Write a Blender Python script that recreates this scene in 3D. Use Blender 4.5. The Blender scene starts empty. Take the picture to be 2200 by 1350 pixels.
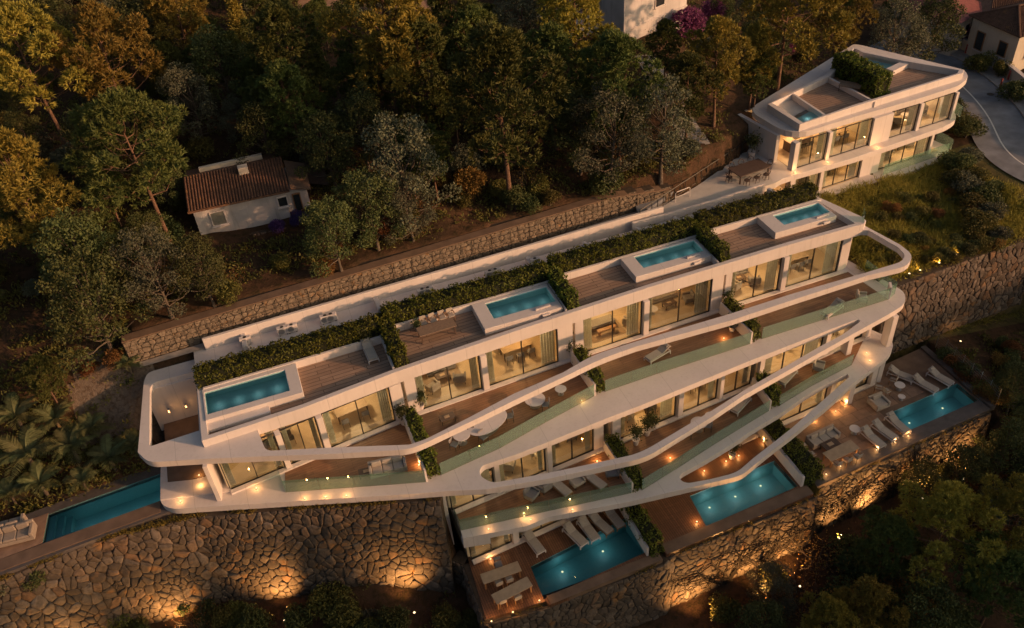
import bpy, bmesh, math, random
import numpy as np
from mathutils import Vector, Matrix
from mathutils.geometry import tessellate_polygon

SC = bpy.context.scene
COL = SC.collection
R0 = math.radians

# ------------------------------------------------------------------ camera
# the photograph is 2200 x 1350; lens and attitude were solved from the vanishing points of posts, pool edges and parapets
CAM_YAW, CAM_PITCH, CAM_ROLL, CAM_F = R0(16.96), R0(38.81), R0(5.13), 1854.0
CAM_POS = np.array([0.0, 0.0, 36.0])
_f = np.array([math.sin(CAM_YAW)*math.cos(CAM_PITCH), math.cos(CAM_YAW)*math.cos(CAM_PITCH), -math.sin(CAM_PITCH)])
_r = np.array([math.cos(CAM_YAW), -math.sin(CAM_YAW), 0.0])
_d = np.cross(_f, _r)
_c, _s = math.cos(CAM_ROLL), math.sin(CAM_ROLL)
CAM_R = np.array([_c*_r + _s*_d, -_s*_r + _c*_d, _f])
cam_data = bpy.data.cameras.new('camera')
cam = bpy.data.objects.new('camera', cam_data)
COL.objects.link(cam)
cam_data.sensor_width = 36.0
cam_data.lens = CAM_F/2200.0*36.0
cam_data.clip_start = 0.5
cam_data.clip_end = 2000.0
M = Matrix(((CAM_R[0][0], -CAM_R[1][0], -CAM_R[2][0], CAM_POS[0]),
            (CAM_R[0][1], -CAM_R[1][1], -CAM_R[2][1], CAM_POS[1]),
            (CAM_R[0][2], -CAM_R[1][2], -CAM_R[2][2], CAM_POS[2]),
            (0, 0, 0, 1)))
cam.matrix_world = M
SC.camera = cam

# ------------------------------------------------------------------ sky, sun, exposure
SUN_TO = Vector((0.80, -0.60, math.tan(R0(13.0)))).normalized()     # towards the low sun, right and in front
SUN_EL = math.asin(SUN_TO.z)
SUN_AZ = math.atan2(SUN_TO.x, SUN_TO.y)
world = bpy.data.worlds.new('World')
SC.world = world
world.use_nodes = True
wn = world.node_tree
bg = wn.nodes['Background']
sky = wn.nodes.new('ShaderNodeTexSky')
sky.sky_type = 'NISHITA'
sky.sun_disc = False
sky.sun_elevation = SUN_EL
sky.sun_rotation = SUN_AZ
sky.air_density = 1.0
sky.dust_density = 6.0
sky.ozone_density = 0.4
wn.links.new(sky.outputs['Color'], bg.inputs['Color'])
bg.inputs['Strength'].default_value = 0.108
sun_d = bpy.data.lights.new('sun', 'SUN')
sun_d.energy = 3.9
sun_d.angle = R0(1.2)
sun_d.color = (1.0, 0.52, 0.26)
sun = bpy.data.objects.new('sun', sun_d)
COL.objects.link(sun)
sun.rotation_euler = (-SUN_TO).to_track_quat('-Z', 'Y').to_euler()
sun.location = (60, -40, 60)
SC.view_settings.view_transform = 'Standard'
SC.view_settings.look = 'None'
SC.view_settings.gamma = 1.0
SC.view_settings.use_curve_mapping = False
SC.view_settings.exposure = 0.0
SC.cycles.use_denoising = True
SC.cycles.max_bounces = 8
SC.cycles.diffuse_bounces = 3
SC.cycles.glossy_bounces = 3
SC.cycles.transmission_bounces = 4
SC.cycles.transparent_max_bounces = 12
SC.cycles.caustics_reflective = False
SC.cycles.caustics_refractive = False
SC.cycles.sample_clamp_indirect = 3.0

# ------------------------------------------------------------------ pixel helpers (a pixel gives a direction; a plane gives the distance)
def ray(px, py):
    return CAM_R.T @ np.array([(px-1100)/CAM_F, (py-675)/CAM_F, 1.0])
def P(px, py, z):
    d = ray(px, py); t = (z-CAM_POS[2])/d[2]
    p = CAM_POS + d*t
    return (float(p[0]), float(p[1]))
def P3(px, py, z):
    return (*P(px, py, z), z)
def PY(px, py, y):
    d = ray(px, py); p = CAM_POS + d*(y/d[1])
    return (float(p[0]), float(p[1]), float(p[2]))
def PL(pts, z):
    return [P(a, b, z) for a, b in pts]

# ------------------------------------------------------------------ mesh helpers
class MB:
    def __init__(self): self.v = []; self.f = []
    def add(self, vs, fs):
        n = len(self.v); self.v += [tuple(map(float, a)) for a in vs]; self.f += [tuple(i+n for i in f) for f in fs]; return self
    def box(self, x0, x1, y0, y1, z0, z1):
        return self.add([(x0,y0,z0),(x1,y0,z0),(x1,y1,z0),(x0,y1,z0),(x0,y0,z1),(x1,y0,z1),(x1,y1,z1),(x0,y1,z1)],
                        [(3,2,1,0),(4,5,6,7),(0,1,5,4),(1,2,6,5),(2,3,7,6),(3,0,4,7)])
    def wall(self, a, b, w, z0, z1, side=0.0):
        """box along a->b (plan), width w; side -1/0/1 puts it right / centred / left of the line"""
        a = np.array(a[:2], float); b = np.array(b[:2], float); d = b-a; d /= np.hypot(*d); n = np.array([-d[1], d[0]])
        o0 = n*(w*(side-1)/2); o1 = n*(w*(side+1)/2)
        q = [a+o0, b+o0, b+o1, a+o1]
        return self.add([(*p, z0) for p in q]+[(*p, z1) for p in q], [(3,2,1,0),(4,5,6,7),(0,1,5,4),(1,2,6,5),(2,3,7,6),(3,0,4,7)])
    def prism(self, poly, z0, z1, holes=(), top=True, bottom=True):
        loops = [orient(list(poly), True)] + [orient(list(h), False) for h in holes]
        flat = [p for l in loops for p in l]; n = len(flat)
        tris = tessellate_polygon([[Vector((p[0], p[1], 0)) for p in l] for l in loops])
        vs = [(p[0], p[1], z0) for p in flat]+[(p[0], p[1], z1) for p in flat]
        fs = []
        for t in tris:
            a, b, c = [flat[i] for i in t]
            cr = (b[0]-a[0])*(c[1]-a[1])-(b[1]-a[1])*(c[0]-a[0])
            if abs(cr) < 1e-9: continue
            if cr < 0: t = (t[0], t[2], t[1])
            if top: fs.append(tuple(i+n for i in t))
            if bottom: fs.append((t[0], t[2], t[1]))
        k = 0
        for l in loops:
            m = len(l)
            for i in range(m):
                j = (i+1) % m; fs.append((k+i, k+j, k+j+n, k+i+n))
            k += m
        return self.add(vs, fs)
    def tube(self, pts, rad, n=6, cap=True):
        pts = [Vector(p) for p in pts]; rad = [rad]*len(pts) if isinstance(rad, (int, float)) else rad
        vs = []; fs = []
        for i, p in enumerate(pts):
            d = (pts[min(i+1, len(pts)-1)]-pts[max(i-1, 0)]).normalized()
            u = d.orthogonal().normalized() if abs(d.z) > .9 else d.cross(Vector((0,0,1))).normalized(); w = d.cross(u)
            for k in range(n):
                a = 2*math.pi*k/n; vs.append(p+(u*math.cos(a)+w*math.sin(a))*rad[i])
        for i in range(len(pts)-1):
            for k in range(n):
                j = (k+1) % n; fs.append((i*n+k, i*n+j, (i+1)*n+j, (i+1)*n+k))
        if cap: fs += [tuple(range(n)), tuple(range((len(pts)-1)*n, len(pts)*n))[::-1]]
        return self.add(vs, fs)
    def cyl(self, x, y, z0, z1, r, n=16, r1=None):
        return self.tube([(x,y,z0),(x,y,z1)], [r, r if r1 is None else r1], n)
    def lathe(self, prof, n=16, c=(0,0,0)):
        vs = []; fs = []
        for r, z in prof:
            for k in range(n):
                a = 2*math.pi*k/n; vs.append((c[0]+r*math.cos(a), c[1]+r*math.sin(a), c[2]+z))
        for i in range(len(prof)-1):
            for k in range(n):
                j = (k+1) % n; fs.append((i*n+k, i*n+j, (i+1)*n+j, (i+1)*n+k))
        return self.add(vs, fs)
    def rbox(self, x0, x1, y0, y1, z0, z1, b=.04):
        """box with chamfered edges (cushions, mattresses)"""
        vs = []; 
        for z, i in ((z0, b), (z0+b, 0), (z1-b, 0), (z1, b)):
            xa, xb, ya, yb = x0+i, x1-i, y0+i, y1-i; c = b*.8
            vs += [(xa+c,ya,z),(xb-c,ya,z),(xb,ya+c,z),(xb,yb-c,z),(xb-c,yb,z),(xa+c,yb,z),(xa,yb-c,z),(xa,ya+c,z)]
        fs = [tuple(range(8))[::-1], tuple(range(24, 32))]
        for r in range(3):
            for k in range(8):
                j = (k+1) % 8; fs.append((r*8+k, r*8+j, r*8+8+j, r*8+8+k))
        return self.add(vs, fs)
    def mesh(self, name, smooth=False):
        me = bpy.data.meshes.new(name); me.from_pydata(self.v, [], self.f)
        if smooth: me.shade_smooth()
        me.update(); return me

def orient(l, ccw):
    a = sum(l[i][0]*l[(i+1) % len(l)][1]-l[(i+1) % len(l)][0]*l[i][1] for i in range(len(l)))
    return l if (a > 0) == ccw else l[::-1]

def fillet(pts, rads, n=6):
    """round the corners of a closed plan polygon"""
    out = []; m = len(pts)
    for i in range(m):
        p = np.array(pts[i]); r = rads[i] if isinstance(rads, (list, tuple)) else rads
        if r <= 0: out.append(tuple(p)); continue
        a = np.array(pts[i-1])-p; b = np.array(pts[(i+1) % m])-p
        la, lb = np.hypot(*a), np.hypot(*b); t = min(r, la*.48, lb*.48)
        pa, pb = p+a/la*t, p+b/lb*t
        for k in range(n+1):
            u = k/n; q = (1-u)**2*pa+2*u*(1-u)*p+u*u*pb; out.append((float(q[0]), float(q[1])))
    return out

def mesh_np(name, v, f, smooth=False):
    v = np.ascontiguousarray(v, np.float32); f = np.ascontiguousarray(f, np.int32); k = f.shape[1]
    me = bpy.data.meshes.new(name)
    me.vertices.add(len(v)); me.vertices.foreach_set('co', v.ravel())
    me.loops.add(f.size); me.loops.foreach_set('vertex_index', f.ravel())
    me.polygons.add(len(f)); me.polygons.foreach_set('loop_start', np.arange(0, f.size, k, dtype=np.int32))
    me.polygons.foreach_set('loop_total', np.full(len(f), k, np.int32))
    me.update(calc_edges=True); me.validate()
    if smooth: me.shade_smooth()
    return me

def ob(name, me, mat=None, parent=None, loc=None, rotz=0.0, scale=None, bevel=0.0, **props):
    if isinstance(me, MB): me = me.mesh(name)
    if mat is not None and me is not None and len(me.materials) == 0: me.materials.append(mat)
    o = bpy.data.objects.new(name, me); COL.objects.link(o)
    if parent is not None: o.parent = parent
    if loc is not None: o.location = loc
    if rotz: o.rotation_euler = (0, 0, rotz)
    if scale is not None: o.scale = (scale,)*3 if isinstance(scale, (int, float)) else scale
    if bevel:
        b = o.modifiers.new('edge', 'BEVEL'); b.width = bevel; b.segments = 2; b.limit_method = 'ANGLE'; b.angle_limit = R0(40)
    for k, w in props.items():
        if w is not None: o[{'cat': 'category'}.get(k, k)] = w
    return o

def empty(name, loc=(0,0,0), rotz=0.0, scale=None, **props):
    o = ob(name, None, None, None, loc, rotz, scale, **props); o.empty_display_size = .3; return o

class Proto:
    """a thing built once from named parts; put() makes an individual of it, with its own part objects on shared meshes"""
    def __init__(self): self.parts = []
    def part(self, name, mb, mat, parent=None, smooth=False):
        me = mb.mesh(name, smooth) if isinstance(mb, MB) else mb
        if len(me.materials) == 0: me.materials.append(mat)
        self.parts.append((name, me, parent)); return len(self.parts)-1
    def put(self, name, loc, rotz, label, cat, group=None, scale=None, tilt=None):
        e = empty(name, loc, rotz, scale, label=label, cat=cat, group=group)
        if tilt: e.rotation_euler = (tilt[0], tilt[1], rotz)
        made = []
        for n, me, pi in self.parts:
            made.append(ob(n, me, None, e if pi is None else made[pi]))
        return e

def light(name, kind, loc, energy, color, size=.1, parent=None, spot=None, to=None, blend=.6):
    d = bpy.data.lights.new(name, kind); d.energy = energy; d.color = color
    if kind == 'AREA': d.size = size
    else: d.shadow_soft_size = size
    if kind == 'SPOT': d.spot_size = spot; d.spot_blend = blend
    o = bpy.data.objects.new(name, d); COL.objects.link(o); o.location = loc
    if to is not None: o.rotation_euler = (Vector(to)-Vector(loc)).to_track_quat('-Z', 'Y').to_euler()
    if parent is not None: o.parent = parent
    return o
WARM = (1.0, .56, .24)
AMBER = (1.0, .47, .14)
# ------------------------------------------------------------------ materials
def nmat(name):
    m = bpy.data.materials.new(name); m.use_nodes = True
    nt = m.node_tree; b = nt.nodes['Principled BSDF']; return m, nt, b
def N(nt, t, **kw):
    n = nt.nodes.new(t)
    for k, v in kw.items():
        if k in n.inputs: n.inputs[k].default_value = v
        else: setattr(n, k, v)
    return n
def mixc(nt, fac, a, b, blend='MIX'):
    n = nt.nodes.new('ShaderNodeMix'); n.data_type = 'RGBA'; n.blend_type = blend
    for i, v in ((0, fac), (6, a), (7, b)):
        if isinstance(v, (int, float)): n.inputs[i].default_value = v
        elif isinstance(v, tuple): n.inputs[i].default_value = (*v, 1)
        else: nt.links.new(v, n.inputs[i])
    return n.outputs[2]
def ramp(nt, fac, *stops):
    n = nt.nodes.new('ShaderNodeValToRGB'); e = n.color_ramp.elements
    while len(e) < len(stops): e.new(.5)
    for el, (p, c) in zip(e, stops):
        el.position = p; el.color = (*c, 1) if isinstance(c, tuple) else (c, c, c, 1)
    nt.links.new(fac, n.inputs[0]); return n.outputs[0]
def coords(nt, kind='Object', scale=None, rot=None):
    tc = nt.nodes.new('ShaderNodeTexCoord'); out = tc.outputs[kind]
    if scale is not None or rot is not None:
        mp = nt.nodes.new('ShaderNodeMapping')
        if scale is not None: mp.inputs['Scale'].default_value = scale if isinstance(scale, tuple) else (scale,)*3
        if rot is not None: mp.inputs['Rotation'].default_value = rot
        nt.links.new(out, mp.inputs[0]); out = mp.outputs[0]
    return out
def wpos(nt, scale=None, rot=None):
    g = nt.nodes.new('ShaderNodeNewGeometry'); mp = nt.nodes.new('ShaderNodeMapping')
    if scale is not None: mp.inputs['Scale'].default_value = scale if isinstance(scale, tuple) else (scale,)*3
    if rot is not None: mp.inputs['Rotation'].default_value = rot
    nt.links.new(g.outputs['Position'], mp.inputs[0]); return mp.outputs[0]
def noise(nt, vec, scale, detail=4.0, rough=.55, dist=0.0):
    n = nt.nodes.new('ShaderNodeTexNoise'); n.inputs['Scale'].default_value = scale; n.inputs['Detail'].default_value = detail
    n.inputs['Roughness'].default_value = rough; n.inputs['Distortion'].default_value = dist
    nt.links.new(vec, n.inputs['Vector']); return n.outputs['Fac']
def bump(nt, b, h, strength=.3, dist=.02):
    n = nt.nodes.new('ShaderNodeBump'); n.inputs['Strength'].default_value = strength; n.inputs['Distance'].default_value = dist
    nt.links.new(h, n.inputs['Height']); nt.links.new(n.outputs[0], b.inputs['Normal'])
def orand(nt):
    return nt.nodes.new('ShaderNodeObjectInfo').outputs['Random']

def m_plain(name, col, rough=.6, metal=0.0, var=.12, nscale=6.0, bmp=.0, spec=.4):
    m, nt, b = nmat(name); w = wpos(nt)
    nz = noise(nt, w, nscale)
    c = mixc(nt, ramp(nt, nz, (.3, 0.0), (.75, 1.0)), tuple(x*(1-var) for x in col), tuple(min(1, x*(1+var)) for x in col))
    nt.links.new(c, b.inputs['Base Color']); b.inputs['Roughness'].default_value = rough; b.inputs['Metallic'].default_value = metal
    b.inputs['Specular IOR Level'].default_value = spec
    if bmp: bump(nt, b, noise(nt, w, nscale*6), bmp, .01)
    return m
def m_render(name, col, stain=.12, joints=False):
    """smooth painted render: faint trowel mottling, rain streaks, a little grime"""
    m, nt, b = nmat(name)
    big = noise(nt, wpos(nt), .6, 5); fine = noise(nt, wpos(nt), 14, 4)
    strk = noise(nt, wpos(nt, (3.0, 3.0, .25)), 1.6, 4, .6)
    c = mixc(nt, ramp(nt, big, (.35, 0.0), (.7, 1.0)), tuple(x*(1-stain*.5) for x in col), col)
    c = mixc(nt, ramp(nt, strk, (.52, 0.0), (.8, .5)), c, tuple(x*(1-stain*1.6) for x in (col[0], col[1]*.98, col[2]*.94)))
    if joints:                                   # movement joints every three metres or so
        sx = nt.nodes.new('ShaderNodeSeparateXYZ'); nt.links.new(wpos(nt, (1/3.05, 1, 1)), sx.inputs[0])
        fr = N(nt, 'ShaderNodeMath', operation='FRACT'); nt.links.new(sx.outputs[0], fr.inputs[0])
        lt = N(nt, 'ShaderNodeMath', operation='LESS_THAN'); nt.links.new(fr.outputs[0], lt.inputs[0]); lt.inputs[1].default_value = .010
        ml = N(nt, 'ShaderNodeMath', operation='MULTIPLY'); nt.links.new(lt.outputs[0], ml.inputs[0]); ml.inputs[1].default_value = .45
        c = mixc(nt, ml.outputs[0], c, tuple(x*.45 for x in col))
    nt.links.new(c, b.inputs['Base Color']); b.inputs['Roughness'].default_value = .55
    b.inputs['Specular IOR Level'].default_value = .3
    bump(nt, b, fine, .12, .01); return m
def m_boards(name, cols, width=.14, ang=0.0, rough=.5, gap=.5, length=2.4):
    """boards with joints: colour changes board to board, long grain, dark gaps"""
    m, nt, b = nmat(name); v = wpos(nt, None, (0, 0, ang))
    br = nt.nodes.new('ShaderNodeTexBrick'); br.offset = .37; br.squash = 1.0
    for k, w in (('Scale', 1.0), ('Mortar Size', .006*gap*2), ('Mortar Smooth', .2), ('Bias', 0.0), ('Brick Width', length), ('Row Height', width)): br.inputs[k].default_value = w
    br.inputs['Color1'].default_value = (0,0,0,1); br.inputs['Color2'].default_value = (1,1,1,1); br.inputs['Mortar'].default_value = (.5,.5,.5,1)
    nt.links.new(v, br.inputs['Vector'])
    gr = noise(nt, wpos(nt, (.6, 9.0, 1.0), (0, 0, ang)), 2.2, 6, .65, .4)
    c = mixc(nt, br.outputs['Color'], cols[0], cols[1])
    c = mixc(nt, ramp(nt, gr, (.3, 0.0), (.72, .8)), c, cols[2])
    wear = noise(nt, wpos(nt), .5, 4); c = mixc(nt, ramp(nt, wear, (.45, 0.0), (.75, .45)), c, tuple(x*.62 for x in cols[0]))
    c = mixc(nt, br.outputs['Fac'], c, tuple(x*.25 for x in cols[0]))
    nt.links.new(c, b.inputs['Base Color']); b.inputs['Roughness'].default_value = rough; b.inputs['Specular IOR Level'].default_value = .35
    inv = N(nt, 'ShaderNodeMath', operation='SUBTRACT'); inv.inputs[0].default_value = 1; nt.links.new(br.outputs['Fac'], inv.inputs[1])
    bump(nt, b, inv.outputs[0], .5, .01); return m
def m_leaf(name, c1, c2, trans=.35, rough=.6):
    """leaf faces: diffuse with light coming through; tint drifts from plant to plant and clump to clump"""
    m = bpy.data.materials.new(name); m.use_nodes = True; nt = m.node_tree; nt.nodes.clear()
    out = nt.nodes.new('ShaderNodeOutputMaterial')
    n1 = noise(nt, wpos(nt), .9, 3); n2 = noise(nt, wpos(nt), 6.0, 2)
    c = mixc(nt, ramp(nt, n1, (.35, 0.0), (.65, 1.0)), c1, c2)
    c = mixc(nt, ramp(nt, n2, (.3, 0.0), (.7, .55)), c, tuple(x*1.5 for x in c2))
    hv = nt.nodes.new('ShaderNodeHueSaturation'); r = orand(nt)
    mr = N(nt, 'ShaderNodeMapRange'); mr.inputs['To Min'].default_value = .475; mr.inputs['To Max'].default_value = .525; nt.links.new(r, mr.inputs[0]); nt.links.new(mr.outputs[0], hv.inputs['Hue'])
    mr2 = N(nt, 'ShaderNodeMapRange'); mr2.inputs['To Min'].default_value = .7; mr2.inputs['To Max'].default_value = 1.25; nt.links.new(r, mr2.inputs[0]); nt.links.new(mr2.outputs[0], hv.inputs['Value'])
    nt.links.new(c, hv.inputs['Color']); c = hv.outputs[0]
    d = nt.nodes.new('ShaderNodeBsdfPrincipled'); d.inputs['Roughness'].default_value = rough; d.inputs['Specular IOR Level'].default_value = .2
    t = nt.nodes.new('ShaderNodeBsdfTranslucent'); nt.links.new(c, d.inputs['Base Color']); nt.links.new(c, t.inputs['Color'])
    mx = nt.nodes.new('ShaderNodeMixShader'); mx.inputs[0].default_value = trans
    nt.links.new(d.outputs[0], mx.inputs[1]); nt.links.new(t.outputs[0], mx.inputs[2]); nt.links.new(mx.outputs[0], out.inputs[0]); return m
def m_glass(name, tint=(1,1,1), refl=1.0, rough=0.0, veil=0.0, veilcol=(.5,.6,.55)):
    """thin pane: straight-through light times a tint, plus mirror reflection by Fresnel, plus an optional film"""
    m = bpy.data.materials.new(name); m.use_nodes = True; nt = m.node_tree; nt.nodes.clear()
    out = nt.nodes.new('ShaderNodeOutputMaterial')
    tr = nt.nodes.new('ShaderNodeBsdfTransparent'); tr.inputs[0].default_value = (*tint, 1)
    gl = nt.nodes.new('ShaderNodeBsdfGlossy'); gl.inputs['Roughness'].default_value = rough; gl.inputs['Color'].default_value = (refl, refl, refl, 1)
    lw = nt.nodes.new('ShaderNodeLayerWeight'); lw.inputs[0].default_value = .5
    pw = N(nt, 'ShaderNodeMath', operation='POWER'); nt.links.new(lw.outputs['Facing'], pw.inputs[0]); pw.inputs[1].default_value = 4.0
    ma = N(nt, 'ShaderNodeMath', operation='MULTIPLY_ADD'); nt.links.new(pw.outputs[0], ma.inputs[0]); ma.inputs[1].default_value = .8; ma.inputs[2].default_value = .075
    mx = nt.nodes.new('ShaderNodeMixShader'); nt.links.new(ma.outputs[0], mx.inputs[0])
    base = tr.outputs[0]
    if veil:
        df = nt.nodes.new('ShaderNodeBsdfDiffuse'); df.inputs[0].default_value = (*veilcol, 1)
        mv = nt.nodes.new('ShaderNodeMixShader'); mv.inputs[0].default_value = veil
        nt.links.new(tr.outputs[0], mv.inputs[1]); nt.links.new(df.outputs[0], mv.inputs[2]); base = mv.outputs[0]
    nt.links.new(base, mx.inputs[1]); nt.links.new(gl.outputs[0], mx.inputs[2]); nt.links.new(mx.outputs[0], out.inputs[0]); return m
def m_water(name, tint):
    m = bpy.data.materials.new(name); m.use_nodes = True; nt = m.node_tree; nt.nodes.clear()
    out = nt.nodes.new('ShaderNodeOutputMaterial')
    tr = nt.nodes.new('ShaderNodeBsdfTransparent'); tr.inputs[0].default_value = (*tint, 1)
    gl = nt.nodes.new('ShaderNodeBsdfGlossy'); gl.inputs['Roughness'].default_value = .02
    fr = nt.nodes.new('ShaderNodeFresnel'); fr.inputs[0].default_value = 1.33
    bp = nt.nodes.new('ShaderNodeBump'); bp.inputs['Strength'].default_value = .12; bp.inputs['Distance'].default_value = .05
    nt.links.new(noise(nt, wpos(nt), 2.3, 3, .5, .6), bp.inputs['Height'])
    for x in (gl, fr): nt.links.new(bp.outputs[0], x.inputs['Normal'])
    mx = nt.nodes.new('ShaderNodeMixShader'); nt.links.new(fr.outputs[0], mx.inputs[0])
    nt.links.new(tr.outputs[0], mx.inputs[1]); nt.links.new(gl.outputs[0], mx.inputs[2]); nt.links.new(mx.outputs[0], out.inputs[0]); return m
def m_emit(name, col, s):
    m = bpy.data.materials.new(name); m.use_nodes = True; nt = m.node_tree; nt.nodes.clear()
    out = nt.nodes.new('ShaderNodeOutputMaterial'); e = nt.nodes.new('ShaderNodeEmission')
    e.inputs[0].default_value = (*col, 1); e.inputs[1].default_value = s; nt.links.new(e.outputs[0], out.inputs[0]); return m
def m_stone(name, cols, scale=3.0, bmp=.6):
    """quarried stone: each stone its own tint, veins, pits and lichen"""
    m, nt, b = nmat(name); w = wpos(nt); r = orand(nt)
    c = ramp(nt, r, (0.0, cols[0]), (.4, cols[1]), (.75, cols[2]), (1.0, cols[3]))
    n1 = noise(nt, w, scale, 6, .62, .3); n2 = noise(nt, w, scale*.35, 3); n3 = noise(nt, w, scale*5, 4)
    c = mixc(nt, ramp(nt, n1, (.32, .75), (.6, 0.0)), c, tuple(x*.42 for x in cols[1]))
    c = mixc(nt, ramp(nt, n2, (.6, 0.0), (.72, .55)), c, (.30, .15, .05))
    c = mixc(nt, ramp(nt, n3, (.66, 0.0), (.74, .4)), c, (.42, .38, .33))
    nt.links.new(c, b.inputs['Base Color']); b.inputs['Roughness'].default_value = .85; b.inputs['Specular IOR Level'].default_value = .2
    bump(nt, b, n1, bmp, .06); return m
def m_ground(name, a, b_, c_, scale=1.0, bmp=.8):
    m, nt, b = nmat(name); w = wpos(nt)
    n1 = noise(nt, w, .25*scale, 6, .6); n2 = noise(nt, w, 2.0*scale, 6, .65); n3 = noise(nt, w, 11*scale, 4)
    c = mixc(nt, ramp(nt, n1, (.38, 0.0), (.62, 1.0)), a, b_)
    c = mixc(nt, ramp(nt, n2, (.45, 0.0), (.65, .9)), c, c_)
    c = mixc(nt, ramp(nt, n3, (.55, 0.0), (.75, .5)), c, tuple(x*2.0 for x in a))
    nt.links.new(c, b.inputs['Base Color']); b.inputs['Roughness'].default_value = .95; b.inputs['Specular IOR Level'].default_value = .1
    bump(nt, b, n2, bmp, .15); return m
def m_tile(name, a, b_, rough=.45, tile=.5):
    """pool lining: small mosaic, faint pattern"""
    m, nt, b = nmat(name); w = wpos(nt)
    ch = nt.nodes.new('ShaderNodeTexVoronoi'); ch.distance = 'CHEBYCHEV'; ch.inputs['Scale'].default_value = 1/tile*6; ch.inputs['Randomness'].default_value = .15; nt.links.new(w, ch.inputs['Vector'])
    c = mixc(nt, ch.outputs['Color'], a, b_); c = mixc(nt, noise(nt, w, .8, 3), c, a)
    nt.links.new(c, b.inputs['Base Color']); b.inputs['Roughness'].default_value = rough; return m

WHITE = m_render('white_render', (.69, .625, .60), .18, True)
WHITE2 = m_render('cream_render', (.62, .55, .46), .3)
OLDWHITE = m_render('old_limewash', (.62, .58, .58), .45)
SOFFIT = m_plain('soffit_paint', (.60, .55, .50), .7, 0, .05)
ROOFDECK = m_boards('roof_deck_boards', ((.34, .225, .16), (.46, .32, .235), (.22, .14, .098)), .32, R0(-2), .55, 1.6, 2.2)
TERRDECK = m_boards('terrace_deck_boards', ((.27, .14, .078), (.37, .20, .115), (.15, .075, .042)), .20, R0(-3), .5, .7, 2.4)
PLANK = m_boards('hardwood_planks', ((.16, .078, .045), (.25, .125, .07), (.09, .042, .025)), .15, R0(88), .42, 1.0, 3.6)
PAVE = m_plain('sandstone_tile', (.27, .17, .115), .6, 0, .22, 2.2, .25)
SCREED = m_plain('pale_screed', (.58, .54, .50), .5, 0, .10, 1.4, .1)
INFLOOR = m_plain('interior_floor', (.58, .45, .30), .45, 0, .10, .9)
INWALL = m_plain('interior_wall', (.58, .50, .38), .8, 0, .05, .7)
PANE = m_glass('window_glass', (.92, .95, .93), .95)
BALGLASS = m_glass('balustrade_glass', (.80, .94, .88), .9, 0.0, .17, (.36, .52, .43))
FRAME = m_plain('dark_aluminium', (.055, .05, .045), .4, .4, .1)
CURTAIN = m_leaf('sheer_curtain', (.46, .47, .42), (.40, .41, .37), .5)
METAL = m_plain('brushed_steel', (.4, .4, .4), .35, .8, .1)
WATER = m_water('pool_water', (.80, .95, .95))
WATERD = m_water('deep_pool_water', (.74, .90, .91))
POOLT = m_tile('turquoise_mosaic', (.27, .50, .48), (.33, .56, .54))
POOLD = m_tile('blue_mosaic', (.12, .34, .355), (.16, .40, .41))
DARKSTONE = m_plain('dark_basalt', (.10, .085, .08), .55, 0, .25, 2.0, .3)
BROWNCONC = m_plain('brown_concrete', (.17, .11, .075), .75, 0, .25, 1.2, .3)
SOIL = m_ground('woodland_soil', (.055, .034, .022), (.10, .055, .032), (.03, .024, .012))
GRASSY = m_ground('dry_grass_soil', (.10, .085, .03), (.13, .09, .045), (.05, .05, .016))
ASPHALT = m_plain('asphalt', (.19, .195, .215), .85, 0, .30, .7, .3)
PAVING = m_plain('concrete_paving', (.32, .29, .27), .85, 0, .18, 2.2, .3)
LINE = m_plain('road_paint', (.62, .60, .56), .7, 0, .15, 7.0)
MORTAR = m_plain('wall_core', (.062, .044, .031), .95, 0, .3, 3.0, .5)
STONEW = m_stone('fieldstone', ((.075, .058, .046), (.12, .096, .078), (.18, .148, .124), (.17, .10, .058)), 3.0, .9)
STONEG = m_stone('gabion_stone', ((.22, .17, .125), (.28, .22, .165), (.33, .27, .21), (.26, .18, .11)), 5.0)
TERRA = m_stone('terracotta_tile', ((.13, .075, .052), (.17, .092, .062), (.115, .068, .05), (.22, .125, .085)), 3.0, .3)
WOODL = m_plain('oiled_teak', (.30, .16, .075), .5, 0, .25, 7.0, .2)
WOODG = m_plain('weathered_teak', (.25, .17, .115), .6, 0, .2, 7.0, .2)
TABLETOP = m_plain('pale_wood_top', (.40, .29, .19), .55, 0, .14, 3.0)
DARKWOOD = m_plain('dark_wood', (.10, .065, .05), .55, 0, .2, 6.0)
CUSH = m_plain('linen_cushion', (.40, .35, .30), .95, 0, .08, 9.0, .2)
CUSHG = m_plain('grey_cushion', (.22, .21, .21), .95, 0, .1, 9.0, .2)
CUSHD = m_plain('dark_upholstery', (.07, .062, .058), .9, 0, .15, 9.0, .2)
RUG = m_plain('wool_rug', (.34, .25, .17), .98, 0, .14, 4.0, .2)
BARK = m_plain('pine_bark', (.15, .085, .055), .95, 0, .4, 5.0, .6)
VINEM = m_plain('vine_bark', (.030, .021, .015), .95, 0, .3, 6.0, .4)
BARKG = m_plain('grey_bark', (.11, .085, .065), .95, 0, .35, 5.0, .6)
L_PINE = m_leaf('pine_needles', (.060, .084, .028), (.105, .115, .030), .15)
L_PINEY = m_leaf('golden_pine_needles', (.15, .145, .034), (.27, .205, .040), .18)  # gold of sunlit crowns put into the leaf colour
L_OAK = m_leaf('oak_leaves', (.048, .068, .026), (.085, .092, .030), .15)
L_OLIVE = m_leaf('olive_leaves', (.075, .086, .055), (.115, .115, .072), .18)
L_HEDGE = m_leaf('hedge_leaves', (.075, .098, .014), (.13, .14, .022), .3, .5)
L_BUSH = m_leaf('bush_leaves', (.065, .076, .022), (.12, .105, .028), .2)
L_DRY = m_leaf('dry_leaves', (.16, .075, .026), (.22, .12, .04))
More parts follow.
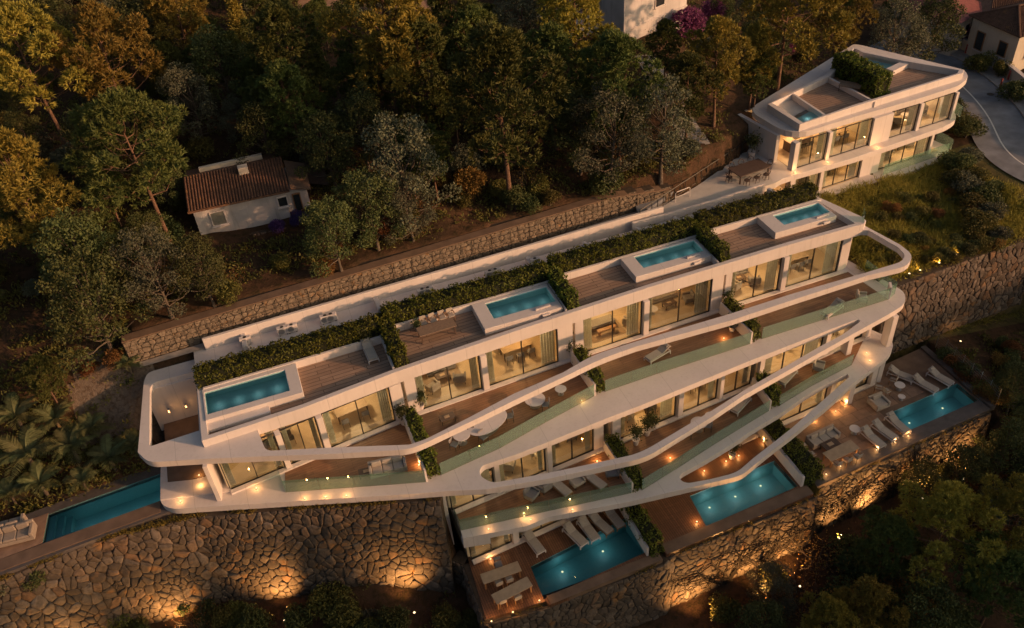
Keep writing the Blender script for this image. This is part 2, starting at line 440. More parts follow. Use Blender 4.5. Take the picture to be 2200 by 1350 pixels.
L_PINK = m_leaf('bougainvillea_bracts', (.20, .045, .125), (.27, .085, .18))
L_PURP = m_leaf('violet_flowers', (.07, .04, .16), (.11, .06, .22))
L_PALM = m_leaf('palm_fronds', (.10, .12, .05), (.16, .165, .075), .3)
L_GRASS = m_leaf('grass_blades', (.17, .175, .036), (.31, .26, .06), .4)
E_LAMP = m_emit('lamp_lens', (1.0, .70, .36), 2.8)
E_POOL = m_emit('pool_lamp_lens', (1.0, .86, .5), 1.3)
E_PEND = m_emit('pendant_bulb', (1.0, .72, .36), 6.0)
# ------------------------------------------------------------------ terrain
Z3, Z2, Z1, ZP = -4.1, -7.4, -10.7, -4.5        # terrace levels of the long villa (roof parapet = 0), left pool deck
def ss(a, b, x):
    t = np.clip((x-a)/(b-a), 0, 1); return t*t*(3-2*t)
WL = PL([(-300, 1390), (0, 1248), (200, 1166), (420, 1112), (640, 1095), (932, 1080)], -4.75)       # face of the big stone wall, top line
WF = PL([(1040, 1342), (1180, 1304), (1428, 1212), (1440, 1196), (1752, 1068), (1752, 1050), (2130, 886)], -10.95)   # face of the wall under the pool terraces
WLX = [p[0] for p in WL]; WLY = [p[1] for p in WL]
WFX = [p[0] for p in WF]; WFY = [p[1] for p in WF]
ROADZ = -3.0
ROAD_C = [(78.0, 30.0), (66.0, 37.5)]+PL([(2215, 352), (2168, 268), (2125, 212), (2083, 172), (2035, 138), (1985, 112), (1900, 85)], ROADZ)
def road_dist(x, y):
    best = np.full(np.shape(x), 1e9)
    for a, b in zip(ROAD_C[:-1], ROAD_C[1:]):
        ax, ay = a; dx, dy = b[0]-ax, b[1]-ay; L = dx*dx+dy*dy
        t = np.clip(((x-ax)*dx+(y-ay)*dy)/L, 0, 1)
        best = np.minimum(best, np.hypot(x-ax-t*dx, y-ay-t*dy))
    return best
def gab_y(x): return 49.35+.055*x          # line of the gabion wall behind the path
def ground(x, y, rough=True):
    x = np.asarray(x, float); y = np.asarray(y, float)
    yy = np.maximum(y, 51.0)
    hill = 1.9+.21*(yy-51.5) - ss(33, 60, x)*(5.4+.10*(yy-51.5))
    hill = hill + ss(85, 140, y)*12
    leftz = np.interp(y, [30, 36, 42.6, 44, 47, 50, 55, 60], [-7, -5.0, -4.6, -3.9, -2.4, .5, 2.7, 3.8])
    leftz = leftz - np.clip((-12-x)*.06, 0, 3)
    z = np.where(y > 56, hill, leftz*(1-ss(48, 56, y))+hill*ss(48, 56, y))
    yl_ = np.interp(x, WLX, WLY); z = np.where((x > -24) & (y > yl_+.2) & (y < 42.8), -6.6, z)
    lw = 1-ss(-12.0, -10.6, x)
    strip = np.where(y > gab_y(x)+.5, hill, -.12)                # path between gabion wall and villa
    strip = np.where(y < 48.5+.03*x, -1.2, strip)
    strip = np.where(y < 46.9, -12.0, strip)                      # dug out below the villa
    strip = np.where((x < 5.0) & (y < 46.9), np.where(x < -9.0, -6.2, -4.75), strip)
    z = z*lw + strip*(1-lw)
    # right: slope of grass between the upper villa and the right-hand wall
    gr = np.interp(y, [38.5, 39.0, 44, 50.0, 53], [-4.35, -4.3, -3.7, -3.25, -3.2]) - ss(52, 58, x)*.0
    rw = ss(39.6, 40.4, x)
    backr = np.where(y > 52.5, np.minimum(hill, 99), gr)
    villa_pad = (x > 37.5) & (x < 59) & (y > 50.2) & (y < 56)
    backr = np.where(villa_pad, np.minimum(backr, -3.3), backr)
    z = z*(1-rw) + backr*rw
    z = np.where((x > 37.0) & (x < 41.0) & (y > 46.9) & (y < 53), -3.5, z); z = np.where((x > 32.5) & (x <= 37.0) & (y > 46.9) & (y < 51.2), -.7, z)
    z = np.where((x > 25.0) & (x < 41.0) & (y > 46.9) & (y < 49.15+(x-25.6)*.447), np.minimum(z, -.7), z)
    # terraces under the pools
    z = np.where((x >= 5.0) & (y < 46.0) & (x < 40.0), -13.4, z)
    low_r = -11.0 - .16*np.clip(x-46, 0, 40)
    gty = np.interp(x, [40.6, 42.6, 48.4, 55.6], [38.75, 38.85, 39.25, 39.5]); z = np.where((x >= 39.6) & (y < gty+.35), low_r, z)
    z = np.where((x >= 39.6) & (x < 45.6) & (y < 38.9), -13.2, z)
    # below the walls
    ywl = np.interp(x, WLX, WLY); lowl = np.interp(x, [-25, -8, 0, 5], [-12.6, -12.4, -11.8, -13.0])-.30*np.clip(ywl-y-1.0, 0, 60)
    z = np.where((x < 5.2) & (y < ywl+.45), lowl, z)
    ywf = np.interp(x, WFX, WFY); lowf = np.interp(x, [5, 7, 16, 30, 44, 60], [-12.8, -15.6, -16.2, -15.6, -15.0, -16])-.24*np.clip(ywf-y, 0, 60)
    z = np.where((x >= 5.2) & (x < 46) & (y < ywf+.45), lowf, z)
    lr = -11.0-.16*np.clip(x-46, 0, 40)-.42*np.clip(34-y, 0, 60)
    z = np.where((x >= 46) & (y < 38.0), lr, z)
    # the road cutting
    d = road_dist(x, y); k = (1-ss(4.2, 7.5, d))*np.where((y > 39.3) | (x > 60), 1.0, 0.0)
    z = z*(1-k) + (ROADZ-.10)*k
    far = ss(62, 75, x)*(1-ss(20, 34, 60-y)); z = z*(1-far) + np.minimum(z, -2.6)*far
    if rough:
        w = np.clip((d-4.5)/3, 0, 1)*np.where((y > 51.5) | (x < -12) | (y < np.where(x < 5.2, ywl, ywf)-.5) | ((x > 40.5) & (y > 39.6)), 1, 0)
        z = z + w*(.10*np.sin(x*.83+y*.47+1.7*np.sin(y*.31))+.08*np.sin(y*1.07-x*.6+1.3+1.5*np.sin(x*.23))+.05*np.sin(x*2.6+np.sin(y*1.1))*np.cos(y*2.2+np.sin(x*.7)))
    return z
def gz(x, y): return float(ground(np.array([x]), np.array([y]))[0])
def hit(px, py, up=0.0):
    """ground point seen at a pixel (or, with up, the foot of something whose height 'up' shows at that pixel)"""
    d = ray(px, py)
    t = np.linspace(25, 220, 2600)/np.linalg.norm(d)
    q = CAM_POS+d[None, :]*t[:, None]
    g = ground(q[:, 0], q[:, 1], False)+up
    if up:                                        # nothing is rooted in the villas or on their terraces
        x, y = q[:, 0], q[:, 1]; yl, yf = np.interp(x, WLX, WLY), np.interp(x, WFX, WFY)
        g = np.where((x > -11.5) & (x < 5.2) & (y > yl-.9) & (y < 49.8) | (x >= 5.2) & (x < 45.6) & (y > yf-1.0) & (y < np.where(x < 34, 51.4, 38.9)) | (x > 36.5) & (x < 60) & (y > 50) & (y < 60.5) & (y < 60+(x-52)*1.0) & (y > 45), -999, g)
    i = int(np.argmax(q[:, 2] < g)); p = q[i]
    return (float(p[0]), float(p[1]), gz(p[0], p[1]))

xs = np.unique(np.concatenate([np.arange(-90, -26, 4), np.arange(-26, 76, .55), np.arange(76, 150, 4)]))
ys = np.unique(np.concatenate([np.arange(-30, 16, 4), np.arange(16, 100, .55), np.arange(100, 190, 4)]))
GX, GY = np.meshgrid(xs, ys)
GZ = ground(GX, GY)
nx, ny = len(xs), len(ys)
gi = np.arange(nx*ny).reshape(ny, nx)
gf = np.stack([gi[:-1, :-1], gi[:-1, 1:], gi[1:, 1:], gi[1:, :-1]], -1).reshape(-1, 4)
gme = mesh_np('hillside', np.stack([GX, GY, GZ], -1).reshape(-1, 3), gf, True)
gme.materials.append(SOIL); gme.materials.append(GRASSY)
cx = (GX[:-1, :-1]+.3).ravel(); cy = (GY[:-1, :-1]+.3).ravel()
ROCKY = m_ground('pale_rocky_earth', (.15, .115, .09), (.20, .16, .13), (.09, .06, .04), 2.0)
gme.materials.append(ROCKY)
mi = ((cx > 39.5) & (cx < 60) & (cy > 38.4) & (cy < 52)).astype(np.int32)
mi[(cx > -15.5) & (cx < -10.2) & (cy > 45.6+.4*np.sin(cx*2.1)) & (cy < 49.6+.5*np.sin(cx*1.3))] = 2
gme.polygons.foreach_set('material_index', mi)
ob('hillside', gme, None, kind='structure', label='dark wooded hillside stepping down past the villas')

# ridge added out of view, crest shaped to keep sun off the lowest terraces
rm = MB(); rx = np.linspace(-60, 190, 26)
RIDGE_C = np.array([105.0, -40.0]); RIDGE_T = np.array([.6, .8])
prof = [(-30, -24), (-14, -7), (0, 0), (14, -7), (30, -24)]
rv = []
for k, u in enumerate(np.linspace(-110, 60, 24)):
    for o, dz in prof:
        c = RIDGE_C+RIDGE_T*u+np.array([.8, -.6])*o
        rv.append((c[0], c[1], min(30.0, max(4.0, 23.5-.356*u))+dz+1.0*math.sin(k*1.7)+.6*math.sin(k*3.9+o)))
rf = [(k*5+j, k*5+j+1, k*5+j+6, k*5+j+5) for k in range(23) for j in range(4)]
rm.add(rv, rf); ob('ridge', rm, SOIL, kind='structure', label='unseen ridge added off to the right to shade the lowest terraces')

# ------------------------------------------------------------------ the road on the right
def offset_line(pts, o):
    out = []
    for i, p in enumerate(pts):
        a = np.array(pts[max(i-1, 0)]); b = np.array(pts[min(i+1, len(pts)-1)]); d = b-a; d /= np.hypot(*d)
        out.append((p[0]-d[1]*o, p[1]+d[0]*o))
    return out
def densify(pts, n=5):
    """Catmull-Rom through plan points"""
    out = []; q = [pts[0]]+list(pts)+[pts[-1]]
    for i in range(1, len(q)-2):
        p0, p1, p2, p3 = [np.array(a) for a in q[i-1:i+3]]
        for k in range(n):
            t = k/n; out.append(tuple(.5*((2*p1)+(-p0+p2)*t+(2*p0-5*p1+4*p2-p3)*t*t+(-p0+3*p1-3*p2+p3)*t**3)))
    return out+[tuple(pts[-1])]
RC = np.array(densify(ROAD_C, 12)); _l = np.concatenate([[0], np.cumsum(np.hypot(*(RC[1:]-RC[:-1]).T))]); _t = np.linspace(0, _l[-1], 110)
RC = np.column_stack([np.interp(_t, _l, RC[:, 0]), np.interp(_t, _l, RC[:, 1])])
for _ in range(60): RC[1:-1] = RC[1:-1]*.5+(RC[:-2]+RC[2:])*.25
RC = [tuple(p) for p in RC]
def strip_mesh(line, o0, o1, z):
    a, b = offset_line(line, o0), offset_line(line, o1); m = MB()
    n = len(a); m.add([(*p, z) for p in a]+[(*p, z) for p in b], [(i, i+1, n+i+1, n+i) for i in range(n-1)]); return m
def strip_solid(line, o0, o1, z0, z1):
    a, b = offset_line(line, o0), offset_line(line, o1); n = len(a); m = MB()
    vs = [(*p, z0) for p in a]+[(*p, z0) for p in b]+[(*p, z1) for p in a]+[(*p, z1) for p in b]; fs = []
    for i in range(n-1):
        fs += [(i, i+1, n+i+1, n+i)[::-1], (2*n+i, 2*n+i+1, 3*n+i+1, 3*n+i), (i, i+1, 2*n+i+1, 2*n+i), (n+i+1, n+i, 3*n+i, 3*n+i+1)]
    fs += [(0, n, 3*n, 2*n), (n-1, 2*n-1, 4*n-1, 3*n-1)]
    return m.add(vs, fs)
road = ob('road', strip_mesh(RC, -1.8, 3.4, ROADZ), ASPHALT, kind='structure', label='grey asphalt road curving past the upper villa')
ob('edge_line', strip_mesh(RC, 1.15, 1.28, ROADZ+.005), LINE, road)
ob('kerb', strip_solid(RC, -2.1, -1.8, ROADZ-.2, ROADZ+.12), PAVING, road)
side = ob('pavement', strip_solid(RC, -3.6, -2.1, ROADZ-.2, ROADZ+.10), PAVING, kind='structure', label='concrete pavement along the outer side of the road')
mh = P(2128, 203, ROADZ)
ob('manhole_cover', MB().cyl(mh[0], mh[1], ROADZ-.05, ROADZ+.008, .33, 18), FRAME, road)
rw = empty('roadside_wall', (0, 0, 0), label='low cream garden wall with white coping along the pavement', cat='wall')
ob('wall_body', strip_solid(RC, -3.95, -3.65, ROADZ-.3, ROADZ+1.15), WHITE2, rw)
ob('coping', strip_solid(RC, -4.02, -3.60, ROADZ+1.15, ROADZ+1.24), WHITE, rw)
# ------------------------------------------------------------------ the long terraced villa
VB = empty('terraced_villa', (0, 0, 0), label='long white terraced villa block with sweeping ribbon slabs and roof pools', cat='villa')
# --- upper slab with the ribbon in front of the top floor and the loops at both ends
ZS1 = -.55
o1 = PL([(296, 972), (303, 890), (309, 818)], ZS1)+PL([(318, 800)], ZS1)+[P(445, 765, ZS1), (4.0, 46.9), (39.0, 46.9)]
o1 += PL([(1863, 488), (1934, 526), (1962, 548), (1950, 572), (1866, 592), (1703, 645), (1570, 689), (1366, 745), (1290, 772), (1210, 811), (1104, 861), (1031, 897),
          (912, 953), (878, 966), (723, 975), (560, 981), (427, 987), (318, 994)], ZS1)
r1 = [0, 0, .8, .8, 0, 0, 0, 0, 0, 1.4, 1.2, 0, 0, 0, 0, 1.0, 0, 0, 0, 1.2, .6, 0, 0, 0, 1.6]
o1 = fillet(o1, r1)
h1 = fillet(PL([(321, 960), (322, 834), (330, 822), (417, 799), (423, 841), (428, 925)], ZS1), [.2, .3, .3, 0, 0, 0], 3)
FAS = PL([(433, 948), (650, 877), (850, 800), (1125, 706), (1400, 616), (1700, 525), (1857, 481)], 0.0)        # front edge of the roof parapet
def fas_y(x): return float(np.interp(x, [p[0] for p in FAS], [p[1] for p in FAS]))
h2 = PL([(571, 969), (706, 962), (879, 955.5), (912, 945), (1002, 900), (1104, 846), (1210, 800), (1262, 770), (1290, 758), (1366, 734), (1570, 674), (1703, 631), (1863, 585), (1936, 563), (1946, 549), (1930, 532), (1866, 495)], ZS1)
h2 += [(x, fas_y(x)+.30) for x in (39.4, 34, 28, 22, 16, 10, 4.5, -1, -4.4)]
h2 = fillet(h2, [.4, 0, 0, 1.0, 0, 0, 0, .6, 1.0, 0, 0, 0, 0, .5, .6, 0, 0]+[0]*8+[.4], 5)
ob('roof_slab', MB().prism(o1, -1.0, ZS1, [h1, h2]), WHITE, VB, bevel=.04)
# --- roof body: parapet ring round the sunken decks
rb_out = FAS+[P(1861, 474, 0), P(1852, 466, 0), P(1775, 431, 0), (39.1, 46.7), (-7.6, 46.7), P(421, 812, 0)]
rb_in = [(p[0]+(.40 if i == 0 else 0), p[1]+.34) for i, p in enumerate(FAS[:-1])]+[(FAS[-1][0]-.55, FAS[-1][1]+.34), (38.85, 46.3), (-7.15, 46.3)]
ob('parapet', MB().prism(rb_out, -.97, 0.0, [rb_in]), WHITE, VB, bevel=.03)
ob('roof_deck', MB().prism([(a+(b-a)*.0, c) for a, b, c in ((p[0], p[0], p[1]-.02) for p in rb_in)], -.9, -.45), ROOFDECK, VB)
UX = [-7.3, 4.75, 16.9, 28.7, 39.4]            # party lines between the four villas
# planter walls behind the decks (white upstand, hedge grows behind it)
HY = {0: (44.0, 44.2), 1: (44.9, 45.0), 2: (45.35, 45.5), 3: (45.75, 45.75)}
for u in range(4):
    ob('planter_wall', MB().wall((UX[u]+.25, HY[u][0]), (UX[u+1]-.25, HY[u][1]), .18, -.46, .12), WHITE, VB, bevel=.015)
# service corridor behind the hedges
ob('corridor_floor', MB().box(-7.4, 34.0, 46.72, 48.45, -.95, -.15), WHITE, VB)
ob('back_parapet', MB().wall((-6.6, 48.15), (27.6, 49.18), .22, -.6, .75), WHITE, VB, bevel=.02)
for px, py in ((527, 748), (818, 668), (1135, 556), (1255, 522)):
    x, y = P(px, py, .3); ob('corridor_fin', MB().box(x-.16, x+.16, 46.72, 48.1, -.5, .35), WHITE, VB, bevel=.02)
# --- middle slab (floor of the top storey) with its ribbon over the storey below
o3 = PL([(345, 1012), (344, 1044), (345, 1084)], Z3)+PL([(372, 1095)], Z3)+PL([(427, 1090.5), (630, 1077.5), (880, 1062), (969, 1055), (1046, 1051.5), (1180, 1028.5), (1372, 987), (1400, 976), (1530, 896), (1600, 848.6), (1763, 757), (1844, 711.5), (1916, 672), (1946, 652), (1944, 628), (1918, 612)], Z3)
o3 += [(40.6, 41.6), (39.4, 47.0), (-7.4, 47.0), (-10.9, 43.5)]
r3 = [0, 0, .9, .9, 0, 0, 0, 0, 0, 0, .8, .8, 0, 0, 0, 0, .5, 1.4, 1.2, .6, 0, 0, 0, 0]
h3 = PL([(1029, 1013), (1037, 1000), (1106, 978), (1180, 949), (1304, 899), (1375, 872), (1600, 780), (1787, 707), (1843, 686), (1849, 690.5), (1812, 718), (1763, 744), (1600, 838), (1530, 882), (1392, 964), (1362, 977), (1180, 1016), (1058, 1038), (1035, 1026)], Z3)
r3h = [.6, .6, 0, 0, 0, 0, 0, 0, .1, .1, .3, 0, 0, 0, .8, .8, 0, .6, .6]
ob('middle_slab', MB().prism(fillet(o3, r3), Z3-.46, Z3, [fillet(h3, r3h)]), WHITE, VB, bevel=.04)
# --- lower slab (floor of the middle storey)
o2 = PL([(986, 1128), (995, 1157), (1130, 1131), (1180, 1111), (1358, 1077), (1440, 1058), (1513, 1041), (1578, 1026), (1597, 1019), (1652, 974), (1701, 936.5), (1780, 871.5), (1825, 830), (1880, 788), (1913, 761), (1920, 740), (1910, 725)], Z2)
o2 += [(39.6, 38.5), (39.4, 41.9), (5.2, 41.9)]
r2 = [0, 0, 0, 0, 0, 0, 0, .6, .6, 0, 0, 0, .4, 0, 1.0, .8, .5, 0, 0, 0]
h2b = PL([(1459, 1025), (1465, 1017), (1518, 988), (1574, 954), (1611, 928), (1684, 884), (1729, 852), (1773, 826), (1821, 803.5), (1825, 810), (1773, 856), (1701, 920), (1668, 946), (1619, 984), (1588, 1011), (1570, 1019), (1525, 1030), (1478, 1038.5), (1464, 1034)], Z2)
ob('lower_slab', MB().prism(fillet(o2, r2), Z2-.46, Z2, [fillet(h2b, [.5, .4, 0, 0, 0, 0, 0, 0, .1, .1, 0, 0, 0, 0, .6, .5, 0, .4, .4])]), WHITE, VB, bevel=.04)
a, b = P(993, 1156, Z2), P(1052, 1146, Z2)
ob('deep_fascia', MB().prism([(a[0]+.02, a[1]+.02), (b[0], b[1]+.02), (b[0], b[1]+.3), (a[0]+.02, a[1]+.5)], Z2-1.05, Z2-.45), WHITE, VB)
# --- terrace finishes (thin sheets on the slabs)
def gl3(x): return 40.85+.035*x if x > 4.6 else 40.25+.135*(x-1.0)*.9
G3 = {0: ((-7.0, 39.0), (4.6, 40.65)), 1: ((4.85, fas_y(4.85)+.22), (16.75, fas_y(16.75)+.22)), 2: ((16.95, fas_y(16.95)+.22), (28.55, fas_y(28.55)+.22)), 3: ((28.75, fas_y(28.75)+.24), (39.3, fas_y(38.6)+.34))}
B3 = {0: PL([(614, 1058), (916, 1036)], Z3), 1: PL([(948, 1021), (1074, 963.5), (1172, 908), (1277, 851)], Z3), 2: PL([(1300, 842), (1410, 804), (1612, 739)], Z3), 3: PL([(1636, 729), (1763, 689), (1908, 644)], Z3)}
def gl2(x): return 34.75+.098*(x-5.3)
G2 = {1: ((5.5, gl2(5.5)), (16.4, gl2(16.4))), 2: ((17.1, gl2(17.1)), (28.4, gl2(28.4))), 3: ((29.0, gl2(29.0)), (39.0, gl2(39.0)))}
B2 = {1: PL([(990, 1140), (1180, 1098), (1357, 1059.5)], Z2), 2: PL([(1379, 1054), (1464, 1001), (1530, 958), (1652, 883)], Z2), 3: PL([(1673, 873), (1744, 829.5), (1830, 784.5)], Z2)}
def gl1(x): return 33.15+.098*(x-6.0)
G1 = {1: ((5.9, gl1(5.9)), (16.2, gl1(16.2))), 2: ((17.2, gl1(17.2)), (28.2, gl1(28.2))), 3: ((29.4, gl1(29.4)), (38.9, gl1(38.9)))}
for G, B, Z in ((G3, B3, Z3), (G2, B2, Z2)):
    for u in B:
        g0, g1 = G[u]; poly = B[u]+[g1, g0]
        if Z == Z3 and u == 0: poly = B[u]+[g1, (-3.6, 39.35)]
        ob('terrace_deck', MB().prism(poly, Z+.004, Z+.03), TERRDECK, VB)
# --- glass balustrades, panel by panel
def balustrade(line, z, h=1.05, plen=2.2):
    for a, b in zip(line[:-1], line[1:]):
        a, b = np.array(a), np.array(b); L = np.hypot(*(b-a)); n = max(1, round(L/plen))
        for k in range(n):
            p = a+(b-a)*(k/n+.012/L); q = a+(b-a)*((k+1)/n-.012/L)
            ob('balustrade_panel', MB().wall(p, q, .022, z-.05, z+h), BALGLASS, VB)
for u in B3: balustrade(B3[u], Z3)
for u in B2: balustrade(B2[u], Z2)
balustrade([P(596, 1010, Z3), B3[0][0]], Z3)
balustrade([B3[3][-1], P(1922, 632, Z3), (40.5, 41.2)], Z3)
balustrade([B2[1][0], (5.5, 34.2)], Z2)
balustrade([(40.0, 41.8), P(1852, 466, 0)], -.5, 1.3)
ob('end_upright', MB().wall(B3[3][-1], (B3[3][-1][0]+.35, B3[3][-1][1]+.55), .16, Z3, Z3+1.1), WHITE, VB)
# --- glazing
def glaze(a, b, z0, z1, lay, sill=True, cap=True):
    a, b = np.array(a, float), np.array(b, float); L = np.hypot(*(b-a)); d = (b-a)/L; n = np.array([-d[1], d[0]])
    tot = sum(w for _, w in lay); s = 0.0
    at = lambda t, o=0.0: a+d*t+n*o
    for kind, w in lay:
        w = w*L/tot
        if kind == 'wall': ob('facade_wall', MB().wall(at(s), at(s+w), .30, z0, z1), WHITE, VB)
        elif kind == 'post': ob('facade_post', MB().wall(at(s, -.12), at(s+w, -.12), .50, z0, z1), WHITE, VB, bevel=.02)
        elif kind == 'win':
            fr = MB().wall(at(s), at(s+w), .09, z0, z0+.07).wall(at(s), at(s+w), .09, z1-.07, z1)
            fr.wall(at(s), at(s+.06), .09, z0+.07, z1-.07).wall(at(s+w-.06), at(s+w), .09, z0+.07, z1-.07)
            wf = ob('window_frame', fr, FRAME, VB)
            k = max(2, round(w/2.1))
            for i in range(k):
                p0, p1 = s+.06+(w-.12)*i/k, s+.06+(w-.12)*(i+1)/k
                ob('window_pane', MB().wall(at(p0+.02), at(p1-.02), .016, z0+.07, z1-.07), PANE, wf)
                if i: ob('mullion', MB().wall(at(p0-.03), at(p0+.03), .11, z0+.07, z1-.07), FRAME, wf)
            h_ = (math.sin(s*12.9+a[0]*7.7+z0*3.1)*43758.5) % 1.0; cl, cr = w*(.07+.10*h_), w*(.08+.16*((h_*7.3) % 1.0))
            for c0, c1 in ((s+.12, s+.12+cl), (s+w-.12-cr, s+w-.12)):
                m = MB(); nn = 10                                     # gathered sheer curtain
                vs = []
                for i in range(nn+1):
                    q = at(c0+(c1-c0)*i/nn, .28+(.05 if i % 2 else -.05)); vs += [(*q, z0+.04), (*q, z1-.05)]
                m.add(vs, [(2*i, 2*i+2, 2*i+3, 2*i+1) for i in range(nn)]); ob('curtain', m, CURTAIN, VB)
        s += w
    if sill: ob('window_sill', MB().wall(at(0, -.30), at(L, -.30), .34, z0-.001, z0+.13), WHITE, VB, bevel=.015)
for u, lay in ((0, [('win', 3.6), ('post', .35), ('win', 2.3), ('post', .4), ('win', 4.6), ('wall', .8)]), (1, [('wall', .7), ('win', 4.4), ('post', .42), ('win', 5.2), ('wall', 1.1)]),
               (2, [('wall', .6), ('win', 4.5), ('post', .42), ('win', 5.1), ('wall', .9)]), (3, [('wall', .5), ('win', 4.2), ('post', .42), ('win', 4.8), ('wall', .7)])):
    glaze(*G3[u], Z3, -1.0, lay)
for u, lay in ((1, [('win', 3.0), ('post', .35), ('win', 3.3), ('post', .35), ('win', 3.2), ('wall', .7)]), (2, [('wall', .6), ('win', 4.4), ('post', .4), ('win', 3.0), ('post', .3), ('win', 2.6)]), (3, [('wall', .4), ('win', 5.4), ('post', .4), ('win', 3.6), ('post', .5)])):
    glaze(*G2[u], Z2, Z3-.46, lay)
for u, lay in ((1, [('win', 2.8), ('post', .4), ('win', 3.4), ('post', .4), ('win', 3.0)]), (2, [('win', 4.4), ('post', .5), ('win', 4.6)]), (3, [('wall', .4), ('win', 4.4), ('post', .4), ('win', 3.4), ('post', .5)])):
    glaze(*G1[u], Z1, Z2-.46, lay)
# fin wall and columns
a = P(482, 1054, Z3)
ob('fin_wall', MB().wall((a[0]-.35, a[1]-.75), (a[0]-.05, a[1]+1.2), .28, Z3, -1.0), WHITE, VB, bevel=.02)
for x, y, z0, z1 in ((39.55, 36.45, Z2, Z3-.46), (36.4, 36.9, Z2, Z3-.46), (39.2, 36.2, Z1, Z2-.46), (35.9, 35.2, Z1, Z2-.46)):
    ob('column', MB().box(x-.22, x+.22, y-.2, y+.5, z0, z1), WHITE, VB, bevel=.03)
# party walls, back walls, interior floors
def room(x0, x1, g, yb, z0, z1, depth_wall=.2):
    (ax, ay), (bx, by) = g
    ob('room_floor', MB().prism([(ax, ay+.05), (bx, by+.05), (x1, yb), (x0, yb)], z0+.004, z0+.02), INFLOOR, VB)
    ob('back_wall', MB().box(x0, x1, yb, yb+.25, z0, z1), INWALL, VB)
    ob('side_wall', MB().wall((x0, yb), (ax-.02, ay+.25), .2, z0, z1), INWALL, VB)
    ob('side_wall', MB().wall((x1, yb), (bx+.02, by+.25), .2, z0, z1), INWALL, VB)
for u in range(4): room(max(UX[u], -7.0)+.05, UX[u+1]-.05, G3[u], 46.3, Z3, -1.0)
for u, x0, x1 in ((1, 5.3, 16.6), (2, 16.9, 28.5), (3, 28.8, 39.2)): room(x0, x1, G2[u], 41.4, Z2, Z3-.46)
for u, x0, x1 in ((1, 5.7, 16.5), (2, 17.0, 28.4), (3, 29.2, 39.1)): room(x0, x1, G1[u], 39.6, Z1, Z2-.46)
ob('end_wall', MB().wall((39.45, fas_y(38.6)+.4), (39.3, 46.9), .25, Z3, -.98), WHITE, VB)
ob('end_wall', MB().wall((39.4, 38.4), (39.3, 41.8), .25, Z2, Z3-.46), WHITE, VB)
ob('end_wall', MB().wall((39.25, 36.9), (39.2, 39.8), .25, Z1, Z2-.46), WHITE, VB)
ob('rear_wall', MB().box(-7.3, 39.4, 46.75, 46.95, -12.2, -.97), WHITE, VB)
ob('gable_wall', MB().box(-10.9, -7.2, 46.6, 46.9, -4.6, -.98), WHITE, VB)
ob('end_wall', MB().box(4.75, 5.25, 34.6, 42.0, -10.6, Z3-.46), WHITE, VB)
ob('step_ledge', MB().prism(PL([(346, 1040), (486, 1026), (500, 1058), (345, 1076)], Z3), Z3+.001, Z3+.10), WHITE, VB, bevel=.02)
ob('courtyard_floor', MB().prism([(-10.6, 41.0), (-7.2, 40.6), (-7.2, 46.6), (-10.6, 46.6)], Z3+.002, Z3+.02), BROWNCONC, VB)
a = P(590, 1056, Z3)
# --- interior lamps: one or two ceiling lamps in each room
rooms = [(u, 'top', G3[u], 46.3, -1.0, Z3) for u in range(4)]+[(u, 'middle', G2[u], 41.4, Z3-.46, Z2) for u in (1, 2, 3)]+[(u, 'garden', G1[u], 39.6, Z2-.46, Z1) for u in (1, 2, 3)]
place_words = ['leftmost', 'second', 'third', 'rightmost']
for u, st, g, yb, zc, zf in rooms:
    for k, t in enumerate((.27, .72)):
        x = g[0][0]+(g[1][0]-g[0][0])*t; y = (g[0][1]+g[1][1])/2+(yb-(g[0][1]+g[1][1])/2)*.52
        e = empty('ceiling_lamp', (x, y, zc-.02), label='warm round ceiling lamp in the %s-storey room of the %s villa, %s bay' % (st, place_words[u], ('left', 'right')[k]), cat='lamp', group='ceiling lamps in the lit rooms')
        ob('canopy', MB().cyl(0, 0, -.05, 0.0, .16, 14), WHITE, e)
        ob('bulb', MB().lathe([(.02, -.20), (.12, -.18), (.15, -.12), (.12, -.05)], 14), E_PEND, e)
        light('lamp_light', 'POINT', (0, 0, -.34), (330 if st != 'garden' else 180)*(.45, 1.0, 1.2, .7, .25, 1.1, .85)[(u*3+k*2+len(st)) % 7], (WARM, (1.0, .64, .32), (1.0, .54, .20))[(u+k+len(st)) % 3], .18, e)
# ------------------------------------------------------------------ pool terraces on the stone walls
PA = PL([(1140, 1218), (1345, 1113), (1398, 1182), (1168, 1287)], Z1)
PBp = PL([(1482, 1066), (1664, 990), (1714, 1045), (1517, 1131)], Z1)
PC = PL([(1913, 887), (2057, 824), (2109, 867), (1963, 932)], Z1)
PD = PL([(103, 1105), (352, 1015), (357, 1074), (92, 1167)], ZP)
fa0, fa1, fa2 = P(1044, 1330, Z1), P(1172, 1292, Z1), P(1424, 1202, Z1)
ta = [fa0, fa1, P(1182, 1300, Z1), fa2, (17.0, 33.4), (17.0, 39.5), (5.6, 39.5), (5.75, 33.3)]
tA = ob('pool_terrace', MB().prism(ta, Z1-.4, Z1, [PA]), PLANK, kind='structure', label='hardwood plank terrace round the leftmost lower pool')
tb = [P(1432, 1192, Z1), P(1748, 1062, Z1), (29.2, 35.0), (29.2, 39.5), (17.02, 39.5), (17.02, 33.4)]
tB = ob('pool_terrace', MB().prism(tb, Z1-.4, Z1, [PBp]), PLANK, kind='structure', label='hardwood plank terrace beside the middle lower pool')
tc = [P(1756, 1046, Z1), P(2126, 880, Z1), P(1977, 749, Z1), (40.6, 37.4), (40.0, 39.5), (29.22, 39.5), (29.22, 35.0)]
tC = ob('pool_terrace', MB().prism(tc, Z1-.4, Z1, [PC]), BROWNCONC, kind='structure', label='sandstone tiled terrace round the rightmost lower pool')
